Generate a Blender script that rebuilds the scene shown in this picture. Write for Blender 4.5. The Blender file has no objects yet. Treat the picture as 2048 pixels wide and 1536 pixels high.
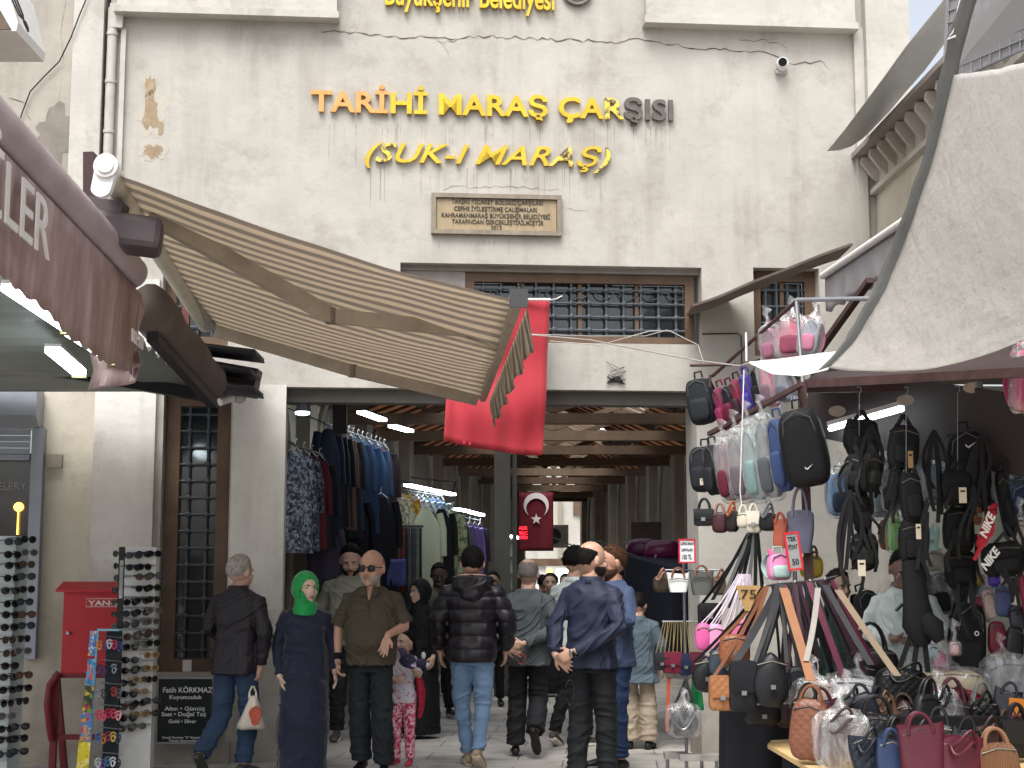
import bpy, bmesh, math, random
import numpy as np
from mathutils import Vector, Matrix, noise, Euler
random.seed(7)
S = bpy.context.scene
C = S.collection
R = math.radians
# ---------------------------------------------------------------- camera
FPX, CX, CY, HOR, EYE = 3000.0, 1024.0, 768.0, 1160.0, 1.55      # focal length and horizon in pixels of the 2048 px photograph
PITCH = math.atan((HOR - CY) / FPX)
cd = bpy.data.cameras.new('camera'); cam = bpy.data.objects.new('camera', cd); C.objects.link(cam)
cd.sensor_width = 36; cd.lens = FPX / 2048 * 36; cd.clip_start = 0.1; cd.clip_end = 1500
cam.location = (0, 0, EYE); cam.rotation_euler = (math.pi / 2 + PITCH, 0, 0)
S.camera = cam
# ---------------------------------------------------------------- sky and sun (overcast daylight)
w = bpy.data.worlds.new('World'); S.world = w; w.use_nodes = True
nt = w.node_tree; bg = nt.nodes['Background']
sky = nt.nodes.new('ShaderNodeTexSky'); sky.sky_type = 'NISHITA'; sky.sun_disc = False
SUN_EL, SUN_AZ = 60, 195
sky.sun_elevation = R(SUN_EL); sky.sun_rotation = R(SUN_AZ); sky.dust_density = 6; sky.air_density = 1.0; sky.ozone_density = 1.0
hsv = nt.nodes.new('ShaderNodeHueSaturation'); hsv.inputs['Saturation'].default_value = 0.38   # cloud cover takes the blue out of the sky
nt.links.new(sky.outputs[0], hsv.inputs['Color']); nt.links.new(hsv.outputs[0], bg.inputs[0]); bg.inputs[1].default_value = 0.15
sl = bpy.data.lights.new('sun', 'SUN'); sl.energy = 0.9; sl.angle = R(30); sl.color = (1, .985, .96)
so = bpy.data.objects.new('sun', sl); C.objects.link(so)
a = R(SUN_AZ); sv = Vector((math.sin(a) * math.cos(R(SUN_EL)), math.cos(a) * math.cos(R(SUN_EL)), math.sin(R(SUN_EL))))
so.rotation_euler = sv.to_track_quat('Z', 'Y').to_euler(); so.location = (0, -5, 20)
S.view_settings.view_transform = 'Standard'; S.view_settings.look = 'None'; S.view_settings.gamma = 1
S.view_settings.exposure = 1.03
# ---------------------------------------------------------------- pixel -> place helpers
def ray(px, py):
    a_ = (px - CX) / FPX; b_ = (CY - py) / FPX; cp, sp = math.cos(PITCH), math.sin(PITCH)
    return Vector((a_, cp - b_ * sp, sp + b_ * cp))
def at(px, py, Y):
    r = ray(px, py); return Vector((r.x / r.y * Y, Y, EYE + r.z / r.y * Y))
def pj(p):
    v = Vector(p) - Vector((0, 0, EYE)); cp, sp = math.cos(PITCH), math.sin(PITCH)
    d = v.y * cp + v.z * sp; u = -v.y * sp + v.z * cp
    return CX + FPX * v.x / d, CY - FPX * u / d
def gy(py):                                                       # distance at which the ground shows at picture row py
    r = ray(CX, py); return -EYE / r.z * r.y
YAW = R(4.8)
UX = Vector((math.cos(YAW), math.sin(YAW), 0)); NX = Vector((-math.sin(YAW), math.cos(YAW), 0))
P0 = Vector((0, 13.35, 0))
FAC = Matrix(((UX.x, NX.x, 0, P0.x), (UX.y, NX.y, 0, P0.y), (0, 0, 1, 0), (0, 0, 0, 1)))   # facade frame: x along, y into the wall, z up
def fac(px, py, off=0.0):
    o = P0 + NX * off; r = ray(px, py); c0 = Vector((0, 0, EYE))
    t = (o - c0).dot(NX) / r.dot(NX); p = c0 + r * t - P0
    return p.dot(UX), p.z
# ---------------------------------------------------------------- materials
MC = {}
def hexc(h):
    h = h.lstrip('#'); v = [int(h[i:i + 2], 16) / 255 for i in (0, 2, 4)]
    return tuple(x / 12.92 if x <= .04045 else ((x + .055) / 1.055) ** 2.4 for x in v)
def newmat(name):
    m = bpy.data.materials.new(name); m.use_nodes = True
    return m, m.node_tree, m.node_tree.nodes['Principled BSDF']
def nodes_noise(t, scale, detail=4, rough=.6, vec=None, sc=None):
    n = t.nodes.new('ShaderNodeTexNoise'); n.inputs['Scale'].default_value = scale; n.inputs['Detail'].default_value = detail; n.inputs['Roughness'].default_value = rough
    tc = t.nodes.new('ShaderNodeTexCoord'); src = tc.outputs['Object']
    if sc:
        mp = t.nodes.new('ShaderNodeMapping'); mp.inputs['Scale'].default_value = sc; t.links.new(src, mp.inputs[0]); src = mp.outputs[0]
    t.links.new(src, n.inputs['Vector']); return n
def ramp(t, src, stops):
    r = t.nodes.new('ShaderNodeValToRGB'); el = r.color_ramp.elements
    while len(el) < len(stops): el.new(.5)
    for e, (p, c) in zip(el, stops): e.position = p; e.color = (*c, 1) if len(c) == 3 else c
    t.links.new(src, r.inputs[0]); return r
def mixc(t, fac_, a_, b_, mode='MIX'):
    m = t.nodes.new('ShaderNodeMix'); m.data_type = 'RGBA'; m.blend_type = mode
    for i, v in ((0, fac_), (6, a_), (7, b_)):
        if hasattr(v, 'links'): t.links.new(v, m.inputs[i])
        else: m.inputs[i].default_value = v if i == 0 else (*v, 1)
    return m.outputs[2]
def bump(t, bs, src, strength=.3, dist=.01, prev=None):
    b = t.nodes.new('ShaderNodeBump'); b.inputs['Strength'].default_value = strength; b.inputs['Distance'].default_value = dist
    t.links.new(src, b.inputs['Height'])
    if prev: t.links.new(prev, b.inputs['Normal'])
    t.links.new(b.outputs[0], bs.inputs['Normal']); return b.outputs[0]
def M(name, col, rough=.6, var=.12, sc=6, bs=.25, bsc=60, metal=0, kind='', spec=.35, bd=.004, sheen=0):
    """plain procedural material: base colour with mottled variation and a fine bump"""
    key = (name, col, rough, kind, var, sc, bs, bsc)
    if key in MC: return MC[key]
    m, t, b = newmat(name); c = hexc(col) if isinstance(col, str) else col
    if max(c) < .035: c = tuple(x * .6 for x in c)
    n = nodes_noise(t, sc, 5)
    r = ramp(t, n.outputs[0], [(.3, tuple(x * (1 - var) for x in c)), (.7, tuple(min(1, x * (1 + var)) for x in c))])
    t.links.new(r.outputs[0], b.inputs['Base Color'])
    b.inputs['Roughness'].default_value = rough; b.inputs['Metallic'].default_value = metal; b.inputs['Specular IOR Level'].default_value = spec
    if sheen: b.inputs['Sheen Weight'].default_value = sheen
    if kind == 'quilt':
        tc = t.nodes.new('ShaderNodeTexCoord'); outs = []
        for sg in (1, -1):
            wv = t.nodes.new('ShaderNodeTexWave'); mp = t.nodes.new('ShaderNodeMapping'); mp.inputs['Rotation'].default_value = (0, R(45 * sg), 0)
            wv.inputs['Scale'].default_value = bsc / 10; t.links.new(tc.outputs['Object'], mp.inputs[0]); t.links.new(mp.outputs[0], wv.inputs[0]); outs.append(wv)
        mn = t.nodes.new('ShaderNodeMath'); mn.operation = 'MULTIPLY'; t.links.new(outs[0].outputs['Fac'], mn.inputs[0]); t.links.new(outs[1].outputs['Fac'], mn.inputs[1])
        pw = t.nodes.new('ShaderNodeMath'); pw.operation = 'POWER'; pw.inputs[1].default_value = .5; t.links.new(mn.outputs[0], pw.inputs[0])
        bump(t, b, pw.outputs[0], .35, .006)
    elif kind == 'rib':
        tc = t.nodes.new('ShaderNodeTexCoord'); wv = t.nodes.new('ShaderNodeTexWave'); wv.inputs['Scale'].default_value = bsc / 10
        t.links.new(tc.outputs['Object'], wv.inputs[0]); bump(t, b, wv.outputs['Fac'], .8, .008)
    elif bs:
        n2 = nodes_noise(t, bsc, 4); bump(t, b, n2.outputs[0], bs, bd)
    MC[key] = m; return m
def lucent(m, mix, col=(.9, .9, .88)):
    """cloth or plastic sheet that lets some daylight through"""
    t = m.node_tree; b = t.nodes['Principled BSDF']; tl = t.nodes.new('ShaderNodeBsdfTranslucent'); tl.inputs[0].default_value = (*col, 1)
    ms = t.nodes.new('ShaderNodeMixShader'); ms.inputs[0].default_value = mix; t.links.new(b.outputs[0], ms.inputs[1]); t.links.new(tl.outputs[0], ms.inputs[2]); t.links.new(ms.outputs[0], t.nodes['Material Output'].inputs[0]); return m
def E(name, col, strength):
    key = (name, col, strength)
    if key in MC: return MC[key]
    m, t, b = newmat(name); c = hexc(col)
    b.inputs['Base Color'].default_value = (*c, 1); b.inputs['Emission Color'].default_value = (*c, 1); b.inputs['Emission Strength'].default_value = strength
    MC[key] = m; return m
def plaster(name, c1, c2, streak, dirt_z=None, bscale=14):
    m, t, b = newmat(name)
    n = nodes_noise(t, 1.4, 8, .65); base = ramp(t, n.outputs[0], [(.34, hexc(c1)), (.66, hexc(c2))]).outputs[0]
    st = nodes_noise(t, 1.0, 6, .62, sc=(5, 5, .5)); sr = ramp(t, st.outputs[0], [(.48, (0, 0, 0)), (.85, (.75, .75, .75))])
    big = nodes_noise(t, .55, 3); br = ramp(t, big.outputs[0], [(.4, (0, 0, 0)), (.65, (1, 1, 1))])
    mm = t.nodes.new('ShaderNodeMath'); mm.operation = 'MULTIPLY'; t.links.new(sr.outputs[0], mm.inputs[0]); t.links.new(br.outputs[0], mm.inputs[1])
    col = mixc(t, mm.outputs[0], base, hexc(streak))
    bl = nodes_noise(t, 2.3, 8, .72); blr = ramp(t, bl.outputs[0], [(.52, (0, 0, 0)), (.66, (.32, .32, .32))]); col = mixc(t, blr.outputs[0], col, hexc(streak))
    gr = nodes_noise(t, 30, 5, .7); rr = ramp(t, gr.outputs[0], [(.62, (0, 0, 0)), (.74, (1, 1, 1))])
    m3 = t.nodes.new('ShaderNodeMath'); m3.operation = 'MULTIPLY'; m3.inputs[1].default_value = .35; t.links.new(rr.outputs[0], m3.inputs[0])
    col = mixc(t, m3.outputs[0], col, hexc(streak))
    if dirt_z:                                                       # splash dirt near the ground
        tc = t.nodes.new('ShaderNodeTexCoord'); sp = t.nodes.new('ShaderNodeSeparateXYZ'); t.links.new(tc.outputs['Object'], sp.inputs[0])
        mr = t.nodes.new('ShaderNodeMapRange'); mr.inputs[1].default_value = dirt_z; mr.inputs[2].default_value = 0; t.links.new(sp.outputs[2], mr.inputs[0])
        dn = nodes_noise(t, 4, 5); ml = t.nodes.new('ShaderNodeMath'); ml.operation = 'MULTIPLY'; t.links.new(mr.outputs[0], ml.inputs[0]); t.links.new(dn.outputs[0], ml.inputs[1])
        m4 = t.nodes.new('ShaderNodeMath'); m4.operation = 'MULTIPLY'; m4.use_clamp = True; m4.inputs[1].default_value = 1.3; t.links.new(ml.outputs[0], m4.inputs[0])
        col = mixc(t, m4.outputs[0], col, hexc('#7d7366'))
    t.links.new(col, b.inputs['Base Color']); b.inputs['Roughness'].default_value = .9; b.inputs['Specular IOR Level'].default_value = .2
    n1 = nodes_noise(t, bscale, 6, .65); p = bump(t, b, n1.outputs[0], .28, .012)
    n2 = nodes_noise(t, 1.6, 4); bump(t, b, n2.outputs[0], .35, .06, p)
    return m
def plastic_mat():
    if 'plastic' in MC: return MC['plastic']
    m, t, b = newmat('clear_plastic'); out = t.nodes['Material Output']
    tr = t.nodes.new('ShaderNodeBsdfTransparent'); gl = t.nodes.new('ShaderNodeBsdfGlossy'); gl.inputs['Roughness'].default_value = .18
    df = t.nodes.new('ShaderNodeBsdfDiffuse'); df.inputs[0].default_value = (.8, .82, .84, 1)
    n = nodes_noise(t, 7, 5, .6, sc=(1, 1, .4)); n.inputs['Distortion'].default_value = 1.2
    rp = ramp(t, n.outputs[0], [(.44, (.12,) * 3), (.53, (.34,) * 3), (.62, (.14,) * 3)])
    bm = t.nodes.new('ShaderNodeBump'); bm.inputs['Strength'].default_value = 1; bm.inputs['Distance'].default_value = .03; t.links.new(n.outputs[0], bm.inputs['Height']); t.links.new(bm.outputs[0], gl.inputs['Normal'])
    m1 = t.nodes.new('ShaderNodeMixShader'); m1.inputs[0].default_value = .45; t.links.new(df.outputs[0], m1.inputs[1]); t.links.new(gl.outputs[0], m1.inputs[2])
    m2 = t.nodes.new('ShaderNodeMixShader'); t.links.new(rp.outputs[0], m2.inputs[0]); t.links.new(tr.outputs[0], m2.inputs[1]); t.links.new(m1.outputs[0], m2.inputs[2])
    t.links.new(m2.outputs[0], out.inputs[0]); MC['plastic'] = m; return m
def glass_mat():
    if 'glass' in MC: return MC['glass']
    m, t, b = newmat('window_glass'); b.inputs['Base Color'].default_value = (.02, .025, .03, 1); b.inputs['Roughness'].default_value = .07
    b.inputs['Specular IOR Level'].default_value = .8; n = nodes_noise(t, 3, 2); bump(t, b, n.outputs[0], .06, .02); MC['glass'] = m; return m
def spots(name, base, cols, scale, thr=.5, rough=.8):
    """patterned cloth: blotches of several colours over a base"""
    if name in MC: return MC[name]
    m, t, b = newmat(name); v = t.nodes.new('ShaderNodeTexVoronoi'); v.inputs['Scale'].default_value = scale
    tc = t.nodes.new('ShaderNodeTexCoord'); t.links.new(tc.outputs['Object'], v.inputs[0])
    sp = t.nodes.new('ShaderNodeSeparateColor'); t.links.new(v.outputs['Color'], sp.inputs[0])
    k = len(cols); rp = ramp(t, sp.outputs[0], [(i / k, hexc(c)) for i, c in enumerate(cols)]); rp.color_ramp.interpolation = 'CONSTANT'
    n = nodes_noise(t, scale * 1.2, 3); r2 = ramp(t, n.outputs[0], [(thr - .02, (0, 0, 0)), (thr + .02, (1, 1, 1))])
    t.links.new(mixc(t, r2.outputs[0], hexc(base), rp.outputs[0]), b.inputs['Base Color']); b.inputs['Roughness'].default_value = rough; MC[name] = m; return m
# ---------------------------------------------------------------- mesh builder
class MB:
    def __init__(s, m=None): s.v = []; s.f = []; s.uv = {}; s.m = m
    def add(s, vs, fs, uvs=None):
        b = len(s.v)
        for p in vs: s.v.append(s.m @ Vector(p) if s.m else Vector(p))
        for i, f in enumerate(fs):
            if uvs: s.uv[len(s.f)] = [uvs[k] for k in f]
            s.f.append([b + k for k in f])
        return s
    def box(s, x0, x1, y0, y1, z0, z1):
        x0, x1 = min(x0, x1), max(x0, x1); y0, y1 = min(y0, y1), max(y0, y1); z0, z1 = min(z0, z1), max(z0, z1)
        v = [(x, y, z) for z in (z0, z1) for y in (y0, y1) for x in (x0, x1)]
        return s.add(v, [(0, 2, 3, 1), (4, 5, 7, 6), (0, 1, 5, 4), (2, 6, 7, 3), (0, 4, 6, 2), (1, 3, 7, 5)])
    def beam(s, a_, b_, w_, h_, up=(0, 0, 1)):
        """square bar from a to b"""
        a_, b_ = Vector(a_), Vector(b_); d = (b_ - a_).normalized(); x = d.cross(Vector(up))
        if x.length < 1e-4: x = d.cross(Vector((1, 0, 0)))
        x.normalize(); z = x.cross(d)
        v = [p + x * sx * w_ / 2 + z * sz * h_ / 2 for p in (a_, b_) for sx, sz in ((-1, -1), (1, -1), (1, 1), (-1, 1))]
        return s.add(v, [(3, 2, 1, 0), (4, 5, 6, 7), (0, 1, 5, 4), (1, 2, 6, 5), (2, 3, 7, 6), (3, 0, 4, 7)])
    def tube(s, pts, rad, n=8, flat=1.0, up=None, cap=True):
        pts = [Vector(p) for p in pts]; k = len(pts); rad = rad if isinstance(rad, (list, tuple)) else [rad] * k
        u = None; vs = []
        for i, p in enumerate(pts):
            d = (pts[min(i + 1, k - 1)] - pts[max(i - 1, 0)])
            d = d.normalized() if d.length > 1e-9 else Vector((0, 0, 1))
            if u is None:
                u = Vector(up) if up else (Vector((0, 0, 1)) if abs(d.z) < .9 else Vector((1, 0, 0)))
            u = (u - d * u.dot(d)); u = u.normalized() if u.length > 1e-6 else d.orthogonal().normalized(); x = d.cross(u)
            for j in range(n):
                a_ = 2 * math.pi * j / n; vs.append(p + (x * math.cos(a_) + u * math.sin(a_) * flat) * rad[i])
        fs = [(i * n + j, i * n + (j + 1) % n, (i + 1) * n + (j + 1) % n, (i + 1) * n + j) for i in range(k - 1) for j in range(n)]
        if cap: fs += [tuple(range(n - 1, -1, -1)), tuple((k - 1) * n + j for j in range(n))]
        return s.add(vs, fs)
    def ell(s, c, r, rot=None, nu=14, nv=9, fn=None, p=1.0):
        c = Vector(c); r = (r, r, r) if isinstance(r, (int, float)) else r; vs = []
        def sg(x): return math.copysign(abs(x) ** p, x)
        for i in range(nv + 1):
            th = math.pi * i / nv
            for j in range(nu):
                ph = 2 * math.pi * j / nu
                d = Vector((sg(math.sin(th)) * sg(math.cos(ph)), sg(math.sin(th)) * sg(math.sin(ph)), sg(math.cos(th))))
                k = fn(d) if fn else 1
                q = Vector((d.x * r[0], d.y * r[1], d.z * r[2])) * k
                vs.append(c + (rot @ q if rot else q))
        fs = [(i * nu + j, (i + 1) * nu + j, (i + 1) * nu + (j + 1) % nu, i * nu + (j + 1) % nu) for i in range(nv) for j in range(nu)]
        return s.add(vs, fs)
    def loft(s, rings, close=True, cap=True):
        n = len(rings[0]); vs = [p for r in rings for p in r]
        fs = [(i * n + j, i * n + (j + 1) % n, (i + 1) * n + (j + 1) % n, (i + 1) * n + j) for i in range(len(rings) - 1) for j in range(n if close else n - 1)]
        if cap: fs += [tuple(range(n - 1, -1, -1)), tuple((len(rings) - 1) * n + j for j in range(n))]
        return s.add(vs, fs)
    def sheet(s, grid, th=.004, nrm=None):
        """a cloth or plate from rows of points, given a thickness"""
        rows, cols = len(grid), len(grid[0]); g = [[Vector(p) for p in r] for r in grid]
        def N(i, j):
            a_ = g[min(i + 1, rows - 1)][j] - g[max(i - 1, 0)][j]; b_ = g[i][min(j + 1, cols - 1)] - g[i][max(j - 1, 0)]
            n = a_.cross(b_); return n.normalized() if n.length > 1e-12 else Vector((0, 1, 0))
        top = [g[i][j] + N(i, j) * th / 2 for i in range(rows) for j in range(cols)]
        bot = [g[i][j] - N(i, j) * th / 2 for i in range(rows) for j in range(cols)]
        uv = [(j / (cols - 1), i / (rows - 1)) for i in range(rows) for j in range(cols)]
        q = rows * cols; fs = []
        for i in range(rows - 1):
            for j in range(cols - 1):
                a_, b_, c_, d_ = i * cols + j, i * cols + j + 1, (i + 1) * cols + j + 1, (i + 1) * cols + j
                fs.append((a_, b_, c_, d_)); fs.append((q + d_, q + c_, q + b_, q + a_))
        bd = [j for j in range(cols)] + [i * cols + cols - 1 for i in range(1, rows)] + [(rows - 1) * cols + j for j in range(cols - 2, -1, -1)] + [i * cols for i in range(rows - 2, 0, -1)]
        for k in range(len(bd)):
            a_, b_ = bd[k], bd[(k + 1) % len(bd)]; fs.append((b_, a_, q + a_, q + b_))
        return s.add(top + bot, fs, uv + uv)
    def prism(s, poly, vec):
        """flat outline swept along vec"""
        n = len(poly); v = [Vector(p) for p in poly]; vec = Vector(vec)
        return s.add(v + [p + vec for p in v], [tuple(range(n - 1, -1, -1)), tuple(range(n, 2 * n))] + [(i, (i + 1) % n, n + (i + 1) % n, n + i) for i in range(n)])
    def mesh(s, name, org, smooth):
        me = bpy.data.meshes.new(name); me.from_pydata([p - org for p in s.v], [], s.f)
        if s.uv:
            ul = me.uv_layers.new(name='UVMap')
            for p in me.polygons:
                if p.index in s.uv:
                    for k, li in enumerate(p.loop_indices): ul.data[li].uv = s.uv[p.index][k]
        bm = bmesh.new(); bm.from_mesh(me); bmesh.ops.recalc_face_normals(bm, faces=bm.faces); bm.to_mesh(me); bm.free()
        if smooth:
            me.polygons.foreach_set('use_smooth', [True] * len(me.polygons))
            if smooth != 2: me.set_sharp_from_angle(angle=R(38))
        return me
    def build(s, name, mat, parent=None, smooth=True, label=None, stuff=False):
        org = Vector((0, 0, 0)); pr = parent
        if parent is not None:
            while pr is not None: org = org + pr.location; pr = pr.parent
        elif s.v:
            xs = [p.x for p in s.v]; ys = [p.y for p in s.v]; zs = [p.z for p in s.v]
            org = Vector(((min(xs) + max(xs)) / 2, (min(ys) + max(ys)) / 2, min(zs)))
        me = s.mesh(name, org, smooth); me.materials.append(mat)
        o = bpy.data.objects.new(name, me); C.objects.link(o)
        if parent is not None: o.parent = parent
        else: o.location = org
        if label: o['label'] = label
        if stuff: o['kind'] = 'stuff'
        return o
def tag(o, label, cat, group=None, kind=None):
    o['label'] = label; o['category'] = cat
    if group: o['group'] = group
    if kind: o['kind'] = kind
    return o
def thing(name, label, cat, loc, group=None):
    o = bpy.data.objects.new(name, None); o.location = Vector(loc); o.empty_display_size = .1; C.objects.link(o)
    return tag(o, label, cat, group)
def struct(o): o['kind'] = 'structure'; return o
def copy_thing(root, delta, rotz=0, label=None):
    r = root.copy(); C.objects.link(r); r.location = Vector(delta); r.rotation_euler.z = rotz
    if label: r['label'] = label
    for ch in list(root.children):
        c = ch.copy(); C.objects.link(c); c.parent = r
        for g in ch.children:
            d = g.copy(); C.objects.link(d); d.parent = c
    return r
# ---------------------------------------------------------------- writing
def text_mesh(body, size=1, extrude=.0, bold=0.0, shear=0.0, spacing=1.0, align='LEFT'):
    c = bpy.data.curves.new('writing', 'FONT'); c.body = body; c.size = size; c.extrude = extrude; c.offset = bold; c.shear = shear; c.space_character = spacing; c.align_x = align; c.resolution_u = 3
    o = bpy.data.objects.new('writing', c); C.objects.link(o)
    me = bpy.data.meshes.new_from_object(o.evaluated_get(bpy.context.evaluated_depsgraph_get()))
    vs = [v.co.copy() for v in me.vertices]; fs = [tuple(p.vertices) for p in me.polygons]
    bpy.data.objects.remove(o); bpy.data.curves.remove(c); bpy.data.meshes.remove(me); return vs, fs
def put_text(mb, body, p_left, xdir, zdir, width=None, height=None, extrude=.003, bold=0, shear=0, spacing=1, fix_h=None):
    """text laid along xdir from p_left (baseline), scaled to a given width; returns nothing"""
    vs, fs = text_mesh(body, 1, 0.5, bold, shear, spacing)
    if not vs: return
    x0, x1 = min(v.x for v in vs), max(v.x for v in vs); cap = .73
    sx = width / (x1 - x0) if width else height / cap; sz = height / cap if height else sx
    xd, zd = Vector(xdir).normalized(), Vector(zdir).normalized(); n = xd.cross(zd)
    mb.add([Vector(p_left) + xd * (v.x - x0) * sx + zd * v.y * sz + n * v.z * 2 * extrude for v in vs], fs)
# ---------------------------------------------------------------- vector noise for numpy arrays
def vnoise(p, seed=0):
    i = np.floor(p).astype(np.int64); f = p - i; f = f * f * (3 - 2 * f); out = np.zeros(len(p))
    def h(a_, b_, c_):
        n = (a_ * 374761393 + b_ * 668265263 + c_ * 2147483647 + seed * 974711) & 0x7fffffff
        n = ((n ^ (n >> 13)) * 1274126177) & 0x7fffffff; return ((n ^ (n >> 16)) & 0xffff) / 65535.0
    for dx in (0, 1):
        for dy in (0, 1):
            for dz in (0, 1):
                wt = (f[:, 0] if dx else 1 - f[:, 0]) * (f[:, 1] if dy else 1 - f[:, 1]) * (f[:, 2] if dz else 1 - f[:, 2])
                out += wt * h(i[:, 0] + dx, i[:, 1] + dy, i[:, 2] + dz)
    return out * 2 - 1
def fuse(mb, voxel, smooth_it=2, disp=None):
    """join overlapping closed shapes into one continuous skin"""
    me = bpy.data.meshes.new('skin'); me.from_pydata(mb.v, [], mb.f)
    bm = bmesh.new(); bm.from_mesh(me); bmesh.ops.remove_doubles(bm, verts=bm.verts, dist=1e-5); bmesh.ops.recalc_face_normals(bm, faces=bm.faces); bm.to_mesh(me); bm.free()
    o = bpy.data.objects.new('skin', me); C.objects.link(o)
    md = o.modifiers.new('r', 'REMESH'); md.mode = 'VOXEL'; md.voxel_size = voxel; md.use_smooth_shade = True
    if smooth_it:
        m2 = o.modifiers.new('s', 'SMOOTH'); m2.iterations = smooth_it; m2.factor = .5
    r = bpy.data.meshes.new_from_object(o.evaluated_get(bpy.context.evaluated_depsgraph_get()))
    bpy.data.objects.remove(o); bpy.data.meshes.remove(me)
    if disp:
        n = len(r.vertices); co = np.empty(n * 3); r.vertices.foreach_get('co', co); co = co.reshape(-1, 3)
        nr = np.array([v.vector[:] for v in r.vertex_normals]); co = co + nr * disp(co, nr)[:, None]
        r.vertices.foreach_set('co', co.ravel()); r.update()
    return r
def link_mesh(name, me, mat, parent=None, label=None, world=False):
    if world and parent is not None:
        org = Vector((0, 0, 0)); pr = parent
        while pr is not None: org = org + pr.location; pr = pr.parent
        me.transform(Matrix.Translation(-org))
    me.materials.clear(); me.materials.append(mat); o = bpy.data.objects.new(name, me); C.objects.link(o)
    if parent is not None: o.parent = parent
    if label: o['label'] = label
    me.polygons.foreach_set('use_smooth', [True] * len(me.polygons))
    return o
# ================================================================ SETTING
m_pl = plaster('cream_plaster', '#a7a49d', '#b6b3ac', '#7f7970', 1.0)
m_pl2 = plaster('trim_plaster', '#b0ada6', '#bdbab3', '#7f7970', 1.0)
m_con = plaster('grey_concrete_render', '#97928a', '#aaa59b', '#6e6a63', None, 9)
m_cream = plaster('cream_wall_paint', '#b9b3a5', '#c6c0b2', '#8a8377', 1.6)
m_wood = M('brown_wood', '#5f4c3d', .6, .3, 3, .3, 40)
m_dark = M('dark_paint', '#1d1c20', .6, .2)
m_iron = M('grille_iron', '#4b5259', .55, .15, 10, .2, 60)
m_steel = M('stand_steel', '#8f9296', .35, .1, 20, .1, 60, metal=.7)
m_rust = M('rusty_steel', '#4a3533', .7, .3, 14, .4, 60)
m_glass = glass_mat(); m_white = M('white_paint', '#d9d9d6', .45, .06); m_tube = E('lit_tube', '#e6f6ff', 9)
# ground: one sheet of worn stone paving
m_gr, t, b = newmat('stone_paving')
tc = t.nodes.new('ShaderNodeTexCoord'); mp = t.nodes.new('ShaderNodeMapping'); mp.inputs['Rotation'].default_value = (0, 0, R(4)); t.links.new(tc.outputs['Object'], mp.inputs[0])
bk = t.nodes.new('ShaderNodeTexBrick'); bk.inputs['Scale'].default_value = 1; bk.inputs['Brick Width'].default_value = .8; bk.inputs['Row Height'].default_value = .5; bk.inputs['Mortar Size'].default_value = .006
bk.inputs['Color1'].default_value = (*hexc('#aba7a1'), 1); bk.inputs['Color2'].default_value = (*hexc('#b8b4ae'), 1); bk.inputs['Mortar'].default_value = (*hexc('#625e59'), 1)
t.links.new(mp.outputs[0], bk.inputs[0]); n = nodes_noise(t, 2.2, 6); rr = ramp(t, n.outputs[0], [(.32, (.48, .47, .46)), (.48, (.85, .85, .85)), (.7, (1, 1, 1))])
t.links.new(mixc(t, 1.0, bk.outputs[0], rr.outputs[0], 'MULTIPLY'), b.inputs['Base Color']); b.inputs['Roughness'].default_value = .7
n2 = nodes_noise(t, 35, 5); bump(t, b, n2.outputs[0], .3, .01)
g = MB(); g.add([(-120, -60, 0), (120, -60, 0), (120, 200, 0), (-120, 200, 0)], [(0, 1, 2, 3)]); struct(g.build('ground', m_gr, smooth=False))

# ---------------- market facade
fb = thing('market_building', 'cream plastered market entrance building with wide central passage and grilled windows', 'building', P0)
def U(px, py=700): return fac(px, py)[0]
def Z(py, px=1000): return fac(px, py)[1]
def holes_wall(mb, us, zs, holes, th, y0=0.0):
    """wall in the facade frame with rectangular holes"""
    X = sorted(set([us[0], us[1]] + [h[k] for h in holes for k in (0, 1)])); Zz = sorted(set([zs[0], zs[1]] + [h[k] for h in holes for k in (2, 3)]))
    # subdivide for bump stability
    def solid(i, j):
        if i < 0 or j < 0 or i >= len(X) - 1 or j >= len(Zz) - 1: return False
        cx, cz = (X[i] + X[i + 1]) / 2, (Zz[j] + Zz[j + 1]) / 2
        return not any(h[0] < cx < h[1] and h[2] < cz < h[3] for h in holes)
    for i in range(len(X) - 1):
        for j in range(len(Zz) - 1):
            if not solid(i, j): continue
            a_, b_, c_, d_ = X[i], X[i + 1], Zz[j], Zz[j + 1]
            mb.add([(a_, y0, c_), (b_, y0, c_), (b_, y0, d_), (a_, y0, d_)], [(0, 1, 2, 3)]); mb.add([(a_, y0 + th, c_), (b_, y0 + th, c_), (b_, y0 + th, d_), (a_, y0 + th, d_)], [(3, 2, 1, 0)])
            for (ii, jj, q) in ((i - 1, j, ((a_, c_), (a_, d_))), (i + 1, j, ((b_, d_), (b_, c_))), (i, j - 1, ((b_, c_), (a_, c_))), (i, j + 1, ((a_, d_), (b_, d_)))):
                if not solid(ii, jj):
                    (p, r_), (s_, v_) = q; mb.add([(p, y0, r_), (s_, y0, v_), (s_, y0 + th, v_), (p, y0 + th, r_)], [(0, 1, 2, 3)])
WT = 11.5                                                            # wall top
uL, uR = U(190, 900), U(1735, 300)
opn = (U(571), U(1391), -1, Z(778, 980)); wrc = (U(800, 600), U(1404, 600), Z(688, 1300), Z(530, 1100))
lw = (U(322, 1000), U(458, 1000), Z(1345, 400), Z(784, 400)); lw2 = (U(325, 600), U(458, 600), Z(690, 400), Z(524, 400)); rw = (U(1508, 620), U(1640, 620), Z(712, 1570), Z(536, 1570))
wl = MB(FAC); holes_wall(wl, (uL, U(1806, 300)), (-.1, WT), [opn, wrc, lw, lw2, rw], .5); wl.build('wall', m_pl, fb, smooth=False)
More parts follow.
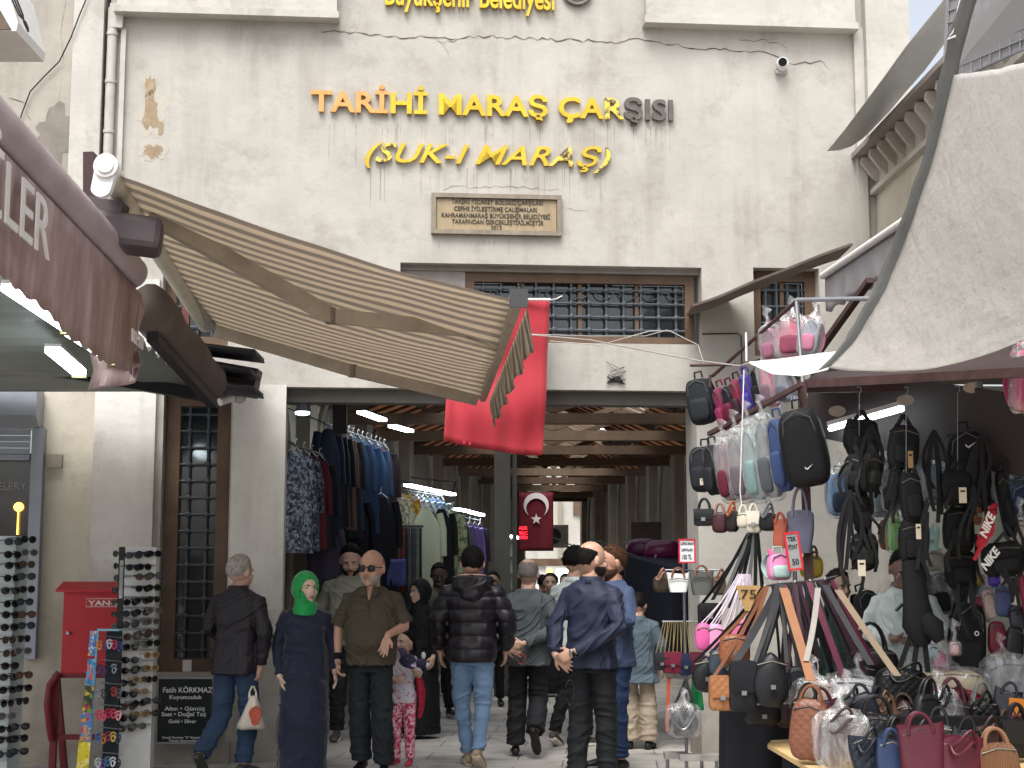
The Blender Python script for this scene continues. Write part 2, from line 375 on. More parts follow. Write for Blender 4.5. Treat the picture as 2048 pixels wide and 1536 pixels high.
# pilasters, cornice bands
tr = MB(FAC)
u0, u1 = U(146, 200), U(206, 200)
tr.box(u0, u1, -.10, .45, Z(700, 180), WT)
tr.build('pilaster', m_pl2, fb, smooth=False)
tr = MB(FAC); tr.box(U(1728, 200), U(1812, 120), -.12, .4, Z(300, 1760), WT); tr.box(U(1708, 200), U(1728, 200) - .003, -.05, .002, Z(520, 1718), Z(60, 1718)); tr.build('pilaster', m_pl2, fb, smooth=False)
tr = MB(FAC); m_low = plaster('lightened_white_plaster', '#c6c5bf', '#d4d3ce', '#8d8880', 1.1, 20); tr.box(uL - .004, U(308, 1000), -.06, -.001, -.05, Z(560, 250)); tr.build('pilaster', m_low, fb, smooth=False)  # greyish-white lower plaster, colour lightened to make up for shade under the awnings
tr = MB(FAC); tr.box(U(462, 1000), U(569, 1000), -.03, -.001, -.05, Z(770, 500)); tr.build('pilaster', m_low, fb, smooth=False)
tr = MB(FAC); tr.box(U(236, 300), U(246, 300), -.05, -.001, Z(640, 240), Z(62, 240)); tr.box(U(222, 60), U(248, 60), -.09, -.002, Z(62, 240) + .002, Z(14, 240)); tr.build('corner_strip', m_pl2, fb, smooth=False)
for (xa, ya, xb, yb, top) in ((233, 46, 679, 33, 9.0), (1284, 44, 1708, 78, 9.0)):       # raised bands of the upper wall
    tr = MB(FAC); a0, z0 = fac(xa, ya); a1, z1 = fac(xb, yb); zz = (z0 + z1) / 2
    tr.box(a0, a1, -.16, -.001, zz - .01, zz + .055); tr.box(a0 + .02, a1 - .02, -.12, -.002, zz + .057, 9.6); tr.build('cornice', m_pl2, fb, smooth=False)
# drain pipe on the left
dp = MB(FAC); ux = (U(206, 250) + U(234, 250)) / 2
dp.tube([(ux, -.045, Z(20, 220)), (ux, -.045, Z(700, 220))], .045, 12)
for y_ in (75, 170, 270): dp.tube([(ux, -.045, Z(y_, 220)), (ux, -.045, Z(y_, 220) + .03)], .052, 12)
dp.build('drain_pipe', m_pl2, fb)
dp = MB(FAC); ux = (U(1730, 500) + U(1760, 500)) / 2 - .08
# cracks: thin dark broken lines in the plaster
def crack(pts, wd, jit=6, seed=1):
    rnd = random.Random(seed); mb = MB(FAC); P = []
    for (xa, ya), (xb, yb) in zip(pts, pts[1:]):
        k = max(2, int(math.hypot(xb - xa, yb - ya) / 9))
        for i in range(k): P.append((xa + (xb - xa) * i / k, ya + (yb - ya) * i / k + rnd.uniform(-jit, jit) * .5))
    P.append(pts[-1]); q = [fac(*p) for p in P]; ws = [wd * rnd.uniform(.25, 1.25) for _ in q]; ws[0] = ws[-1] = .0006
    for i in range(len(q) - 1):
        (a_, z0), (b_, z1) = q[i], q[i + 1]
        mb.add([(a_, -.0035, z0 - ws[i]), (b_, -.0035, z1 - ws[i + 1]), (b_, -.0035, z1 + ws[i + 1]), (a_, -.0035, z0 + ws[i])], [(0, 1, 2, 3)])
    return mb
m_crack = M('crack_shadow_dirt', '#5a5149', .95, .3)
for i, (pts, wd) in enumerate([([(640, 62), (720, 66), (790, 74), (860, 72), (900, 80), (930, 72), (1030, 76), (1130, 80), (1240, 84), (1270, 76), (1310, 86), (1400, 96), (1470, 100), (1540, 104), (1570, 118)], .0055),
        ([(868, 74), (885, 85), (905, 84), (925, 76)], .003), ([(1576, 122), (1600, 130), (1640, 120), (1660, 140), (1662, 172)], .005), ([(1475, 80), (1540, 84), (1572, 92), (1576, 118)], .003), ([(880, 86), (895, 105), (902, 120)], .002),
        ([(1180, 420), (1150, 418), (1120, 410)], .001), ([(885, 378), (905, 372), (930, 376), (1000, 372), (1120, 380)], .002)]):
    crack(pts, wd, 8, i).build('crack', m_crack, fb, smooth=False)
# peeled plaster patches
def patch(c, rx, rz, seed, mb):
    rnd = random.Random(seed); u_, z_ = fac(*c); pts = []
    for k in range(26):
        a_ = 2 * math.pi * k / 26; q = 1 + rnd.uniform(-.35, .25); pts.append((u_ + math.cos(a_) * rx * q, -.004, z_ + math.sin(a_) * rz * q))
    mb.prism(pts, (0, .003, 0))
pt = MB(FAC); patch((301, 172), .05, .09, 3, pt); patch((302, 222), .075, .17, 4, pt); patch((322, 255), .03, .07, 7, pt); patch((305, 303), .09, .06, 5, pt); pt.build('peeled_patch', M('bare_brown_render', '#98876f', .95, .2, 12, .6, 30), fb, smooth=False)
pt = MB(FAC); patch((308, 225), .13, .24, 14, pt); patch((300, 168), .07, .13, 15, pt); patch((310, 300), .14, .1, 16, pt)
for p in pt.v: p -= NX * .0 - NX * .002
pt.build('flaked_paint', plaster('flaking_plaster', '#aaa499', '#b8b3a9', '#938a7e', None, 30), fb, smooth=False)
# rain streaks under the letters: dirt with a shape of its own
m_streak, t, b = newmat('rain_streak_dirt'); b.inputs['Base Color'].default_value = (*hexc('#8f887e'), 1); b.inputs['Roughness'].default_value = .95
n = nodes_noise(t, 3, 3); r_ = ramp(t, n.outputs[0], [(.35, (.05,) * 3), (.7, (.38,) * 3)]); t.links.new(r_.outputs[0], b.inputs['Alpha'])
rnd = random.Random(5); SB = []
for k in range(120):
    if k < 62: x_ = 650 + rnd.random() * 690; y_ = 244 + rnd.random() * 14
    elif k < 105: x_ = 735 + rnd.random() * 480; y_ = 332 + rnd.random() * 14
    else: x_ = 870 + rnd.random() * 250; y_ = 482
    u_, z_ = fac(x_, y_); w_ = rnd.uniform(.002, .007); l_ = rnd.uniform(.06, .42) * (1 if k < 105 else .4)
    st = MB(FAC); st.add([(u_ - w_ * .4, -.0025, z_ - l_), (u_ + w_ * .4, -.0025, z_ - l_), (u_ + w_, -.0025, z_), (u_ - w_, -.0025, z_)], [(0, 1, 2, 3)]); SB.append(st)
for k in range(6):
    st = MB()
    for q_ in SB[k::6]: st.add(q_.v, q_.f)
    st.build('rain_streaks', m_streak, fb, smooth=False, stuff=True)
# windows with wooden frames and iron grilles
def grille_window(hole, y0, fw, nx, nz, node, name='window', mull=()):
    a_, b_, c_, d_ = hole
    fr = MB(FAC)
    for q in ((a_, a_ + fw, c_, d_), (b_ - fw, b_, c_, d_), (a_ + fw + .001, b_ - fw - .001, d_ - fw, d_), (a_ + fw + .001, b_ - fw - .001, c_, c_ + fw)): fr.box(q[0], q[1], y0, y0 + .09, q[2], q[3])
    for u_ in mull: fr.box(u_ - .018, u_ + .018, y0 + .03, y0 + .08, c_ + fw + .001, d_ - fw - .001)
    o = fr.build(name, m_wood, fb, smooth=False)
    gl = MB(FAC); gl.box(a_ + fw, b_ - fw, y0 + .095, y0 + .105, c_ + fw, d_ - fw); gl.build('pane', m_glass, o, smooth=False)
    gr_ = MB(FAC); ia, ib, ic, id_ = a_ + fw, b_ - fw, c_ + fw, d_ - fw; yy = y0 + .02
    us_ = [ia + (ib - ia) * (i + .5) / nx for i in range(nx)]; zs_ = [ic + (id_ - ic) * (j + .5) / nz for j in range(nz)]
    for u_ in us_: gr_.tube([(u_, yy, ic), (u_, yy, id_)], .011, 6)
    for z_ in zs_: gr_.tube([(ia, yy, z_), (ib, yy, z_)], .0105, 6)
    if node:
        for u_ in us_:
            for z_ in zs_: gr_.ell((u_, yy - .002, z_), (.027, .027, .027), nu=8, nv=6)
    gr_.build('grille', m_iron, o); return o
lwf = (lw[0] + .02, lw[1] - .02, lw[2], lw[3]); grille_window(lwf, .14, .11, 2, 15, True)
grille_window(lw2, .16, .1, 3, 3, True)
cw = (U(932, 600), wrc[1] - .045, wrc[2], wrc[3] - .05); grille_window(cw, .14, .085, 12, 4, True, mull=[cw[0] + (cw[1] - cw[0]) * k / 4 for k in (1, 2, 3)])
grille_window(rw, .14, .1, 4, 4, False, mull=[rw[0] + (rw[1] - rw[0]) * .5])
wb = MB(FAC); wb.box(wrc[0], cw[0] - .002, .12, .2, wrc[2], wrc[3] - .002); wb.box(wrc[0], wrc[1], .1, .22, cw[3] + .002, wrc[3]); wb.build('window_backing', M('grey_stone_fill', '#8d8a86', .85), fb, smooth=False)
# scrolls and things stored behind the grille of the central window
cu = MB(FAC)
rnd = random.Random(3)
for k in range(9):
    u_ = cw[0] + .15 + (cw[1] - cw[0] - .3) * k / 8; zt = cw[3] - .12
    cu.tube([(u_ + .09 * math.cos(a_), .165, zt - .02 + .085 * math.sin(a_)) for a_ in [math.pi + math.pi * i / 10 for i in range(11)]], .006, 5)
cu.build('grille_scrolls', m_iron, fb)
# left neighbour: grey rendered building with a roller shutter shop window
nb = thing('shop_building', 'grey rendered building with cream lower wall beside the market entrance', 'building', FAC @ Vector((U(60), .1, 0)))
zc = Z(640, 60); sh = (-9, U(62, 1100), Z(1300, 30), Z(852, 30))
q = MB(FAC); q.box(-9, U(146, 300) - .004, .0, .5, zc + .004, WT); q.build('upper_wall', m_con, nb, smooth=False)
q = MB(FAC); holes_wall(q, (-9, uL - .01), (-.1, zc), [(sh[0] + .5, U(74, 1100), sh[2] + .05, Z(850, 30))], .4, .08); q.build('lower_wall', m_cream, nb, smooth=False)
for i, (pts, wd) in enumerate([([(133, 0), (122, 60), (128, 120), (118, 200), (125, 235)], .008), ([(0, 85), (20, 110), (40, 140)], .003), ([(42, 200), (62, 240), (58, 270), (75, 305)], .004), ([(15, 195), (40, 200), (60, 215)], .003)]):
    c_ = crack(pts, wd, 8, 30 + i); c_.build('crack', m_crack, nb, smooth=False)
pt = MB(FAC); patch((110, 270), .18, .28, 21, pt); pt.build('damp_patch', M('damp_render', '#827c74', .95, .2, 5, .6, 20), nb, smooth=False)
m_alu = M('grey_aluminium', '#8b919b', .4, .06, 8, .05, 60, metal=.3)
bx = MB(FAC); u1 = U(84, 820); z1, z0 = Z(780, 60), Z(856, 60)
bx.prism([(-8, -.22, z1), (-8, -.22, z0 + .09), (-8, -.10, z0), (-8, .06, z0), (-8, .06, z1)], (u1 + 8, 0, 0)); bx.build('shutter_box', m_alu, nb, smooth=False)
bx = MB(FAC); bx.box(U(66, 1000), U(84, 1000), -.03, .14, Z(1318, 60), z0 - .003); bx.box(U(59, 1000), U(66, 1000) - .003, -.01, .12, Z(1318, 60), z0 - .003); bx.build('shutter_rail', m_alu, nb, smooth=False)
bx = MB(FAC)
for k in range(6): bx.box(-8, U(59, 900) - .006, .03 + .003 * (k % 2), .05 + .003 * (k % 2), Z(920, 30) + .055 * k, Z(920, 30) + .055 * k + .05)
bx.build('shutter_slats', m_alu, nb, smooth=False)
gx = MB(FAC); gx.box(-8, U(60, 1000), .10, .11, Z(1310, 30), Z(905, 30)); gx.build('shop_pane', m_glass, nb, smooth=False)
tx = MB(); pl = fac(-52, 978); put_text(tx, 'JEWELERY', FAC @ Vector((pl[0], .094, pl[1])), UX, (0, 0, 1), width=U(48, 978) - pl[0], extrude=.002); tx.build('window_lettering', M('pale_lettering', '#8f8f8f', .6), nb, smooth=False)
lp = MB(FAC); u_, z_ = fac(33, 1013); lp.ell((u_, .075, z_), (.042, .02, .04)); lp.tube([(u_, .07, z_ - .04), (u_, .07, z_ - .24)], .006, 6); lp.build('glowing_lamp', E('warm_lamp', '#ffb545', 3.5), nb)
jb = MB(FAC); jb.box(U(92, 920), U(122, 920), .03, .079, Z(935, 105), Z(908, 105)); tag(jb.build('junction_box', m_pl2), 'small square white junction box on the cream wall beside the grey shutter', 'junction box')
# loose cable on the grey wall
cb = MB(FAC); pts = [(182, 0), (165, 40), (148, 85), (120, 125), (90, 155), (62, 185), (45, 230), (36, 262)]
cb.tube([(*[fac(*p)[0]], -.13 if p[0] > 140 else -.03, fac(*p)[1]) for p in pts], .006, 6); tag(cb.build('cable', m_dark), 'thin dark cable sagging across the grey rendered wall at top left', 'cable')

# ---------------- right building along the street
SD = Vector((math.sin(math.atan((905 - CX) / FPX)), math.cos(math.atan((905 - CX) / FPX)), 0))    # street direction
pr = FAC @ Vector((uR + .06, -.02, 0)); RN = Vector((SD.y, -SD.x, 0))
def RW(s_, z_, o_=0): return pr - SD * s_ + RN * o_ + Vector((0, 0, z_))                            # s toward the camera, o into the wall
rb = thing('side_building', 'cream shop building along the right side of the street under a ragged eave', 'building', pr)
ze = 5.45
q = MB(); 
q.add([RW(0, 3.3), RW(14, 3.3), RW(14, ze), RW(0, ze), RW(0, 3.3, .4), RW(14, 3.3, .4), RW(14, ze, .4), RW(0, ze, .4)], [(0, 1, 2, 3), (7, 6, 5, 4), (0, 4, 5, 1), (3, 2, 6, 7), (0, 3, 7, 4), (1, 5, 6, 2)]); q.build('wall', m_cream, rb, smooth=False)
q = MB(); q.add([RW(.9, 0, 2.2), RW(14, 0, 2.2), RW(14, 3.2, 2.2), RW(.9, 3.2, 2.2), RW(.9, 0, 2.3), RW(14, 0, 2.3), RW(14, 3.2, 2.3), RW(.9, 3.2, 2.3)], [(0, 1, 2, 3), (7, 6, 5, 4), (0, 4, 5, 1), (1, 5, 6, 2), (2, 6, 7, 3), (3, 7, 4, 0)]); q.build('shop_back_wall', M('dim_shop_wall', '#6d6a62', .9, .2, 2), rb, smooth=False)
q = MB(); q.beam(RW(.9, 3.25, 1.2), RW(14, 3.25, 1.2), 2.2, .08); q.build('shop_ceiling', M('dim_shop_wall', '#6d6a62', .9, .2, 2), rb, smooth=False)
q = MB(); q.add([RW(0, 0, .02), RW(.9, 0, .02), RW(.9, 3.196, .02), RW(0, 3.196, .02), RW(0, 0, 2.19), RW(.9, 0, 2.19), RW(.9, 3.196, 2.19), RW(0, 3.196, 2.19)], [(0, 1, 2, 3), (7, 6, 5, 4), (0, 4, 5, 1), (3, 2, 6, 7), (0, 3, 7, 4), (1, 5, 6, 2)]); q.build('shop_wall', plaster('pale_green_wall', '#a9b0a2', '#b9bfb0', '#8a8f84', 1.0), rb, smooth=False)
q = MB(); q.beam(RW(0, ze + .02, -.06), RW(12, ze + .02, -.06), .32, .05); q.build('eave_board', M('dark_board', '#8c8681', .8), rb, smooth=False)
q = MB()
for k in range(40):
    s_ = .08 + .27 * k; w_ = .05
    q = MB(); q.prism([RW(s_, ze - .02, 0), RW(s_, ze - .02, -.15), RW(s_, ze - .08, -.16), RW(s_, ze - .2, -.07), RW(s_, ze - .26, 0)], -SD * w_); q.build('corbel', M('grey_corbel', '#b3aca4', .85), rb, smooth=False)
q = MB(); q.beam(RW(0, ze - .33, -.03), RW(12, ze - .33, -.03), .06, .05); q.build('moulding', m_pl2, rb, smooth=False)
# overhanging sheet roof edge with a pointed corner
tip = at(1655, 306, 12.6); sh_ = MB(); rows = []
edge = [(1655, 306, 12.6), (1690, 262, 12.3), (1730, 205, 12.0), (1765, 155, 11.7), (1812, 88, 11.3), (1870, 20, 10.9), (1930, -50, 10.5), (2010, -150, 10.0)]
inn = [(1724, 282, 13.1), (1745, 262, 12.9), (1778, 225, 12.5), (1810, 183, 12.1), (1850, 135, 11.7), (1895, 75, 11.3), (1950, 10, 10.9), (2020, -80, 10.4)]
for e_, i_ in zip(edge, inn):
    A_, B_ = at(*e_), at(*i_); rows.append([A_.lerp(B_, k / 3) + Vector((0, 0, .02 * math.sin(k * 2 + e_[0] * .02))) for k in range(4)])
sh_.sheet(rows, .006); sh_.build('roof_sheet', M('grey_sheet_metal', '#babdbb', .5, .12, 3, .1, 20, metal=.2), rb, smooth=True)

# ---------------- arcade behind the entrance
ar = thing('arcade_hall', 'covered bazaar passage with pointed arches, pilasters and a timber roof behind the entrance', 'building', (0, 25, 0))
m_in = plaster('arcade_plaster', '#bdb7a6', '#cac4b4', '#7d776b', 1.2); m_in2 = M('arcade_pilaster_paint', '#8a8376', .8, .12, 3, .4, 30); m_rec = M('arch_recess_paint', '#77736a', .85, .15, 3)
def lane_wall(A_, B_, Hh, bays, side):
    A_, B_ = Vector((*A_, 0)), Vector((*B_, 0)); L = (B_ - A_).length; d = (B_ - A_).normalized(); n = Vector((d.y, -d.x, 0)) * side      # n points into the lane
    fr = Matrix(((d.x, n.x, 0, A_.x), (d.y, n.y, 0, A_.y), (0, 0, 1, 0), (0, 0, 0, 1)))
    w_ = MB(fr); w_.box(0, L, -.4, 0, 0, Hh); w_.build('wall', m_in, ar, smooth=False)
    bl = L / bays
    for k in range(bays + 1):
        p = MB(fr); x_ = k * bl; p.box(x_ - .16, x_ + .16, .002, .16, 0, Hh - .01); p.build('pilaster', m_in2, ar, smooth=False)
        if k < bays:
            ww = bl * .3; xc = x_ + bl / 2; zs_ = 2.75; za = 3.75; pts = []
            for i in range(9):
                t_ = i / 8; pts.append((xc - ww * (1 - t_ ** 1.7), .0, zs_ + (za - zs_) * math.sin(t_ * math.pi / 2)))
            poly = [(xc - ww, 0, 0)] + pts + [(2 * xc - p_[0], 0, p_[2]) for p_ in reversed(pts[:-1])] + [(xc + ww, 0, 0)]
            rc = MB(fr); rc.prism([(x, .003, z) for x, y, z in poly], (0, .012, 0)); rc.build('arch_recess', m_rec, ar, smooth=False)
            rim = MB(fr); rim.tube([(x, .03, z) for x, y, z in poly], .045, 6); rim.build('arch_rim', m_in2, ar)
    return fr, L
LA, LB = (-2.75, 14.0), (.15, 36.5); RA, RB = (3.5, 14.2), (1.85, 37.0)
frL, LL = lane_wall(LA, LB, 4.5, 8, 1); frR, LR = lane_wall(RA, RB, 4.5, 9, -1)
m_beam = M('timber_beam', '#574637', .8, .25, 4, .3, 30); m_beam2 = M('pale_timber', '#6e5d4c', .8, .2, 4, .3, 30); m_ply = lucent(M('orange_roof_board', '#8f6244', .7, .25, 3, .2, 20), .2, (1, .66, .45)); m_roof = M('dark_roof_lining', '#443429', .85, .25, 3)
def lx(Y): return LA[0] + (LB[0] - LA[0]) * (Y - LA[1]) / (LB[1] - LA[1])
def rx(Y): return RA[0] + (RB[0] - RA[0]) * (Y - RA[1]) / (RB[1] - RA[1])
Ys = [14.6, 16.3, 18.4, 20.6, 22.9, 25.2, 27.6, 30.0, 32.4, 34.8, 36.8]
for k, Y_ in enumerate(Ys):
    bm_ = MB(); bm_.beam((lx(Y_), Y_, 3.52), (rx(Y_), Y_, 3.52), .14, .13); xm = (lx(Y_) + rx(Y_)) / 2
    bm_.beam((lx(Y_), Y_, 3.6), (xm, Y_, 4.55), .1, .12); bm_.beam((rx(Y_), Y_, 3.6), (xm, Y_, 4.55), .1, .12); bm_.beam((xm, Y_, 3.6), (xm, Y_, 4.5), .09, .09)
    for s_ in (-1, 1): bm_.beam((xm, Y_, 3.62), (xm + s_ * (rx(Y_) - lx(Y_)) * .26, Y_, 4.05), .07, .07)
    bm_.build('roof_truss', m_beam if k % 3 else m_beam2, ar, smooth=False)
for k in range(len(Ys) - 1):
    Ya, Yb = Ys[k], Ys[k + 1]; ma, mb_ = (lx(Ya) + rx(Ya)) / 2, (lx(Yb) + rx(Yb)) / 2
    for side in (-1, 1):
        ea, eb = (lx(Ya), lx(Yb)) if side < 0 else (rx(Ya), rx(Yb))
        sk = k in (3, 6, 8) and side > 0; hi = .42 if k < 4 else (.62 if (k in (5, 6, 7)) else 1.0)  # roof panels of first bays cut short, unseen behind lintel, to admit daylight
        g_ = [[Vector((ea + (ma - ea) * t_ * hi, Ya + .01, 3.62 + .98 * t_ * hi)) for t_ in (0, .5, 1)], [Vector((eb + (mb_ - eb) * t_ * hi, Yb - .01, 3.62 + .98 * t_ * hi)) for t_ in (0, .5, 1)]]
        sk2 = k in (1, 5, 7) and side > 0
        if sk2: g_ = [[r_[0], r_[0].lerp(r_[2], .4), r_[0].lerp(r_[2], .8)] for r_ in g_]
        rf = MB(); rf.sheet(g_, .03); rf.build('roof_panel', m_ply if (k in (2, 3, 4, 5) and side < 0) or (k in (3, 4, 6, 8)) else m_roof, ar, smooth=False)
        rr_ = MB()
        for q_ in range(1, 5):
            Yq = Ya + (Yb - Ya) * q_ / 5; eq = ea + (eb - ea) * q_ / 5; mq = ma + (mb_ - ma) * q_ / 5
            rr_.beam((eq, Yq, 3.60), (mq, Yq, 4.56), .05, .05)
        for t_ in (.3, .62): rr_.beam((ea + (ma - ea) * t_, Ya, 3.56 + .98 * t_), (eb + (mb_ - eb) * t_, Yb, 3.56 + .98 * t_), .05, .05)
        rr_.build('rafter', m_beam2 if k % 2 else m_beam, ar, smooth=False)
lt = MB(FAC); lt.box(opn[0] + .002, opn[1] - .002, .12, .3, opn[3] - .12, opn[3] - .003); lt.build('steel_lintel', M('lintel_paint', '#5d5b57', .7), fb, smooth=False)
# far end: sunlit buildings beyond the roofed passage
fe = thing('far_building', 'bright cream building in daylight beyond the end of the passage', 'building', (2.2, 46, 0))
q = MB(); q.box(-8, 9, 46, 47, 0, 9); q.build('wall', m_pl, fe, smooth=False)
q = MB(); q.beam(at(1158, 1000, 45.95), at(1158, 1030, 45.95), .35, .08, (0, 1, 0)); q.build('shutter', m_wood, fe, smooth=False)
q = MB(); q.beam(at(1120, 1000, 45.9), at(1120, 1115, 45.9), .12, .12, (0, 1, 0)); q.build('pillar', m_in2, fe, smooth=False)
q = MB(); a_ = at(1060, 1122, 39.5); q.box(-.5, 3.2, 39.4, 42, a_.z - .12, a_.z + .06); q.build('timber_canopy', m_wood, fe, smooth=False)
for x_ in (1082,): q = MB(); a_ = at(x_, 1160, 39.6); q.box(a_.x - .14, a_.x + .14, 39.5, 39.8, 0, 2.05); q.build('post', m_white, fe, smooth=False)
for x0_, x1_, c_ in ((1066, 1073, '#ffe08a'), (1092, 1104, '#ffe36a'), (1112, 1136, '#dfffe6')):
    q = MB(); a_, b_ = at(x0_, 1170, 41.9), at(x1_, 1138, 41.9); q.box(a_.x, b_.x, 41.85, 41.9, a_.z, b_.z); q.build('lit_shop_window', E('lit_window' + c_, c_, 1.6), fe, smooth=False)
ac = MB(); a_ = at(1112, 1073, 37.2); ac.box(a_.x - .3, a_.x + .3, 37.0, 37.35, a_.z - .28, a_.z + .28)
o = ac.build('air_conditioner', m_white); tag(o, 'white air conditioner box mounted near the far end of the passage', 'air conditioner')
fan = MB(); fan.tube([(a_.x - .08, 36.999, a_.z), (a_.x - .08, 36.96, a_.z)], .2, 16); fan.build('fan_grille', m_iron, o)
# ================================================================ SIGNS ON THE FACADE
m_gold = M('gold_letter_metal', '#cfae3e', .25, .2, 5, .25, 14, metal=.8)
m_gold2 = M('faded_orange_gold', '#c9985a', .5, .2, 8, .2, 30, metal=.2)
m_goldw = None
def worn(name, thr):
    m, t, b = newmat(name); n = nodes_noise(t, 14, 5, .7); r_ = ramp(t, n.outputs[0], [(thr - .03, hexc('#5b5548')), (thr + .03, hexc('#dcc04e'))]); t.links.new(r_.outputs[0], b.inputs['Base Color'])
    b.inputs['Roughness'].default_value = .45; b.inputs['Metallic'].default_value = .4; bump(t, b, n.outputs[0], .4, .006); return m
m_goldw = worn('worn_gold', .47); m_dull = M('dull_letter_metal', '#5f5c57', .5, .2, 9, .2, 30, metal=.3)
def letters(name, txt, x0, x1, yb0, yb1, hpx, mats, label, shear=0, bold=.02, thick=.035, font_h=.73):
    a_ = Vector((fac(x0, yb0)[0], 0, fac(x0, yb0)[1])); b_ = Vector((fac(x1, yb1)[0], 0, fac(x1, yb1)[1])); zt = fac(x0, yb0 - hpx)[1]
    W = b_.x - a_.x; hz = (zt - a_.z) / font_h; full, _ = text_mesh(txt, 1, 0, bold, shear)
    fx0, fx1 = min(v.x for v in full), max(v.x for v in full); sx = W / (fx1 - fx0); zz = (a_.z + b_.z) / 2
    t_ = thing(name, label, 'sign', FAC @ Vector(((a_.x + b_.x) / 2, -.03, zz)))
    def adv(s_):
        if not s_: return 0
        v1, _ = text_mesh(s_ + '|', 1); return max(v.x for v in v1)
    w0 = adv('|') - 0; base, _ = text_mesh('|', 1); bw = max(v.x for v in base)
    for i, ch in enumerate(txt):
        if ch == ' ': continue
        vs, fs = text_mesh(ch, 1, .5, bold, shear); off = (adv(txt[:i]) - bw) if i else 0
        mb = MB(FAC); mb.add([(a_.x + (v.x + off - fx0) * sx, -.012 - (v.z + .5) * thick, a_.z + (b_.z - a_.z) * 0 + v.y * hz) for v in vs], fs)
        mb.build('letter', mats[i] if isinstance(mats, list) else mats, t_, smooth=False)
    return t_
T1 = 'TARİHİ MARAŞ ÇARŞISI'
k1 = [m_gold2, m_gold2, m_gold2, m_gold2, m_gold, m_gold] + [m_gold] * 9 + [m_goldw, m_goldw, m_dull, m_dull, m_dull]
k1 = (k1 + [m_dull] * 5)[:len(T1)]; k1[-5:] = [m_goldw, m_dull, m_dull, m_dull, m_dull]
letters('facade_lettering', T1, 622, 1345, 224, 240, 42, k1, 'large upper row of gold capital letters on the cream facade, dull at its right end', bold=.025, thick=.035)
T2 = '(SUK-I MARAŞ)'
letters('facade_lettering', T2, 730, 1220, 325, 330, 40, [m_gold, m_goldw, m_gold, m_gold, m_gold, m_gold, m_gold, m_gold, m_gold, m_gold, m_goldw, m_gold, m_goldw], 'lower row of slanted gold letters in brackets on the cream facade', shear=.35, bold=.01, thick=.03)
letters('facade_lettering', 'Büyükşehir Belediyesi', 770, 1108, 12, 14, 44, m_gold, 'gold lettering cut off by the top edge of the photo', bold=.02, thick=.04)
em = MB(FAC); u_, z_ = fac(1153, -16); 
em.tube([(u_, -.005, z_), (u_, -.04, z_)], .145, 32); o = em.build('round_emblem', M('bronze_emblem', '#77736c', .45, .25, 12, .8, 30, metal=.4)); tag(o, 'round grey metal emblem beside the gold lettering at the top edge', 'emblem')
em = MB(FAC)
for rr_ in (.135, .10): em.tube([(u_ + rr_ * math.cos(a_), -.042, z_ + rr_ * math.sin(a_)) for a_ in [2 * math.pi * i / 32 for i in range(33)]], .006, 6)
em.build('ring', m_dull, o)
# stone plaque
pq = thing('wall_plaque', 'framed stone plaque with five lines of dark lettering above the grilled window', 'plaque', FAC @ Vector((fac(992, 470)[0], -.03, fac(992, 470)[1])))
a_, zt = fac(863, 388); b_, zb = fac(1122, 474); zt -= .0
q = MB(FAC); q.box(a_ + .045, b_ - .045, -.03, -.002, zb + .045, zt - .045); 
m_pq, t, b = newmat('tan_plaque_stone'); n = nodes_noise(t, 1, 5, .6, sc=(9, 9, 1.5)); r_ = ramp(t, n.outputs[0], [(.35, hexc('#8b7b60')), (.55, hexc('#9c8c6e')), (.7, hexc('#77694f'))]); t.links.new(r_.outputs[0], b.inputs['Base Color']); b.inputs['Roughness'].default_value = .6
q.build('panel', m_pq, pq, smooth=False)
q = MB(FAC); w_ = .04
for bxx in ((a_, b_, zt - w_, zt), (a_, b_, zb, zb + w_), (a_, a_ + w_, zb + w_ + .001, zt - w_ - .001), (b_ - w_, b_, zb + w_ + .001, zt - w_ - .001)): q.box(bxx[0], bxx[1], -.055, -.002, bxx[2], bxx[3])
q.build('frame', M('weathered_stone_frame', '#837a6d', .8, .25, 9), pq, smooth=False)
q = MB()
for s_, xa, xb, y_ in (('TARİHİ TİCARET BÖLGESİ ÇARŞILARI', 903, 1086, 407), ('CEPHE İYİLEŞTİRME ÇALIŞMALARI', 908, 1074, 421), ('KAHRAMANMARAŞ BÜYÜKŞEHİR BELEDİYESİ', 883, 1100, 434), ('TARAFINDAN GERÇEKLEŞTİRİLMİŞTİR', 904, 1087, 447), ('2013', 982, 1003, 460)):
    u_, z_ = fac(xa, y_, -.03); u2 = fac(xb, y_, -.03)[0]; put_text(q, s_, FAC @ Vector((u_, -.034, z_)), UX, (0, 0, 1), width=u2 - u_, height=.042, extrude=.002, bold=.012)
q.build('lettering', M('dark_plaque_letters', '#3f3a33', .6), pq, smooth=False)
# security cameras
def seccam(px, py, label):
    u_, z_ = fac(px, py); t_ = thing('security_camera', label, 'security camera', FAC @ Vector((u_, -.06, z_)))
    q = MB(FAC); q.tube([(u_, -.001, z_ - .03), (u_, -.02, z_ - .03)], .06, 16); q.box(u_ - .06, u_ + .05, -.05, -.021, z_ - .075, z_ - .05); q.build('wall_mount', M('camera_grey', '#a9a9a5', .5), t_)
    q = MB(FAC); q.ell((u_, -.07, z_), (.062, .06, .06)); q.tube([(u_, -.03, z_ + .01), (u_ - .02, -.15, z_ - .005)], .05, 16); q.build('housing', m_white, t_)
    q = MB(FAC); q.tube([(u_ - .0205, -.151, z_ - .006), (u_ - .022, -.16, z_ - .008)], .04, 16); q.build('lens', M('camera_lens_black', '#14171c', .15, bs=0), t_); return t_
seccam(1561, 134, 'white bullet security camera high on the facade at right below the crack')
q_ = at(472, 800, 12.9); t_ = thing('security_camera', 'small white security camera under the corrugated canopy beside the left pilaster', 'security camera', q_)
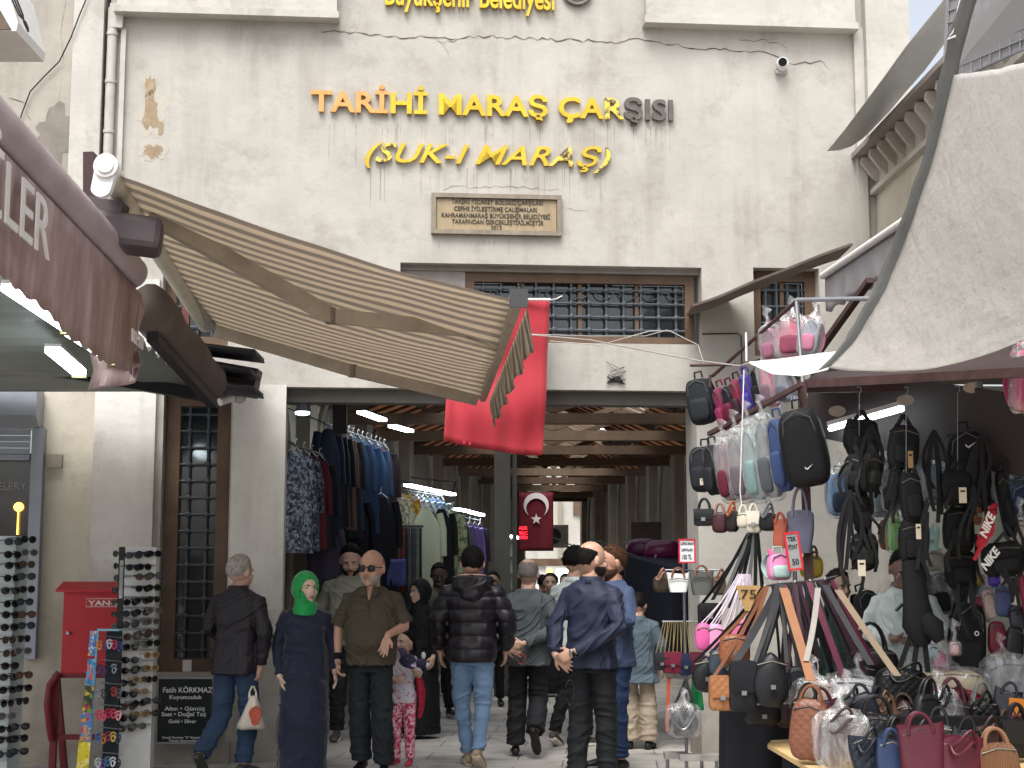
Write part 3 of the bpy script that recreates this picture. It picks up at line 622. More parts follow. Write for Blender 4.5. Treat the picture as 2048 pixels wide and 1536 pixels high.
q = MB(); q.tube([q_ + Vector((-.03, 0, .02)), q_ + Vector((-.12, -.1, -.03))], .035, 12); q.build('housing', m_white, t_)
q = MB(); q.tube([q_ + Vector((0, .05, .04)), q_ + Vector((0, .35, .04))], .015, 8); q.ell(q_ + Vector((.02, .05, .02)), (.06, .06, .045)); q.build('bracket', M('camera_grey', '#a9a9a5', .5), t_)
# red flag hanging from the window grille
def hang(name, tl, tr_, bl, br, mat, rows=16, cols=12, fold=.03, nf=3.2, label='', cat='flag', group=None, build=True, sag=0.0, seed=0, th=.004):
    """cloth between four world points with soft vertical folds"""
    tl, tr_, bl, br = map(Vector, (tl, tr_, bl, br)); g_ = []
    nrm = (tr_ - tl).cross(bl - tl).normalized()
    for i in range(rows):
        v = i / (rows - 1); r_ = []
        for j in range(cols):
            u = j / (cols - 1); p = tl.lerp(tr_, u).lerp(bl.lerp(br, u), v)
            p = p + nrm * fold * (math.sin(u * nf * math.pi * 2 + seed + v * 1.6) * (.3 + .7 * v) + .5 * math.sin(u * 7 + v * 5 + seed * 2))
            p.z -= sag * math.sin(u * math.pi) * v
            r_.append(p)
        g_.append(r_)
    mb = MB(); mb.sheet(g_, th)
    if not build: return mb
    return tag(mb.build(name, mat, smooth=2), label, cat, group)
m_red = M('red_flag_cloth', '#98202c', .75, .06, 3, .3, 120, sheen=.2)
def fw(px, py, off): u_, z_ = fac(px, py, off); return FAC @ Vector((u_, off, z_))
g_ = []
for i in range(22):
    v = i / 21; r_ = []
    for j in range(18):
        u = j / 17; xl = 905 + 60 * (1 - v) - 20 * v; xr = 1101 - 16 * v; yb = 882 + 28 * math.sin(u * math.pi / 2); yt = 598 + 0 * u
        xl = 1000 * (1 - min(1, v * 1.0)) * .0 + 905 * (1 - v) + 887 * v
        px = xl + (xr - xl) * u; py = yt + (yb - yt) * v
        p = fw(px, py, -.32 - .10 * v); p = p - NX * (.045 * math.sin(u * 11 - v * 5.5 + 1) * (.3 + .7 * v) + .018 * math.sin(u * 23 + v * 3) * v + .03 * math.sin(u * 4 + v * 7) - .02 * math.sin(v * 14 + u * 2))
        r_.append(p)
    g_.append(r_)
fl = MB(); fl.sheet(g_, .003); o = fl.build('flag', m_red, smooth=2); tag(o, 'large plain red flag hanging below the grilled window behind the striped awning', 'flag')
hd = MB(); hd.tube([fw(905, 598, -.33), fw(1101, 599, -.33)], .012, 8); hd.build('heading', m_white, o)
ln = MB(); ln.tube([fw(1100, 600, -.33), fw(1112, 598, -.1), fw(1124, 592, -.02)], .006, 6); ln.build('tie', m_white, o)
# ================================================================ STRIPED AWNING
m_st, t, b = newmat('striped_awning_cloth'); uvn = t.nodes.new('ShaderNodeUVMap'); sp = t.nodes.new('ShaderNodeSeparateXYZ'); t.links.new(uvn.outputs[0], sp.inputs[0])
ml = t.nodes.new('ShaderNodeMath'); ml.operation = 'MULTIPLY'; ml.inputs[1].default_value = 21; t.links.new(sp.outputs[1], ml.inputs[0])
fr_ = t.nodes.new('ShaderNodeMath'); fr_.operation = 'FRACT'; t.links.new(ml.outputs[0], fr_.inputs[0])
r_ = ramp(t, fr_.outputs[0], [(0, hexc('#7d7064')), (.44, hexc('#7d7064')), (.5, hexc('#bfb19c')), (.94, hexc('#bfb19c')), (1, hexc('#7d7064'))])
n = nodes_noise(t, 5, 5); r2 = ramp(t, n.outputs[0], [(.3, (.78, .76, .74)), (.7, (1, 1, 1))]); t.links.new(mixc(t, 1.0, r_.outputs[0], r2.outputs[0], 'MULTIPLY'), b.inputs['Base Color'])
b.inputs['Roughness'].default_value = .85; n = nodes_noise(t, 90, 3); bump(t, b, n.outputs[0], .25, .003)
tl_ = t.nodes.new('ShaderNodeBsdfTranslucent'); t.links.new(mixc(t, .3, r_.outputs[0], (1, .97, .9)), tl_.inputs[0]); ms = t.nodes.new('ShaderNodeMixShader'); ms.inputs[0].default_value = .56; t.links.new(b.outputs[0], ms.inputs[1]); t.links.new(tl_.outputs[0], ms.inputs[2]); t.links.new(ms.outputs[0], t.nodes['Material Output'].inputs[0])
m_beige = M('beige_awning_frame', '#a39a8c', .45, .15, 4, .1, 30); m_tan = M('aged_awning_arm', '#9a8f80', .5, .2, 4, .15, 30)
NL, FL_, NR_, FR_ = at(240, 352, 8.0), at(425, 655, 12.7), at(1036, 600, 8.0), at(966, 795, 12.35)
aw = thing('striped_awning', 'wide brown and beige striped fabric awning stretched out in front of the facade', 'awning', NL.lerp(FR_, .5))
g_ = []
for i in range(28):
    v = i / 27; A_, B_ = NL.lerp(FL_, v), NR_.lerp(FR_, v); r_ = []
    for j in range(22):
        u = j / 21; p = A_.lerp(B_, u); p.z -= .035 * math.sin(u * math.pi) + .012 * noise.noise(Vector((u * 5, v * 6, 2))) + .025 * math.sin(v * 11 + u * 3) * u; r_.append(p)
    g_.append(r_)
q = MB(); q.sheet(g_, .003); q.build('canopy', m_st, aw, smooth=2)
q = MB(); sd = (FL_ - NL).normalized(); q.tube([NL - sd * .12 + Vector((-.06, 0, .02)), FL_ + Vector((-.06, 0, .02))], .065, 16); q.build('roller_tube', M('cream_roller', '#d3ccbc', .5), aw)
q = MB(); c_ = at(216, 335, 7.9); dn = at(208, 378, 7.9) 
q.tube([c_ + Vector((0, -.05, 0)), c_ + Vector((0, .02, 0))], .066, 20, up=(0, 0, 1)); 
q.prism([Vector((c_.x + math.cos(a_) * .062, c_.y - .03, c_.z + math.sin(a_) * .062)) for a_ in [R(10) + R(160) * i / 8 for i in range(9)]] + [Vector((dn.x + math.cos(a_) * .055 - .01, c_.y - .03, dn.z + math.sin(a_) * .05)) for a_ in [R(190) + R(160) * i / 8 for i in range(9)]], (0, .05, 0))
q.build('end_cap', m_white, aw)
q = MB(); q.tube([c_ + Vector((0, -.051, 0)), c_ + Vector((0, -.062, 0))], .045, 20); q.build('cap_disc', M('cap_disc_white', '#c4c4c0', .5), aw)
q = MB(); q.beam(NR_ + (NR_ - FR_) * .01, FR_ - (NR_ - FR_) * .01, .05, .06); q.build('front_bar', m_tan, aw, smooth=False)
q = MB(); q.beam(NR_ + (NR_ - FR_).normalized() * .045 + Vector((0, 0, 0)), NR_ + (NR_ - FR_).normalized() * .06, .1, .1); q.build('bar_end_cap', M('cap_dark', '#3c3d3e', .5), aw, smooth=False)
for (a_, e_, b_) in ((at(300, 430, 8.7), at(662, 632, 9.3), at(1010, 668, 9.6)), (at(432, 662, 12.2), at(705, 742, 12.0), at(955, 800, 12.2))):
    q = MB(); q.beam(a_, e_, .06, .10); q.beam(e_, b_, .05, .09); q.build('folding_arm', m_tan, aw, smooth=False)
    q = MB(); q.tube([e_ + Vector((0, 0, -.05)), e_ + Vector((0, 0, .05))], .035, 12); q.build('arm_joint', M('arm_joint_metal', '#6f675c', .5), aw)
q = MB(); q.beam(at(322, 505, 10.2), at(425, 655, 12.6), .1, .06); q.beam(at(335, 500, 10.3), at(435, 650, 12.6), .03, .1); q.build('mounting_rail', m_beige, aw, smooth=False)
# scalloped valance along the front bar
m_val = m_st
g_ = []; nv_ = 90; SF = NR_.lerp(FR_, 0)
for i in range(7):
    v = i / 6; r_ = []
    for j in range(nv_ + 1):
        u = j / nv_; p = NR_.lerp(FR_, u); d = .20 + .018 * abs(math.sin(u * math.pi * 14)); q_ = p + Vector((.05 + .018 * math.sin(u * 34) * v + .03 * v, 0, -.04 - d * v)); r_.append(q_)
    g_.append(r_)
gT = [[g_[i][j] for i in range(7)] for j in range(nv_ + 1)]
q = MB(); q.sheet(gT, .003); q.build('valance', m_st, aw, smooth=2)
# ================================================================ LEFT SHOP: brown cassette awning, canopy, beams
m_mauve = M('mauve_brown_awning', '#a09195', .42, .18, 2.2, .15, 14); m_mauve2, t, b = newmat('faded_brown_valance')
n = nodes_noise(t, 1, 6, .65, sc=(5, 5, 1.6)); r_ = ramp(t, n.outputs[0], [(.3, hexc('#7b6361')), (.5, hexc('#937b77')), (.72, hexc('#b0a19a'))]); t.links.new(r_.outputs[0], b.inputs['Base Color']); b.inputs['Roughness'].default_value = .7
n = nodes_noise(t, 25, 4); bump(t, b, n.outputs[0], .4, .01)
A_, B_ = at(-130, 90, 5.4), at(262, 560, 9.0); A_.z = B_.z = at(262, 545, 9.0).z
ba = thing('brown_awning', 'faded mauve brown shop awning with white lettering on its valance at the left edge', 'awning', A_.lerp(B_, .6))
A2 = at(-40, 220, 5.8); A2 = B_ + (A2 - B_) * 1.0
sdir = Vector((A2.x - B_.x, A2.y - B_.y, 0)).normalized(); A2 = B_ + sdir * 5
q = MB(); q.tube([A2, B_], .10, 20); q.ell(B_, (.1, .06, .1)); q.build('cassette', m_mauve, ba)
q = MB(); q.tube([A2 + Vector((.015, 0, -.115)), B_ + Vector((.015, 0, -.115))], .022, 8); q.build('groove_rail', M('groove_dark', '#2c2526', .6), ba)
def vp(s_, z_, o_=0): return B_ + sdir * s_ + Vector((.06 + o_, 0, z_))
g_ = []
for j in range(80):
    s_ = 5.0 * (1 - j / 79); dz = .5 + .025 * abs(math.sin(j * .9)) + .03 * math.sin(j * .13); r_ = [vp(s_, -.13 - dz * i / 7, .010 * math.sin(j * .45) * i / 7 - .03 * i / 7) for i in range(8)]; g_.append(r_)
q = MB(); q.sheet(g_, .004); vl = q.build('valance', m_mauve2, ba, smooth=2)
tx = MB(); put_text(tx, 'BİJUTERİLER', vp(5.09, -.44, .035), -sdir, (0, 0, 1), width=2.7, height=.27, extrude=.004, bold=.0); tx.build('valance_lettering', M('white_lettering', '#cfcac6', .6), ba, smooth=False)
tx = MB(); put_text(tx, 'NO: 209', vp(.48, -.50, .05), -sdir, (0, 0, 1), width=.36, height=.08, extrude=.004); tx.build('valance_lettering', M('white_lettering', '#cfcac6', .6), ba, smooth=False)
g_ = [[vp(-.02, -.13 - .55 * i / 5, .0 + .02 * math.sin(i * 2)) + Vector((-.3 * j / 5, .03 * math.sin(j * 2 + i), -.04 * j / 5 * (i / 5))) for i in range(6)] for j in range(6)]
q = MB(); q.sheet(g_, .004); q.build('torn_flap', m_mauve2, ba, smooth=2)
# awning roof going back to the shop
q = MB(); q.sheet([[A2 + Vector((-.02, 0, .04)), B_ + Vector((-.02, 0, .04))], [A2 + Vector((-2.2, 0, .75)), B_ + Vector((-2.2, 0, .75))]], .01); q.build('canopy', lucent(M('brown_canopy_cloth', '#6b5e5a', .8), .55, (.85, .75, .7)), ba, smooth=False)
# grey fabric bundle of the next awning beyond
C1, C2 = at(300, 620, 9.25), at(420, 765, 12.0)
nb2 = thing('folded_awning', 'dark grey brown rolled awning below the striped awning at left', 'awning', C1.lerp(C2, .5))
q = MB(); 
ring = []
for k in range(14):
    v = k / 13; c_ = C1.lerp(C2, v); r1, r2 = .13 + .02 * math.sin(k), .17
    ring.append([c_ + Vector((math.cos(a_) * r1, 0, math.sin(a_) * r2 * (1 if math.sin(a_) > 0 else .8))) for a_ in [2 * math.pi * j / 14 for j in range(14)]])
q.loft(ring); q.build('rolled_cloth', M('grey_brown_cloth', '#5b514c', .75, .15, 3, .3, 12), nb2, smooth=2)
q = MB(); q.beam(C1 + Vector((.02, 0, -.17)), C2 + Vector((.02, 0, -.17)), .07, .06); q.build('front_bar', m_dark, nb2, smooth=False)
# flat canopy with corrugated underside, on dark beams
cn = thing('corrugated_canopy', 'dark corrugated sheet canopy on black beams over the left shop', 'canopy', at(200, 750, 11.5))
zc_ = at(200, 752, 11.2).z
q = MB(); g_ = []
for i in range(90):
    y_ = 7.0 + 5.7 * i / 89; x1_ = at(425, 790, 12.2).x * y_ / 12.2 if False else -2.52 - (y_ - 9) * .03; g_.append([Vector((x_, y_, zc_ + .10 + .03 * math.sin(i * 1.25))) for x_ in (-6.5, -4.2, x1_)])
q.sheet(g_, .006); q.build('corrugated_sheet', lucent(M('grey_green_sheet', '#7d817c', .5, .15, 3, .1, 20), .12, (.75, .8, .75)), cn, smooth=2)
q = MB(); q.beam(at(-60, 712, 11.6), at(418, 792, 12.3), .07, .10); q.build('edge_beam', M('black_beam_paint', '#23262e', .5), cn, smooth=False)
q = MB(); a_ = at(430, 735, 12.6); 
for k in range(3):
    g_ = []
    zb_ = at(430, 690 + 36 * k, 12.55).z
    for i in range(24):
        x_ = at(315 + 30 * k, 700, 12.55).x + (at(520 - 8 * (k % 2), 700, 12.55).x - at(315 + 30 * k, 700, 12.55).x) * 1
        x0_ = at(330, 700, 12.55).x; g_.append([Vector((x0_ + (x_ - x0_) * u, 12.3 + .5 * i / 23, zb_ - .11 * (i / 23) * 0 + .022 * math.sin(i * 1.6) - .10 * u)) for u in (0, .5, 1)])
    qq = MB(); qq.sheet(g_, .012); qq.build('corrugated_offcut', M('dark_corrugated', '#3b3a40', .5, .2, 4, .2, 20), cn, smooth=2)
q = MB(); q.beam(at(330, 735, 12.9), at(515, 768, 12.9), .25, .24); q.build('board_box', M('dark_brown_board', '#413637', .7), cn, smooth=False)
q = MB(); q.beam(at(372, 600, 12.2), at(372, 720, 12.2), .06, .05, (0, 1, 0)); q.build('red_post', M('red_brown_paint', '#5c3230', .6), cn, smooth=False)
# dark boxed beam end and post
db = thing('boxed_beam', 'chipped dark plum coloured boxed beam end sticking out under the striped awning', 'beam', at(290, 470, 8.4))
a_, b_ = at(150, 455, 8.2), at(325, 478, 8.3)
q = MB(); q.beam(a_, b_, .3, .19); 
m_plum, t, b = newmat('chipped_plum_paint'); n = nodes_noise(t, 7, 6, .75); r_ = ramp(t, n.outputs[0], [(.6, hexc('#473c40')), (.68, hexc('#4f4347')), (.69, hexc('#a59b90'))]); t.links.new(r_.outputs[0], b.inputs['Base Color']); b.inputs['Roughness'].default_value = .5; bump(t, b, n.outputs[0], .2, .01)
o = q.build('casing', m_plum, db, smooth=False)
bv = o.modifiers.new('bevel', 'BEVEL'); bv.width = .04; bv.segments = 2
q = MB(); q.beam(at(140, 405, 8.35), at(250, 425, 8.35), .14, .09); q.build('upper_board', m_plum, db, smooth=False)
q = MB(); q.beam(at(181, 308, 8.5), at(181, 420, 8.5), .06, .1, (0, 1, 0)); q.build('post', M('dark_red_brown', '#3f2a2b', .5), db, smooth=False)
# tube lights under the brown awning
tubes = [((20, 575), (138, 655), 7.4, 8.3), ((145, 665), (228, 718), 8.35, 8.95), ((105, 700), (158, 745), 9.3, 10.3)]
for k, (p_, q2, Y1, Y2) in enumerate(tubes):
    a_, b_ = at(*p_, Y1), at(*q2, Y2); t_ = thing('tube_light', ['bright tube light nearest the left edge under the brown awning', 'bright tube light below the torn end of the brown awning', 'lit panel light hanging lower under the left canopy'][k], 'light', a_.lerp(b_, .5), 'tube lights under the left canopy')
    q = MB(); q.beam(a_, b_, .09, .035); q.build('diffuser', m_tube, t_, smooth=False)
    q = MB(); q.beam(a_ + Vector((0, 0, .03)), b_ + Vector((0, 0, .03)), .1, .02); q.build('housing', m_white, t_, smooth=False)
    q = MB(); d_ = (b_ - a_).normalized(); q.beam(b_ + d_ * .005, b_ + d_ * .05, .1, .07); q.build('end_cap', M('olive_cap', '#7d8050', .5), t_, smooth=False)
# corner light box at the top left and its wires
t_ = thing('light_box', 'cream edged box corner with hanging wires in the top left corner', 'sign', at(20, 30, 8))
q = MB(); q.prism([at(-80, -60, 8), at(10, -60, 8), at(36, 45, 8), at(32, 62, 8), at(-80, 62, 8)], (0, .5, 0)); q.build('case', m_white, t_, smooth=False)
q = MB(); q.prism([at(-80, 10, 7.99), at(0, 20, 7.99), at(22, 58, 7.99), at(-80, 62, 7.99)], (0, .009, 0)); q.build('underside', M('rust_brown_board', '#5f5348', .8, .3, 8), t_, smooth=False)
q = MB()
for k in range(3): q.tube([at(20 + k * 5, -10, 7.98), at(38 + k * 4, 30, 7.98), at(52 - k * 2, 45, 7.98), at(57, 58 + k * 3, 7.98)], .005, 5)
q.build('wire', m_dark, t_)
# ================================================================ RIGHT SIDE: tarpaulin, nets, awnings, stall frame
m_tarp, t, b = newmat('off_white_tarpaulin'); n = nodes_noise(t, 3, 6, .6, sc=(1, 1, .5)); r_ = ramp(t, n.outputs[0], [(.35, hexc('#cccac6')), (.65, hexc('#d3d1cd'))]); t.links.new(r_.outputs[0], b.inputs['Base Color']); b.inputs['Roughness'].default_value = .75
n1 = nodes_noise(t, 7, 5, .6); p_ = bump(t, b, n1.outputs[0], .8, .07); n2 = nodes_noise(t, 22, 4); bump(t, b, n2.outputs[0], .35, .012, p_)
tl_ = t.nodes.new('ShaderNodeBsdfTranslucent'); tl_.inputs[0].default_value = (.98, .98, .97, 1); ms = t.nodes.new('ShaderNodeMixShader'); ms.inputs[0].default_value = .72; t.links.new(b.outputs[0], ms.inputs[1]); t.links.new(tl_.outputs[0], ms.inputs[2]); t.links.new(ms.outputs[0], t.nodes['Material Output'].inputs[0])
m_hem = M('grey_canvas_hem', '#686967', .85, .1, 8, .4, 90)
tp = thing('tarpaulin', 'big off white tarpaulin with a grey hem sagging over the stall at upper right', 'tarpaulin', at(1850, 500, 8))
# left edge (hem centre line) and right edge points with distance
Le = [(1960, -60, 7.2), (1920, 60, 7.4), (1893, 180, 7.6), (1868, 300, 7.8), (1832, 410, 8.0), (1795, 510, 8.2), (1755, 600, 8.35), (1705, 680, 8.5), (1655, 735, 8.6)]
Re = [(2300, -230, 5.2), (2290, -60, 5.4), (2280, 70, 5.6), (2270, 190, 5.8), (2260, 310, 6.0), (2250, 420, 6.2), (2230, 510, 6.35), (2190, 580, 6.5), (2130, 640, 6.7)]
g_ = []
def cr(P, t_):                                                     # Catmull-Rom through points
    k = min(int(t_ * (len(P) - 1)), len(P) - 2); f = t_ * (len(P) - 1) - k
    p0, p1, p2, p3 = (Vector(P[max(k - 1, 0)]), Vector(P[k]), Vector(P[k + 1]), Vector(P[min(k + 2, len(P) - 1)]))
    return .5 * ((2 * p1) + (p2 - p0) * f + (2 * p0 - 5 * p1 + 4 * p2 - p3) * f * f + (3 * p1 - p0 - 3 * p2 + p3) * f ** 3)
Le2 = [(1898, 150, 7.6)] + Le[3:]; Re2 = [(2330, -40, 5.3)] + Re[3:]
for i in range(50):
    t_ = i / 49; L_, Rr = at(*cr(Le2, t_)), at(*cr(Re2, t_)); row = []
    for j in range(40):
        u = j / 39; p = L_.lerp(Rr, u); p = p + Vector((0, -.10, -.12)) * math.sin(u * math.pi) + Vector((0, -1, .3)) * (.02 * noise.noise(Vector((u * 6, t_ * 9, 1))) + .008 * noise.noise(Vector((u * 20, t_ * 30, 4))))
        row.append(p)
    g_.append(row)
q = MB(); q.sheet(g_, .004); q.build('cloth', m_tarp, tp, smooth=2)
hg = []
for i in range(60):
    t_ = i / 59; L_ = at(*cr(Le, t_)); wd_ = .082 + .022 * t_ + .006 * math.sin(i); d_ = Vector((1, -.25, 0)).normalized()
    if t_ > .85: d_ = Vector((1, -.25, .35)).normalized()
    hg.append([L_ + d_ * (wd_ * k / 3 - wd_ * .6) + Vector((0, -.02 - .003 * k, 0)) for k in range(4)])
q = MB(); q.sheet(hg, .008); q.build('hem', m_hem, tp, smooth=2)
bt = [(1655, 740, 8.6), (1600, 752, 8.7), (1545, 748, 8.8), (1500, 727, 8.9)]; tp2 = [(1682, 702, 8.9), (1630, 708, 8.95), (1560, 718, 9.0), (1498, 724, 9.0)]
q = MB(); q.sheet([[at(*a_).lerp(at(*b_), k / 5) for k in range(6)] for a_, b_ in zip(bt, tp2)], .004); q.build('corner_flap', M('bright_tarp_back', '#dcdcda', .7, .04), tp, smooth=2)
rp_ = MB(); rp_.tube([at(1500, 726, 8.95), at(1480, 732, 9.2), at(1400, 722, 10.5), at(1180, 680, 12.0), at(1045, 668, 12.6)], .006, 6); tag(rp_.build('rope', M('grey_rope', '#9a9590', .8)), 'thin rope tied from the tarpaulin corner across to the striped awning', 'rope')
rp_ = MB(); rp_.tube([at(1925, -20, 7.3), at(1915, 30, 7.35), at(1905, 65, 7.4), at(1896, 78, 7.42), at(1912, 72, 7.4)], .008, 6); rp_.build('tie_rope', m_white, tp)
# net above the tarp
m_net = M('net_twine', '#6d7078', .8)
nt_ = thing('shade_net', 'grey shade net stretched above the tarpaulin at top right', 'net', at(1980, 60, 8.6))
q = MB()
A_, B_, C_, D_ = at(1905, -120, 8.8), at(2160, -160, 7.0), at(2180, 40, 7.0), at(1890, 170, 8.6)
for k in range(15):
    u = k / 14; q.tube([A_.lerp(B_, u) , D_.lerp(C_, u)], .006, 4); 
for k in range(13):
    u = k / 12; q.tube([A_.lerp(D_, u), B_.lerp(C_, u)], .006, 4)
q.build('net_mesh', m_net, nt_)
q = MB(); q.sheet([[A_ + Vector((0, .06, .02)), B_ + Vector((0, .06, .02))], [D_ + Vector((0, .06, .02)), C_ + Vector((0, .06, .02))]], .004)
m_netc, t, b = newmat('net_cloth'); b.inputs['Base Color'].default_value = (*hexc('#8d8c8c'), 1); b.inputs['Alpha'].default_value = .72; b.inputs['Roughness'].default_value = .9; q.build('net_cloth', m_netc, nt_, smooth=False)
# white barred shop awning beyond the tarp
wa = thing('grey_awning', 'grey awning valance under a thin white bar at the right shop behind the tarpaulin', 'awning', at(1720, 520, 10))
a_, b_ = at(1645, 552, 11.6), at(1905, 352, 9.0); b_.z = a_.z + .02
q = MB(); q.tube([a_, b_], .028, 12); q.build('front_bar', m_white, wa)
g_ = []
for j in range(60):
    u = j / 59; p = a_.lerp(b_, u); dz = .26 + .03 * abs(math.sin(u * math.pi * 9)); g_.append([p + Vector((.02 + .012 * math.sin(j * .9) * i / 5, 0, -.02 - dz * i / 5)) for i in range(6)])
q = MB(); q.sheet(g_, .004); q.build('valance', M('pale_grey_valance', '#8b8a8c', .8, .15, 4, .3, 40), wa, smooth=2)
q = MB(); q.sheet([[a_, b_], [a_ + Vector((1.3, 0, .5)), b_ + Vector((1.3, 0, .5))]], .006); q.build('canopy', lucent(M('pale_grey_canopy', '#8b8a8c', .8, .15, 4, .3, 40), .6), wa, smooth=False)
q = MB(); q.beam(at(1640, 700, 11.4), at(1740, 560, 10.4), .05, .04); q.build('arm', m_rust, wa, smooth=False)
# brown sagging side sheet
g_ = []
top_ = [(1385, 611, 12.8), (1440, 592, 12.6), (1500, 566, 12.4), (1580, 535, 12.1), (1650, 507, 11.8), (1705, 488, 11.6)]; 
for i in range(24):
    t_ = i / 23; p = at(*cr(top_, t_)); g_.append([p + Vector((0, .0, 0)), p + Vector((.02, .6, .02)), p + Vector((.1, 1.0, .1))])
q = MB(); q.sheet(g_, .02); tag(q.build('side_sheet', M('brown_edge_sheet', '#6f625c', .8, .2, 6)), 'thin brown sagging sheet edge running up to the grey awning at right', 'awning sheet')
# right stall canopy: brown-plum awning underside with beams and tube lights
sc_ = thing('stall_canopy', 'dark plum canopy with beams over the bag stall at right', 'canopy', at(1850, 800, 9.5))
q = MB(); P1, P2, P3, P4 = at(1600, 768, 9.6), at(2100, 742, 7.6), at(2400, 640, 8.2), at(1690, 742, 12.0)
q.sheet([[P1.lerp(P2, k / 6) for k in range(7)], [P4.lerp(P3, k / 6) + Vector((0, 0, .1)) for k in range(7)]], .01); q.build('canopy_cloth', lucent(M('plum_canopy', '#4a4242', .75, .15, 2), .45, (.7, .6, .62)), sc_, smooth=False)
q = MB(); q.beam(P1, P2, .05, .05); q.build('front_beam', m_rust, sc_, smooth=False)
q = MB(); q.beam(at(1605, 775, 9.7), at(1830, 772, 9.9), .04, .07); q.build('cross_beam', m_rust, sc_, smooth=False)
q = MB(); q.beam(at(1620, 800, 10.6), at(2100, 880, 9.0), .06, .5); q.build('back_board', M('plum_back_board', '#383331', .8), sc_, smooth=False)
for k, (p_, q2, Y1, Y2) in enumerate((((1660, 858), (1805, 818), 10.3, 9.6), ((1965, 868), (2060, 885), 9.6, 9.2))):
    a_, b_ = at(*p_, Y1), at(*q2, Y2); t_ = thing('tube_light', ['thin lit tube light above the small hanging waist bags at right', 'short lit tube light near the right edge above the black backpacks'][k], 'light', a_.lerp(b_, .5), 'tube lights over the bag stall')
    q = MB(); q.tube([a_, b_], .016, 10); q.build('tube', m_tube, t_); q = MB(); q.beam(a_ + Vector((0, 0, .035)), b_ + Vector((0, 0, .035)), .05, .03); q.build('housing', m_white, t_, smooth=False)
q = MB(); q.beam(at(1655, 870, 10.8), at(1960, 770, 9.4), .05, .05); q.build('green_bar', M('grey_green_bar', '#7b8580', .5), sc_, smooth=False)
for x_, y_, Y_ in ((1675, 822, 9.55), (1945, 775, 9.4), (1812, 800, 9.5)):
    q = MB(); p = at(x_, y_, Y_); q.prism([p + Vector((.055 * math.cos(a_), 0, .035 * math.sin(a_))) for a_ in [2 * math.pi * i / 14 for i in range(14)]], (0, .02, 0)); q.build('clamp_plate', M('beige_plate', '#a39888', .6), sc_, smooth=False)
# lit yellow board at the back right
q = MB(); q.beam(at(1978, 905, 9.8), at(2046, 885, 9.8), .02, .14); tag(q.build('yellow_board', E('lit_yellow_board', '#d8cf9a', .5), smooth=False), 'pale yellow lit board near the right edge above the backpacks', 'board')
# steel hanging frame of the stall
fr = thing('bag_hanging_stand', 'rusty steel hanging frame with rails for backpacks above the stall', 'frame', at(1500, 760, 10))
q = MB()
q.tube([at(1425, 752, 10.8), at(1595, 600, 9.6)], .013, 8); q.build('upper_rail', m_rust, fr)
q = MB(); q.beam(at(1418, 868, 10.6), at(1605, 768, 9.4), .03, .03); q.build('lower_rail', m_rust, fr, smooth=False)
q = MB(); q.tube([at(1381, 731, 10.9), at(1470, 729, 10.6)], .011, 8); q.tube([at(1420, 750, 10.8), at(1420, 775, 10.8)], .011, 8); q.build('cross_rail', m_rust, fr)
q = MB(); q.tube([at(1593, 600, 9.6), at(1740, 597, 9.2)], .015, 8); q.build('top_bar', m_steel, fr)
q = MB(); q.tube([at(1593, 600, 9.6), at(1606, 772, 9.5)], .013, 8); q.build('upright', m_steel, fr)
q = MB(); q.tube([at(1492, 665, 10.1), at(1493, 722, 10.1)], .008, 6); q.tube([at(1488, 740, 9.8), at(1480, 980, 9.8), at(1483, 1010, 9.8)], .004, 5); q.build('string', m_white, fr)
q = MB(); p0 = at(1604, 770, 9.5); q.beam(p0, Vector((p0.x + .05, 9.6, 0)), .05, .05, (0, 1, 0)); q.build('rear_post', m_rust, fr, smooth=False)
# wires near the central window
q = MB(); q.tube([at(1410, 735, 12.6), at(1396, 690, 12.7), at(1340, 662, 12.8), at(1300, 662, 12.8), at(1200, 690, 12.7), at(1100, 682, 12.6)], .004, 5); q.tube([at(1335, 660, 12.8), at(1290, 672, 12.8), at(1180, 672, 12.7), at(1050, 668, 12.7)], .004, 5)
tag(q.build('wires', M('pale_wire', '#a8a49e', .6)), 'pale loose wires tied below the central grilled window', 'wire')
q = MB(); q.tube([fw(1404, 668, -.02), fw(1475, 667, -.02), fw(1482, 672, -.02), fw(1484, 740, -.02)], .006, 5); tag(q.build('conduit', m_dark), 'thin dark cable on the plaster right of the central grilled window', 'cable')
# scribble of bare wires on the lintel
q = MB(); rnd = random.Random(9); q.tube([fw(1232 + 18 * math.cos(k * 1.9) + rnd.uniform(-5, 5), 760 + 9 * math.sin(k * 2.6) - (k > 30) * (k - 30) * 3.5, -.02) for k in range(40)], .003, 4)
tag(q.build('twisted_wire', m_dark), 'small tangle of dark wire above the passage opening', 'wire')
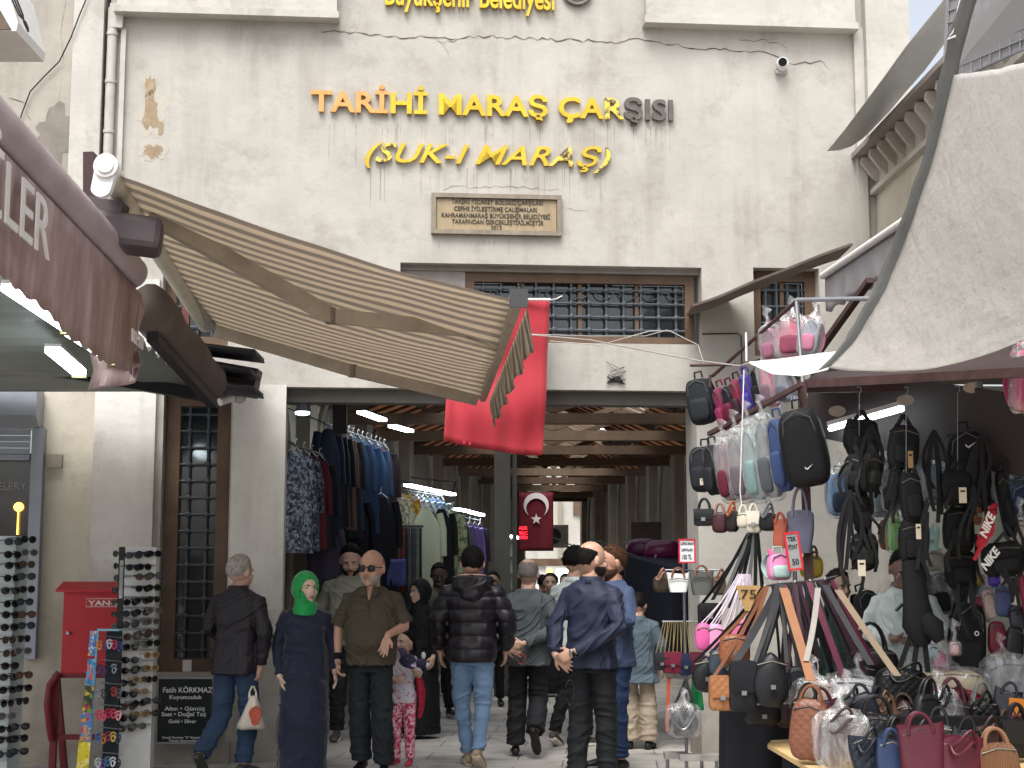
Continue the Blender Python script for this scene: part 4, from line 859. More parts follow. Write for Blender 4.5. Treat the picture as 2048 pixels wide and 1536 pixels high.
# ================================================================ PEOPLE
def V(*a_): return Vector(a_)
SKIN = {}
def skin_mat(key, col):
    key = key + col
    if key in SKIN: return SKIN[key]
    m, t, b = newmat('skin_' + key); c = hexc(col); lu = .3 * c[0] + .6 * c[1] + .1 * c[2]; c = tuple(min(1, (lu + (x - lu) * .72) * 1.18) for x in c); n = nodes_noise(t, 30, 5)
    r_ = ramp(t, n.outputs[0], [(.3, tuple(x * .84 for x in c)), (.7, tuple(min(1, x * 1.1) for x in c))]); t.links.new(r_.outputs[0], b.inputs['Base Color'])
    b.inputs['Roughness'].default_value = .5; b.inputs['Subsurface Weight'].default_value = .08; b.inputs['Subsurface Radius'].default_value = (.02, .008, .004)
    bump(t, b, n.outputs[0], .15, .003); SKIN[key] = m; return m
def hand(mb, wrist, d, n, side, curl=.5, s=1.0, spread=1.0):
    d = Vector(d).normalized(); n = Vector(n); n = (n - d * n.dot(d)).normalized(); w_ = d.cross(n) * side
    rot = Matrix((w_, d, n)).transposed()
    mb.tube([wrist - d * .02 * s, wrist + d * .02 * s], [.025 * s, .027 * s], 10)
    mb.ell(wrist + d * .052 * s, (.040 * s, .052 * s, .017 * s), rot, 12, 8, p=.8)
    for i, L in enumerate((.070, .079, .073, .056)):
        b_ = wrist + d * (.088 - .004 * abs(i - 1)) * s + w_ * (.030 - .0205 * i) * s; dir_ = (d + w_ * (.16 - .11 * i) * spread).normalized(); pts = [b_ - d * .02 * s, b_]; c_ = curl * (1 + .12 * i)
        for k in range(3):
            ang = c_ * (.7 + .6 * k); dd = (dir_ * math.cos(ang) + n * math.sin(ang)); pts.append(pts[-1] + dd * L * s * (.42, .32, .26)[k])
        mb.tube(pts, [.0095 * s, .0095 * s, .009 * s, .0082 * s, .0068 * s], 8)
    b_ = wrist + d * .022 * s + w_ * .028 * s; p1 = b_ + (w_ * .75 + d * .65 + n * .25).normalized() * .042 * s; p2 = p1 + (w_ * .3 + d * .9 + n * (.2 + curl * .5)).normalized() * .036 * s
    mb.tube([wrist + d * .015 * s + w_ * .01 * s, b_, p1, p2], [.014 * s, .0135 * s, .011 * s, .0085 * s], 8)
def ringz(z, rx, ry, y=0, x=0, n=20, e=.85):
    sg = lambda v: math.copysign(abs(v) ** e, v)
    return [Vector((x + rx * sg(math.cos(2 * math.pi * k / n)), y + ry * sg(math.sin(2 * math.pi * k / n)), z)) for k in range(n)]
def folds(amp, fx=8, fz=11, seed=0):
    def f(co, nr):
        a_ = vnoise(co * np.array([fx, fx, fz]) + 31.7, seed); b_ = vnoise(co * np.array([fx * 2.1, fx * 2.1, fz * 2.3]) + 7.1, seed + 5)
        w_ = vnoise(co * 3.3 + 11, seed + 9)[:, None] * np.array([[1.3, .6, 2.2]]); c_ = vnoise(co * np.array([fx * .8, fx * .8, fz * 1.3]) + w_ + np.array([[0, 0, 0]]) + co[:, :1] * np.array([[0, 0, 9.]]), seed + 2)
        return amp * (1.5 * (np.exp(-(c_ / .16) ** 2) - .35) + .5 * (1 - np.abs(a_) * 2) + .35 * b_)
    return f
BODY = {'m': [(.84, .14, .10, .01), (.93, .155, .115, .01), (1.02, .145, .105, 0), (1.12, .145, .105, -.005), (1.24, .165, .11, 0), (1.32, .175, .108, .005), (1.385, .15, .092, .01), (1.425, .105, .072, .012), (1.465, .068, .06, .015)],
        'f': [(.84, .15, .11, .01), (.93, .165, .12, .01), (1.02, .14, .105, 0), (1.10, .125, .095, 0), (1.22, .14, .115, -.01), (1.31, .15, .10, 0), (1.375, .125, .078, .01), (1.415, .085, .062, .012), (1.455, .06, .052, .015)]}
def person(label, px, hy, fy, yaw=0, head=(0, 0), arms=None, legs=None, skin='tan', skinc='#b98a6c', top=None, bottom=None, hair=None, sex='m', extra=None, hs=1.15, lean=0.0, belly=0.0, vox=.0065, detail=True, beard=None, glasses=False, shoes='#1c1a19', Y=None, group=None, shw=1.0, brow='#2a1f1a', twist=0):
    Yp = Y if Y else gy(fy); pos = at(px, fy, Yp); pos.z = 0; H = at(px, hy, Yp).z; s = H / (1.505 + .212 * hs)
    root = thing('person', label, 'person', pos, group)
    XF = Matrix.Rotation(R(yaw), 4, 'Z') @ Matrix.Scale(s, 4); 
    sx = .185 * shw
    def ln(p):                                                     # torso lean about the hips
        p = Vector(p); k = max(0, p.z - .95); p.y -= k * math.tan(R(lean)); return p
    A = {'L': (V(sx + .075, .02, 1.15), V(sx + .07, -.06, .91), None, None), 'R': (V(-sx - .075, .02, 1.15), V(-sx - .07, -.06, .91), None, None)}
    for k, v in (arms or {}).items():
        v = list(v) + [None] * (5 - len(v)); A[k] = tuple(Vector(q) if q is not None and not isinstance(q, (int, float)) else q for q in v)
    Lg = {'L': (V(.10, -.015, .49), V(.105, .0, .085), 0), 'R': (V(-.10, -.015, .49), V(-.105, .0, .085), 0)}
    for k, v in (legs or {}).items(): Lg[k] = (Vector(v[0]), Vector(v[1]), v[2])
    hc = ln((0, .012, 1.632 + (hs - 1) * .04)); HM = Matrix.Translation(ln((0, .02, 1.505))) @ Matrix.Rotation(R(head[0]), 4, 'Z') @ Matrix.Rotation(R(head[1]), 4, 'X') @ Matrix.Scale(hs, 4) @ Matrix.Translation(-Vector((0, .02, 1.54))) @ Matrix.Translation(Vector((0, .012, 1.632)))
    HR = HM.to_3x3()
    def hp(*p): return HM @ Vector(p)
    # ---- body: one continuous skin
    mb = MB(); mb.loft([[ln(p) for p in ringz(z, rx * (.93 if z < 1.3 else .86) * shw, ry * .88, y)] for z, rx, ry, y in BODY[sex]])
    mb.tube([ln((0, .025, 1.42)), ln((0, .02, 1.50)), hp(0, .02, -.075)], [.074, .064, .060], 14)
    mb.ell(hp(0, .012, .02), (.078 * hs, .097 * hs, .10 * hs), HR.normalized(), 24, 16)
    mb.ell(hp(0, -.025, -.04), (.061 * hs, .072 * hs, .075 * hs), HR.normalized(), 20, 14)
    mb.ell(hp(0, -.07, -.092), .024 * hs); mb.tube([hp(0, -.080, .012), hp(0, -.100, -.014), hp(0, -.108, -.030)], [.008 * hs, .011 * hs, .0145 * hs], 10)
    for q in (-1, 1):
        mb.ell(hp(q * .010, -.100, -.033), .009 * hs); mb.ell(hp(q * .079, .012, -.006), (.011 * hs, .019 * hs, .031 * hs), HR.normalized() @ Matrix.Rotation(R(20 * q), 3, 'Z'))
        mb.ell(hp(q * .040, -.066, -.028), (.022 * hs, .018 * hs, .02 * hs)); mb.ell(hp(q * .03, -.078, .024), (.026 * hs, .010 * hs, .008 * hs), HR.normalized())
    mb.ell(hp(0, -.092, -.062), (.023 * hs, .009 * hs, .011 * hs), HR.normalized())
    for k, sd_ in (('L', 1), ('R', -1)):
        el, wr, hd, hn, cu = (list(A[k]) + [None])[:5]; sh_ = ln((sd_ * sx * .92, .01, 1.372)); el, wr = ln(el), ln(wr)
        mb.tube([sh_, sh_.lerp(el, .5), el], [.046, .044, .040], 12); mb.tube([el, el.lerp(wr, .3), wr], [.040, .039, .026], 12)
        mb.ell(sh_, .046)
        fd = (wr - el).normalized(); hd = hd if hd is not None else fd; hn = hn if hn is not None else V(-sd_, .0, 0)
        hand(mb, wr + Vector(hd).normalized() * .015, hd, hn, 1 if (Vector(hd).cross(Vector(hn))).dot(V(0, -1, 0)) * 1 > 0 else -1, .35 if cu is None else cu)
        kn, an, lift = Lg[k]; hip = V(sd_ * .09, .01, .90)
        mb.tube([hip, hip.lerp(kn, .5), kn, kn.lerp(an, .35), an], [.082, .07, .052, .05, .036], 12)
    me = fuse(mb, vox, 1); me.transform(XF); body = link_mesh('body', me, skin_mat(skin, skinc), root)
    def part(mb_, name, mat, par=body, fz=None, disp=None, sm=2, lab=None):
        if fz: me_ = fuse(mb_, fz, sm, disp)
        else:
            me_ = mb_.mesh(name, Vector((0, 0, 0)), 2)
        me_.transform(XF); return link_mesh(name, me_, mat, root, lab)
    # ---- trousers / skirt
    if bottom:
        bc = bottom; fl_ = bc.get('flare', 1.0); kr = bc.get('knee', .066); q = MB()
        q.loft([ringz(z, rx * 1.07 * (1 + .1 * belly), ry * 1.09, y) for z, rx, ry, y in [(.80, .13, .105, .012)] + BODY[sex][:3]]) if not bc.get('short') else None
        for k, sd_ in (('L', 1), ('R', -1)):
            kn, an, lift = Lg[k]; hip = V(sd_ * .088, .012, .88)
            q.tube([hip, hip.lerp(kn, .5), kn, kn.lerp(an, .45), an + (kn - an).normalized() * .01], [.098, .084, kr, kr * .92 * fl_, kr * .88 * fl_], 16)
        part(q, 'trousers', bc['mat'], fz=max(vox, .008), disp=folds(.007, 7, 15, 3))
    if not (bottom is None and top and top.get('robe')):
        for k, sd_ in (('L', 1), ('R', -1)):
            kn, an, lift = Lg[k]; q = MB(); toe = Vector(bottom.get('toe', (sd_ * .18, -1, 0))) if bottom else V(0, -1, 0)
            F = toe.normalized(); Rt = Matrix.Rotation(R(lift), 3, F.cross(V(0, 0, 1))); fw_ = Rt @ F; up_ = Rt @ V(0, 0, 1); sdv = fw_.cross(up_); rings = []
            base = an - up_ * .078
            for (f_, hw, hh, zz) in ((-.075, .012, .012, .03), (-.068, .030, .03, .035), (-.02, .037, .048, .05), (.05, .040, .038, .04), (.11, .047, .030, .032), (.17, .042, .022, .026), (.20, .022, .014, .018)):
                rings.append([base + fw_ * f_ + up_ * zz + sdv * hw * math.cos(t_) + up_ * hh * max(math.sin(t_), -.85) for t_ in [2 * math.pi * i / 14 for i in range(14)]])
            q.loft(rings); part(q, 'shoe', M('shoe' + shoes, shoes, .45, .1, 10, .1), sm=1)
            if bottom and bottom.get('sole'):
                q = MB(); q.loft([[p - up_ * (.0) for p in r_[7:14]] + [p - up_ * .022 for p in reversed(r_[7:14])] for r_ in rings[1:-1]]); part(q, 'sole', M('sole', bottom['sole'], .7))
    # ---- top garment
    if top:
        tz = top.get('hem', .86); off = top.get('off', .016); q = MB(); rb_ = top.get('robe'); rows_ = []
        lv = [r_ for r_ in BODY[sex] if r_[0] >= tz - .02]
        if rb_: rows_ = [(rb_, top.get('hemw', .25), top.get('hemw', .25) * .8, 0), (.45, .205, .16, 0), (.7, .185, .145, .005), (.92, .172, .13, .005), (1.1, .158, .122, 0), (1.24, .152, .118, -.005)] + BODY[sex][5:]
        else:
            x0 = np.interp(tz, [r_[0] for r_ in BODY[sex]], [r_[1] for r_ in BODY[sex]]); y0 = np.interp(tz, [r_[0] for r_ in BODY[sex]], [r_[2] for r_ in BODY[sex]])
            rows_ = [(tz, x0 * 1.0 + top.get('flare', .012), y0 + .012 + top.get('flare', .012), .008)] + [r_ for r_ in BODY[sex] if r_[0] > tz + .04]
        pr_ = []
        for z, rx, ry, y in rows_:
            g = belly * .05 * math.exp(-((z - 1.06) / .13) ** 2); pr_.append([ln(p) for p in ringz(z, rx * (1 if z < 1.3 else shw) + off + g * .6, ry + off + g, y - g * .7)])
        q.loft(pr_)
        ar_ = top.get('arm', .052); lim = top.get('sleeve', 1.0)
        for k, sd_ in (('L', 1), ('R', -1)):
            el, wr = ln(A[k][0]), ln(A[k][1]); sh_ = ln((sd_ * sx * .92, .01, 1.362))
            q.ell(sh_, (ar_ * 1.2, ar_ * 1.25, ar_ * 1.08)); 
            if lim >= 1: q.tube([ln((sd_ * .09, .012, 1.385)), sh_, sh_.lerp(el, .5), el, el.lerp(wr, .4), wr - (wr - el).normalized() * .012], [ar_ * 1.1, ar_ * 1.22, ar_ * 1.08, ar_, ar_ * .92, ar_ * .74], 14)
            else: q.tube([ln((sd_ * .09, .012, 1.385)), sh_, sh_.lerp(el, .5), sh_.lerp(el, .9)], [ar_ * 1.1, ar_ * 1.22, ar_ * 1.2, ar_ * 1.28], 14)
        dsp = top.get('disp') or folds(top.get('amp', .006), 7, 9, hash(label) % 97 if False else len(label))
        tm = part(q, top.get('name', 'jacket'), top['mat'], fz=max(vox, .0075), disp=dsp, sm=2)
        col = top.get('collar')
        if col:
            q = MB(); n_ = 22; g_ = []
            for i in range(n_ + 1):
                t_ = -math.pi / 2 + (.10 if top.get('open') else .0) + (2 * math.pi - (.2 if top.get('open') else 0)) * i / n_; r0 = .067; hh = col[1]
                a_ = ln((r0 * 1.06 * math.cos(t_), .02 + r0 * .95 * math.sin(t_), 1.448 - .018 * max(0, -math.sin(t_)))); b_ = a_ + V(-.004 * math.cos(t_), -.004 * math.sin(t_), hh)
                c_ = b_ + V(.014 * math.cos(t_), .014 * math.sin(t_), -.002); d_ = a_ + V(.024 * math.cos(t_), .024 * math.sin(t_), -.012); g_.append([a_, b_, c_, d_])
            q.sheet(g_, .005); part(q, 'collar', col[0], sm=0)
        if top.get('vneck'):                                        # skin showing at an open collar
            q = MB(); pts = [ln((-.036, -.068, 1.475)), ln((.036, -.068, 1.475)), ln((.004, -.128, 1.37)), ln((-.004, -.128, 1.37))]
            q.prism(pts, (0, -.006, 0)); part(q, 'open_neck', skin_mat(skin, skinc))
    # ---- face
    dk = M('brow_hair' + brow, brow, .8, .1)
    for sd_ in (-1, 1):
        if not glasses:
            q = MB(); q.ell(hp(sd_ * .032, -.0705, .004), (.0125 * hs, .0105 * hs, .0062 * hs), HR.normalized(), 10, 8); part(q, 'eye', M('eye_white', '#d8d0c8', .3, 0, bs=0))
            q = MB(); q.ell(hp(sd_ * .031, -.0785, .004), (.0054 * hs, .004 * hs, .0056 * hs), HR.normalized(), 8, 6); part(q, 'iris', M('iris_brown', '#20130d', .2, 0, bs=0))
        q = MB(); q.tube([hp(sd_ * .015, -.0885, .019), hp(sd_ * .032, -.0875, .0245), hp(sd_ * .05, -.072, .019)], [.003 * hs, .0042 * hs, .0025 * hs], 6); part(q, 'eyebrow', dk)
    if glasses:
        q = MB()
        for sd_ in (-1, 1): q.ell(hp(sd_ * .033, -.094, .002), (.028 * hs, .007, .022 * hs), HR.normalized(), 14, 8, p=.8); q.tube([hp(sd_ * .055, -.09, .008), hp(sd_ * .079, -.03, .006), hp(sd_ * .08, .01, .004)], .003, 6)
        q.tube([hp(-.01, -.1, .01), hp(.01, -.1, .01)], .003, 6); part(q, 'sunglasses', M('black_lens', '#0c0c0e', .12, 0, bs=0))
    q = MB(); q.ell(hp(0, -.0985, -.0575), (.025 * hs, .006 * hs, .0045 * hs), HR.normalized(), 10, 6); q.ell(hp(0, -.0975, -.0665), (.019 * hs, .0065 * hs, .0052 * hs), HR.normalized(), 10, 6); part(q, 'lips', M('lips', '#a5705f', .5, .1))
    if hair:
        kind, hcol = hair; nz = random.Random(len(label)).random() * 9
        def hf(d):
            y, z = d.y, d.z
            lim_ = -.62 if y > .45 else (-.62 + (.45 - y) * 1.15 if y > -.25 else .19 + (-.25 - y) * 1.0)
            inside = (z - lim_ + .10 * noise.noise(d * 7 + Vector((nz, 3, 0)))) * 7
            if kind == 'horseshoe': inside = min(inside, (.50 + .28 * y - z) * 6, (y + .22) * 5)
            if kind == 'crown': inside = min(inside, (.80 - z) * 5 if y > -.1 else (.5 - z) * 6)
            k = max(0, min(1, inside)); k2 = max(0, min(1, inside * .33)); th = {'short': .085, 'horseshoe': .022, 'crown': .05, 'full': .13, 'buzz': .03, 'curly': .18}[kind]
            am = {'curly': .06, 'full': .04}.get(kind, .018)
            return .93 + k * (.075 + (.25 + .75 * k2) * th + am * noise.noise(d * 9 + Vector((nz, 0, 0))) + am * .7 * noise.noise(d * 24)) if k > 0 else .9
        q = MB(); q.ell(hp(0, .012, .02), (.078 * hs, .097 * hs, .10 * hs), HR.normalized(), 44, 30, fn=hf); rn = random.Random(len(label)); HN = HR.normalized(); lt_ = {'short': .016, 'horseshoe': .012, 'crown': .012, 'full': .016, 'buzz': .008, 'curly': .015}[kind]
        for _ in range(420 if vox < .0075 else 160):
            d = Vector((rn.gauss(0, 1), rn.gauss(0, 1), rn.gauss(0, 1))).normalized(); k_ = hf(d)
            if k_ < 1.0: continue
            p_ = HM @ (Vector((0, 0, .02)) + Vector((0, .0, 0)) + Vector((d.x * .078, d.y * .097, d.z * .10)) * (k_ - .02) + Vector((0, .0, 0)))
            p_ = hp(0, .012, .02) + HN @ (Vector((d.x * .078, d.y * .097, d.z * .10)) * (k_ - .015) * hs)
            tg = (Vector((d.x * .6 + rn.uniform(-.5, .5), .6 if d.z > .3 else .2, -.9 if d.z < .5 else -.1)) - d * .2); tg = (tg - d * tg.dot(d)).normalized() + d * (.5 if kind in ('curly', 'full') else .22)
            e_ = p_ + HN @ (tg * lt_ * rn.uniform(.6, 1.3)); q.tube([p_, p_.lerp(e_, .6), e_], [.0035, .003, .0006], 4); m_h = M('hair' + hcol, hcol, .65, .35, 40, .7, 160, bd=.006); part(q, 'hair', m_h)
        if kind == 'pony':
            pass
    if beard:
        bcol, full = beard
        def bf(d):
            k = 1 if (d.z < .05 - .35 * max(0, -d.y - .55) * 0) else 0
            if d.y < -.80 and d.z > -.52 and abs(d.x) < .42: k = 0 if d.z > -.30 or d.z < -.0 else 0
            if d.y < -.3 and d.z > -.15 and abs(d.x) < .78: k = 0
            if d.y > .55: k = 0
            return (1.03 + full + .03 * noise.noise(d * 14)) if k else .86
        q = MB(); q.ell(hp(0, -.025, -.042), (.061 * hs, .072 * hs, .076 * hs), HR.normalized(), 36, 26, fn=bf)
        for sd_ in (-1, 1): q.tube([hp(sd_ * .002, -.103, -.047), hp(sd_ * .018, -.099, -.048), hp(sd_ * .03, -.088, -.062)], [.004, .0045, .003], 6)
        part(q, 'beard', M('hair' + bcol, bcol, .7, .35, 40, .7, 160))
    if extra: extra(root, part, ln, hp, HR.normalized(), A, s, hs)
    return root
def hijab(mat, drape=True, hem=1.30):
    def ex(root, part, ln, hp, HRn, A, s, hs):
        def hf(d):
            # oval face opening
            if d.y < 0:
                e_ = (d.x / .80) ** 2 + ((d.z + .17) / .76) ** 2
                if e_ < 1: return .66
                return 1.0 + .03 * math.exp(-(e_ - 1) * 3) + .02 * noise.noise(d * 5)
            return 1.0 + .03 * noise.noise(d * 4)
        q = MB(); q.ell(hp(0, .010, .002), (.096 * hs, .116 * hs, .126 * hs), HRn, 56, 40, fn=hf)
        q.loft([[hp(0, .004, -.10) + Vector((.078 * math.cos(a_), .085 * math.sin(a_), .02)) for a_ in [2 * math.pi * i / 24 for i in range(24)]],
            [hp(0, .0, -.12) + Vector((.088 * math.cos(a_), .095 * math.sin(a_), -.015)) for a_ in [2 * math.pi * i / 24 for i in range(24)]],
            [ln((.115 * math.cos(a_), .015 + .115 * math.sin(a_), 1.45)) for a_ in [2 * math.pi * i / 24 for i in range(24)]], [ln((.15 * math.cos(a_), .01 + .125 * math.sin(a_) - .015, hem + .06 * (1 + math.sin(a_)) / 2 + .03 * math.cos(a_ * 3))) for a_ in [2 * math.pi * i / 24 for i in range(24)]]] if drape else
            [[hp(0, .004, -.07) + Vector((.092 * math.cos(a_), .098 * math.sin(a_), .02)) for a_ in [2 * math.pi * i / 24 for i in range(24)]], [ln((.10 * math.cos(a_), .012 + .10 * math.sin(a_) - .01, 1.46)) for a_ in [2 * math.pi * i / 24 for i in range(24)]], [ln((.12 * math.cos(a_), .012 + .11 * math.sin(a_) - .012, 1.405 - .03 * max(0, -math.sin(a_)))) for a_ in [2 * math.pi * i / 24 for i in range(24)]]])
        q.tube([hp(-.07, -.07, -.02), hp(-.045, -.085, -.085), hp(.02, -.09, -.125), hp(.075, -.05, -.12)], [.012, .02, .022, .014], 8)
        part(q, 'headscarf', mat, fz=.0062, sm=1, disp=folds(.0022, 12, 14, 2))
    return ex
m_plumj = M('quilted_dark_jacket', '#2b2730', .5, .1, 8, kind='quilt', bsc=170)
m_jean = M('blue_denim', '#2c3f59', .85, .22, 5, .4, 240); m_ljean = M('light_denim', '#6b86a4', .85, .16, 4, .4, 240)
m_navyd = M('navy_dress_cloth', '#19213a', .7, .12, 4, .15, 200, sheen=.3); m_green = M('green_scarf_cloth', '#0f9c4e', .6, .1, 8, .2, 160, sheen=.3)
m_olive = M('olive_brown_shirt', '#453f33', .75, .1, 5, .2, 240); m_blackt = M('black_trouser_cloth', '#1b1f24', .8, .15, 5, .2, 200); m_slate = M('dark_slate_trousers', '#262d33', .8, .15, 5, .25, 200)
m_greysh = M('grey_green_shirt', '#84857a', .8, .08, 5, .2, 240); m_suit = M('grey_suit_cloth', '#454b4d', .8, .1, 6, .2, 240); m_navy = M('navy_jacket_cloth', '#1f263b', .65, .1, 5, .2, 240)
m_blazer = M('blue_blazer_cloth', '#3b4864', .8, .1, 6, .2, 240); m_den = M('washed_denim', '#4c5a64', .85, .25, 5, .4, 200); m_bge = M('beige_trousers', '#a39684', .85, .12, 5, .3, 160)
m_whsh = M('white_shirt_cloth', '#c9d4d2', .7, .05, 5, .15, 200); m_bl = M('black_cloth', '#15161a', .8, .1, 5, .2, 160)
# 1 old man with carrier bag
def bag_extra(root, part, ln, hp, HRn, A, s, hs): pass
p_old = person('white haired man in a quilted dark jacket and jeans holding a plastic bag', 468, 1110, 1550, 158, (-14, 6), skinc='#b58b72',
    arms={'R': (V(-.265, .02, 1.12), V(-.205, -.02, .865), V(.1, -.1, -1), V(1, 0, 0), .9), 'L': (V(.27, -.0, 1.16), V(.2, -.2, 1.02))},
    legs={'L': (V(.11, .02, .47), V(.15, .26, .17), -38), 'R': (V(-.09, -.07, .49), V(-.08, -.0, .085), 0)},
    top=dict(mat=m_plumj, hem=.80, off=.035, arm=.06, flare=.02, collar=(m_plumj, .055), amp=.007), bottom=dict(mat=m_jean, knee=.078, flare=1.05), hair=('short', '#c9c5be'), lean=2, shw=1.06, shoes='#3b3d3a')
m_wbag, t, b = newmat('white_carrier_film'); b.inputs['Base Color'].default_value = (*hexc('#cfc6b8'), 1); b.inputs['Roughness'].default_value = .4; n = nodes_noise(t, 9, 5); bump(t, b, n.outputs[0], .6, .02)
hw_ = at(508, 1372, gy(1550) - .12)
q = MB(); g_ = []
def bagp(px, py, dy=0): return at(px, py, gy(1550) - .14 + dy)
q = MB(); rings = []
for y_, xa, xb, dp_ in ((1392, 500, 512, .02), (1405, 495, 518, .05), (1430, 484, 524, .08), (1450, 474, 528, .09), (1457, 472, 530, .07)):
    c1, c2 = bagp(xa, y_), bagp(xb, y_); c_ = (c1 + c2) / 2; w_ = (c2 - c1).length / 2; rings.append([c_ + V(w_ * math.cos(a_), dp_ * math.sin(a_) * (1 + .2 * math.sin(a_ * 5)), .006 * math.sin(a_ * 4)) for a_ in [2 * math.pi * i / 22 for i in range(22)]])
q.loft(rings); cbag = q.build('carrier_bag', m_wbag, smooth=2); tag(cbag, 'white plastic carrier bag with a red print held by the white haired man', 'bag')
q = MB()
for dx in (-7, 6): q.tube([bagp(506 + dx * .2, 1372), bagp(506 + dx, 1384), bagp(506 + dx, 1396)], [.008, .007, .014], 6)
q.build('handle', m_wbag, cbag)
q = MB(); c_ = bagp(510, 1432, -.095); q.prism([c_ + V(.045 * math.cos(a_) * (1 + .2 * math.sin(3 * a_)), .0, .075 * math.sin(a_)) for a_ in [2 * math.pi * i / 20 for i in range(20)]], (0, .03, 0)); q.build('red_print', M('red_print', '#b4503c', .5, .3, 20), cbag, smooth=False)
# 2 woman in green headscarf
p_wom = person('smiling woman in a bright green headscarf and long navy dress', 604, 1143, 1548, 14, (22, 2), sex='f', skinc='#d8b09a', hs=1.22,
    arms={'R': (V(-.235, .03, 1.13), V(-.215, -.03, .86), V(.25, -.2, -1), V(1, 0, 0), .25), 'L': (V(.245, .04, 1.14), V(.27, -.02, .90))},
    top=dict(mat=m_navyd, robe=.03, hemw=.19, off=.022, arm=.053, name='dress', amp=.009), extra=hijab(m_green, False), shw=1.0, brow='#4a3428')
# 3 bald man in olive shirt
def olive_ex(root, part, ln, hp, HRn, A, s, hs):
    q = MB(); q.tube([V(0, -.142, 1.36), V(0, -.16, 1.2), V(0, -.175, 1.05), V(0, -.165, .88)], .006, 6, flat=.5); part(q, 'button_placket', m_olive)
    for sd_ in (-1, 1):
        q = MB(); q.prism([ln((sd_ * .03, -.085, 1.475)), ln((sd_ * .085, -.07, 1.462)), ln((sd_ * .075, -.128, 1.405)), ln((sd_ * .018, -.138, 1.395))], (0, -.012, .004)); part(q, 'lapel', m_olive)
    q = MB(); w_ = A['R'][1]; q.tube([w_ + V(0, .01, .05), w_ + V(0, 0, -.0)], .036, 12); part(q, 'wrist_band', m_bl)
p_bald = person('bald man in sunglasses and an olive short sleeved shirt gesturing with one hand', 739, 1100, 1550, -4, (-12, 2), skinc='#b98468', belly=1.1, hs=1.22,
    arms={'R': (V(-.27, .03, 1.14), V(-.255, -.06, .90), V(.1, -.3, -1), V(1, 0, 0), .8), 'L': (V(.27, .02, 1.16), V(.17, -.24, 1.10), V(-.22, -.12, -1), V(-.3, -.95, 0), .15)},
    legs={'L': (V(.10, -.05, .49), V(.12, -.02, .085), 0), 'R': (V(-.09, .03, .49), V(-.08, .09, .1), -10)},
    top=dict(mat=m_olive, hem=.86, off=.03, arm=.056, sleeve=.5, name='shirt', collar=(m_olive, .03), open=1, vneck=1, amp=.008, flare=.02), bottom=dict(mat=m_slate, knee=.085, flare=1.1), hair=('horseshoe', '#a79a8e'), beard=('#9a938b', .06), glasses=True, extra=olive_ex, shw=1.06, brow='#5d5148')
# 4 man in grey shirt behind
person('bearded man in a grey green shirt looking down behind the green headscarf', 697, 1088, 1482, 8, (-4, 22), skinc='#bd917a', belly=.8, top=dict(mat=m_greysh, hem=.84, off=.03, arm=.056, name='shirt', collar=(m_greysh, .035), open=1), bottom=dict(mat=m_slate, knee=.075, sole='#cfcac0'),
    hair=('full', '#171414'), beard=('#1d1817', .08), shw=1.1, shoes='#4b4a46', arms={'R': (V(-.28, .03, 1.15), V(-.28, -.02, .92)), 'L': (V(.27, .03, 1.15), V(.22, -.12, .94))}, vox=.008)
# 5 girl
m_flor = spots('pink_floral_cloth', '#c43f5e', ['#e7a9b8', '#d5728a', '#f0cdd3', '#b32b4c'], 55, .42); m_tee = spots('white_print_tee', '#cfcad4', ['#4a4468', '#c87f95', '#8a87a5', '#e5e2e8'], 14, .62)
def girl_ex(root, part, ln, hp, HRn, A, s, hs):
    m_h = M('hair#2a1d18', '#2a1d18', .6, .3, 40, .7, 160)
    q = MB(); q.tube([hp(0, .09, .05), hp(.03, .15, -.0), hp(.04, .15, -.1), hp(.05, .13, -.17)], [.03, .045, .04, .015], 10); part(q, 'ponytail', m_h)
    q = MB(); q.tube([V(.16, .02, 1.28), V(.235, .04, 1.1), V(.25, .04, .85), V(.225, .03, .62)], [.05, .075, .07, .03], 12, flat=.6); part(q, 'red_jacket', M('red_girl_jacket', '#b0203c', .6, .15), fz=.012, disp=folds(.01, 12, 14, 2))
person('small girl in pink patterned leggings and a pale printed top holding a dark plush toy', 806, 1262, 1530, -18, (-22, -6), sex='f', skinc='#c69a80', hs=1.42, vox=.007, shw=.86,
    arms={'L': (V(.24, -.02, 1.20), V(.17, -.2, 1.34), V(-.1, -.3, 1), V(-1, 0, 0), .6), 'R': (V(-.18, -.08, 1.17), V(-.03, -.26, 1.16), V(1, -.2, .1), V(0, .9, -.3), .6)},
    top=dict(mat=m_tee, hem=.84, off=.016, arm=.05, name='shirt', sleeve=.5), bottom=dict(mat=m_flor, knee=.075, flare=1.0), hair=('full', '#2a1d18'), shoes='#c23a55', extra=girl_ex)
toy = at(818, 1322, gy(1530) - .30)
q = MB(); q.ell(toy, (.085, .04, .06), Matrix.Rotation(R(20), 3, 'Y'), p=.8); q.ell(toy + V(.10, -.0, -.02), (.055, .03, .04)); q.ell(toy + V(-.06, -.01, .07), (.045, .03, .04))
tb = q.build('plush_toy', spots('toy_plush', '#2e2a48', ['#2e2a48', '#c9c3d6', '#4a3a5e', '#1d1a30'], 9, .5)); tag(tb, 'dark blue and white patterned soft toy held up by the small girl', 'toy')
q = MB(); q.ell(toy + V(.15, .0, -.03), (.02, .015, .02)); q.ell(toy + V(.12, -.0, .045), (.02, .015, .03)); q.build('limb', m_whsh, tb)
# 6 woman in black scarf
person('woman in a black headscarf and black coat behind the olive shirted man', 838, 1158, 1500, -38, (-18, 6), sex='f', skinc='#c39a84', Y=15.2, top=dict(mat=m_bl, robe=.05, hemw=.22, off=.03, arm=.058, name='coat'), extra=hijab(M('black_scarf', '#1a1c20', .7, .1), True), vox=.009)
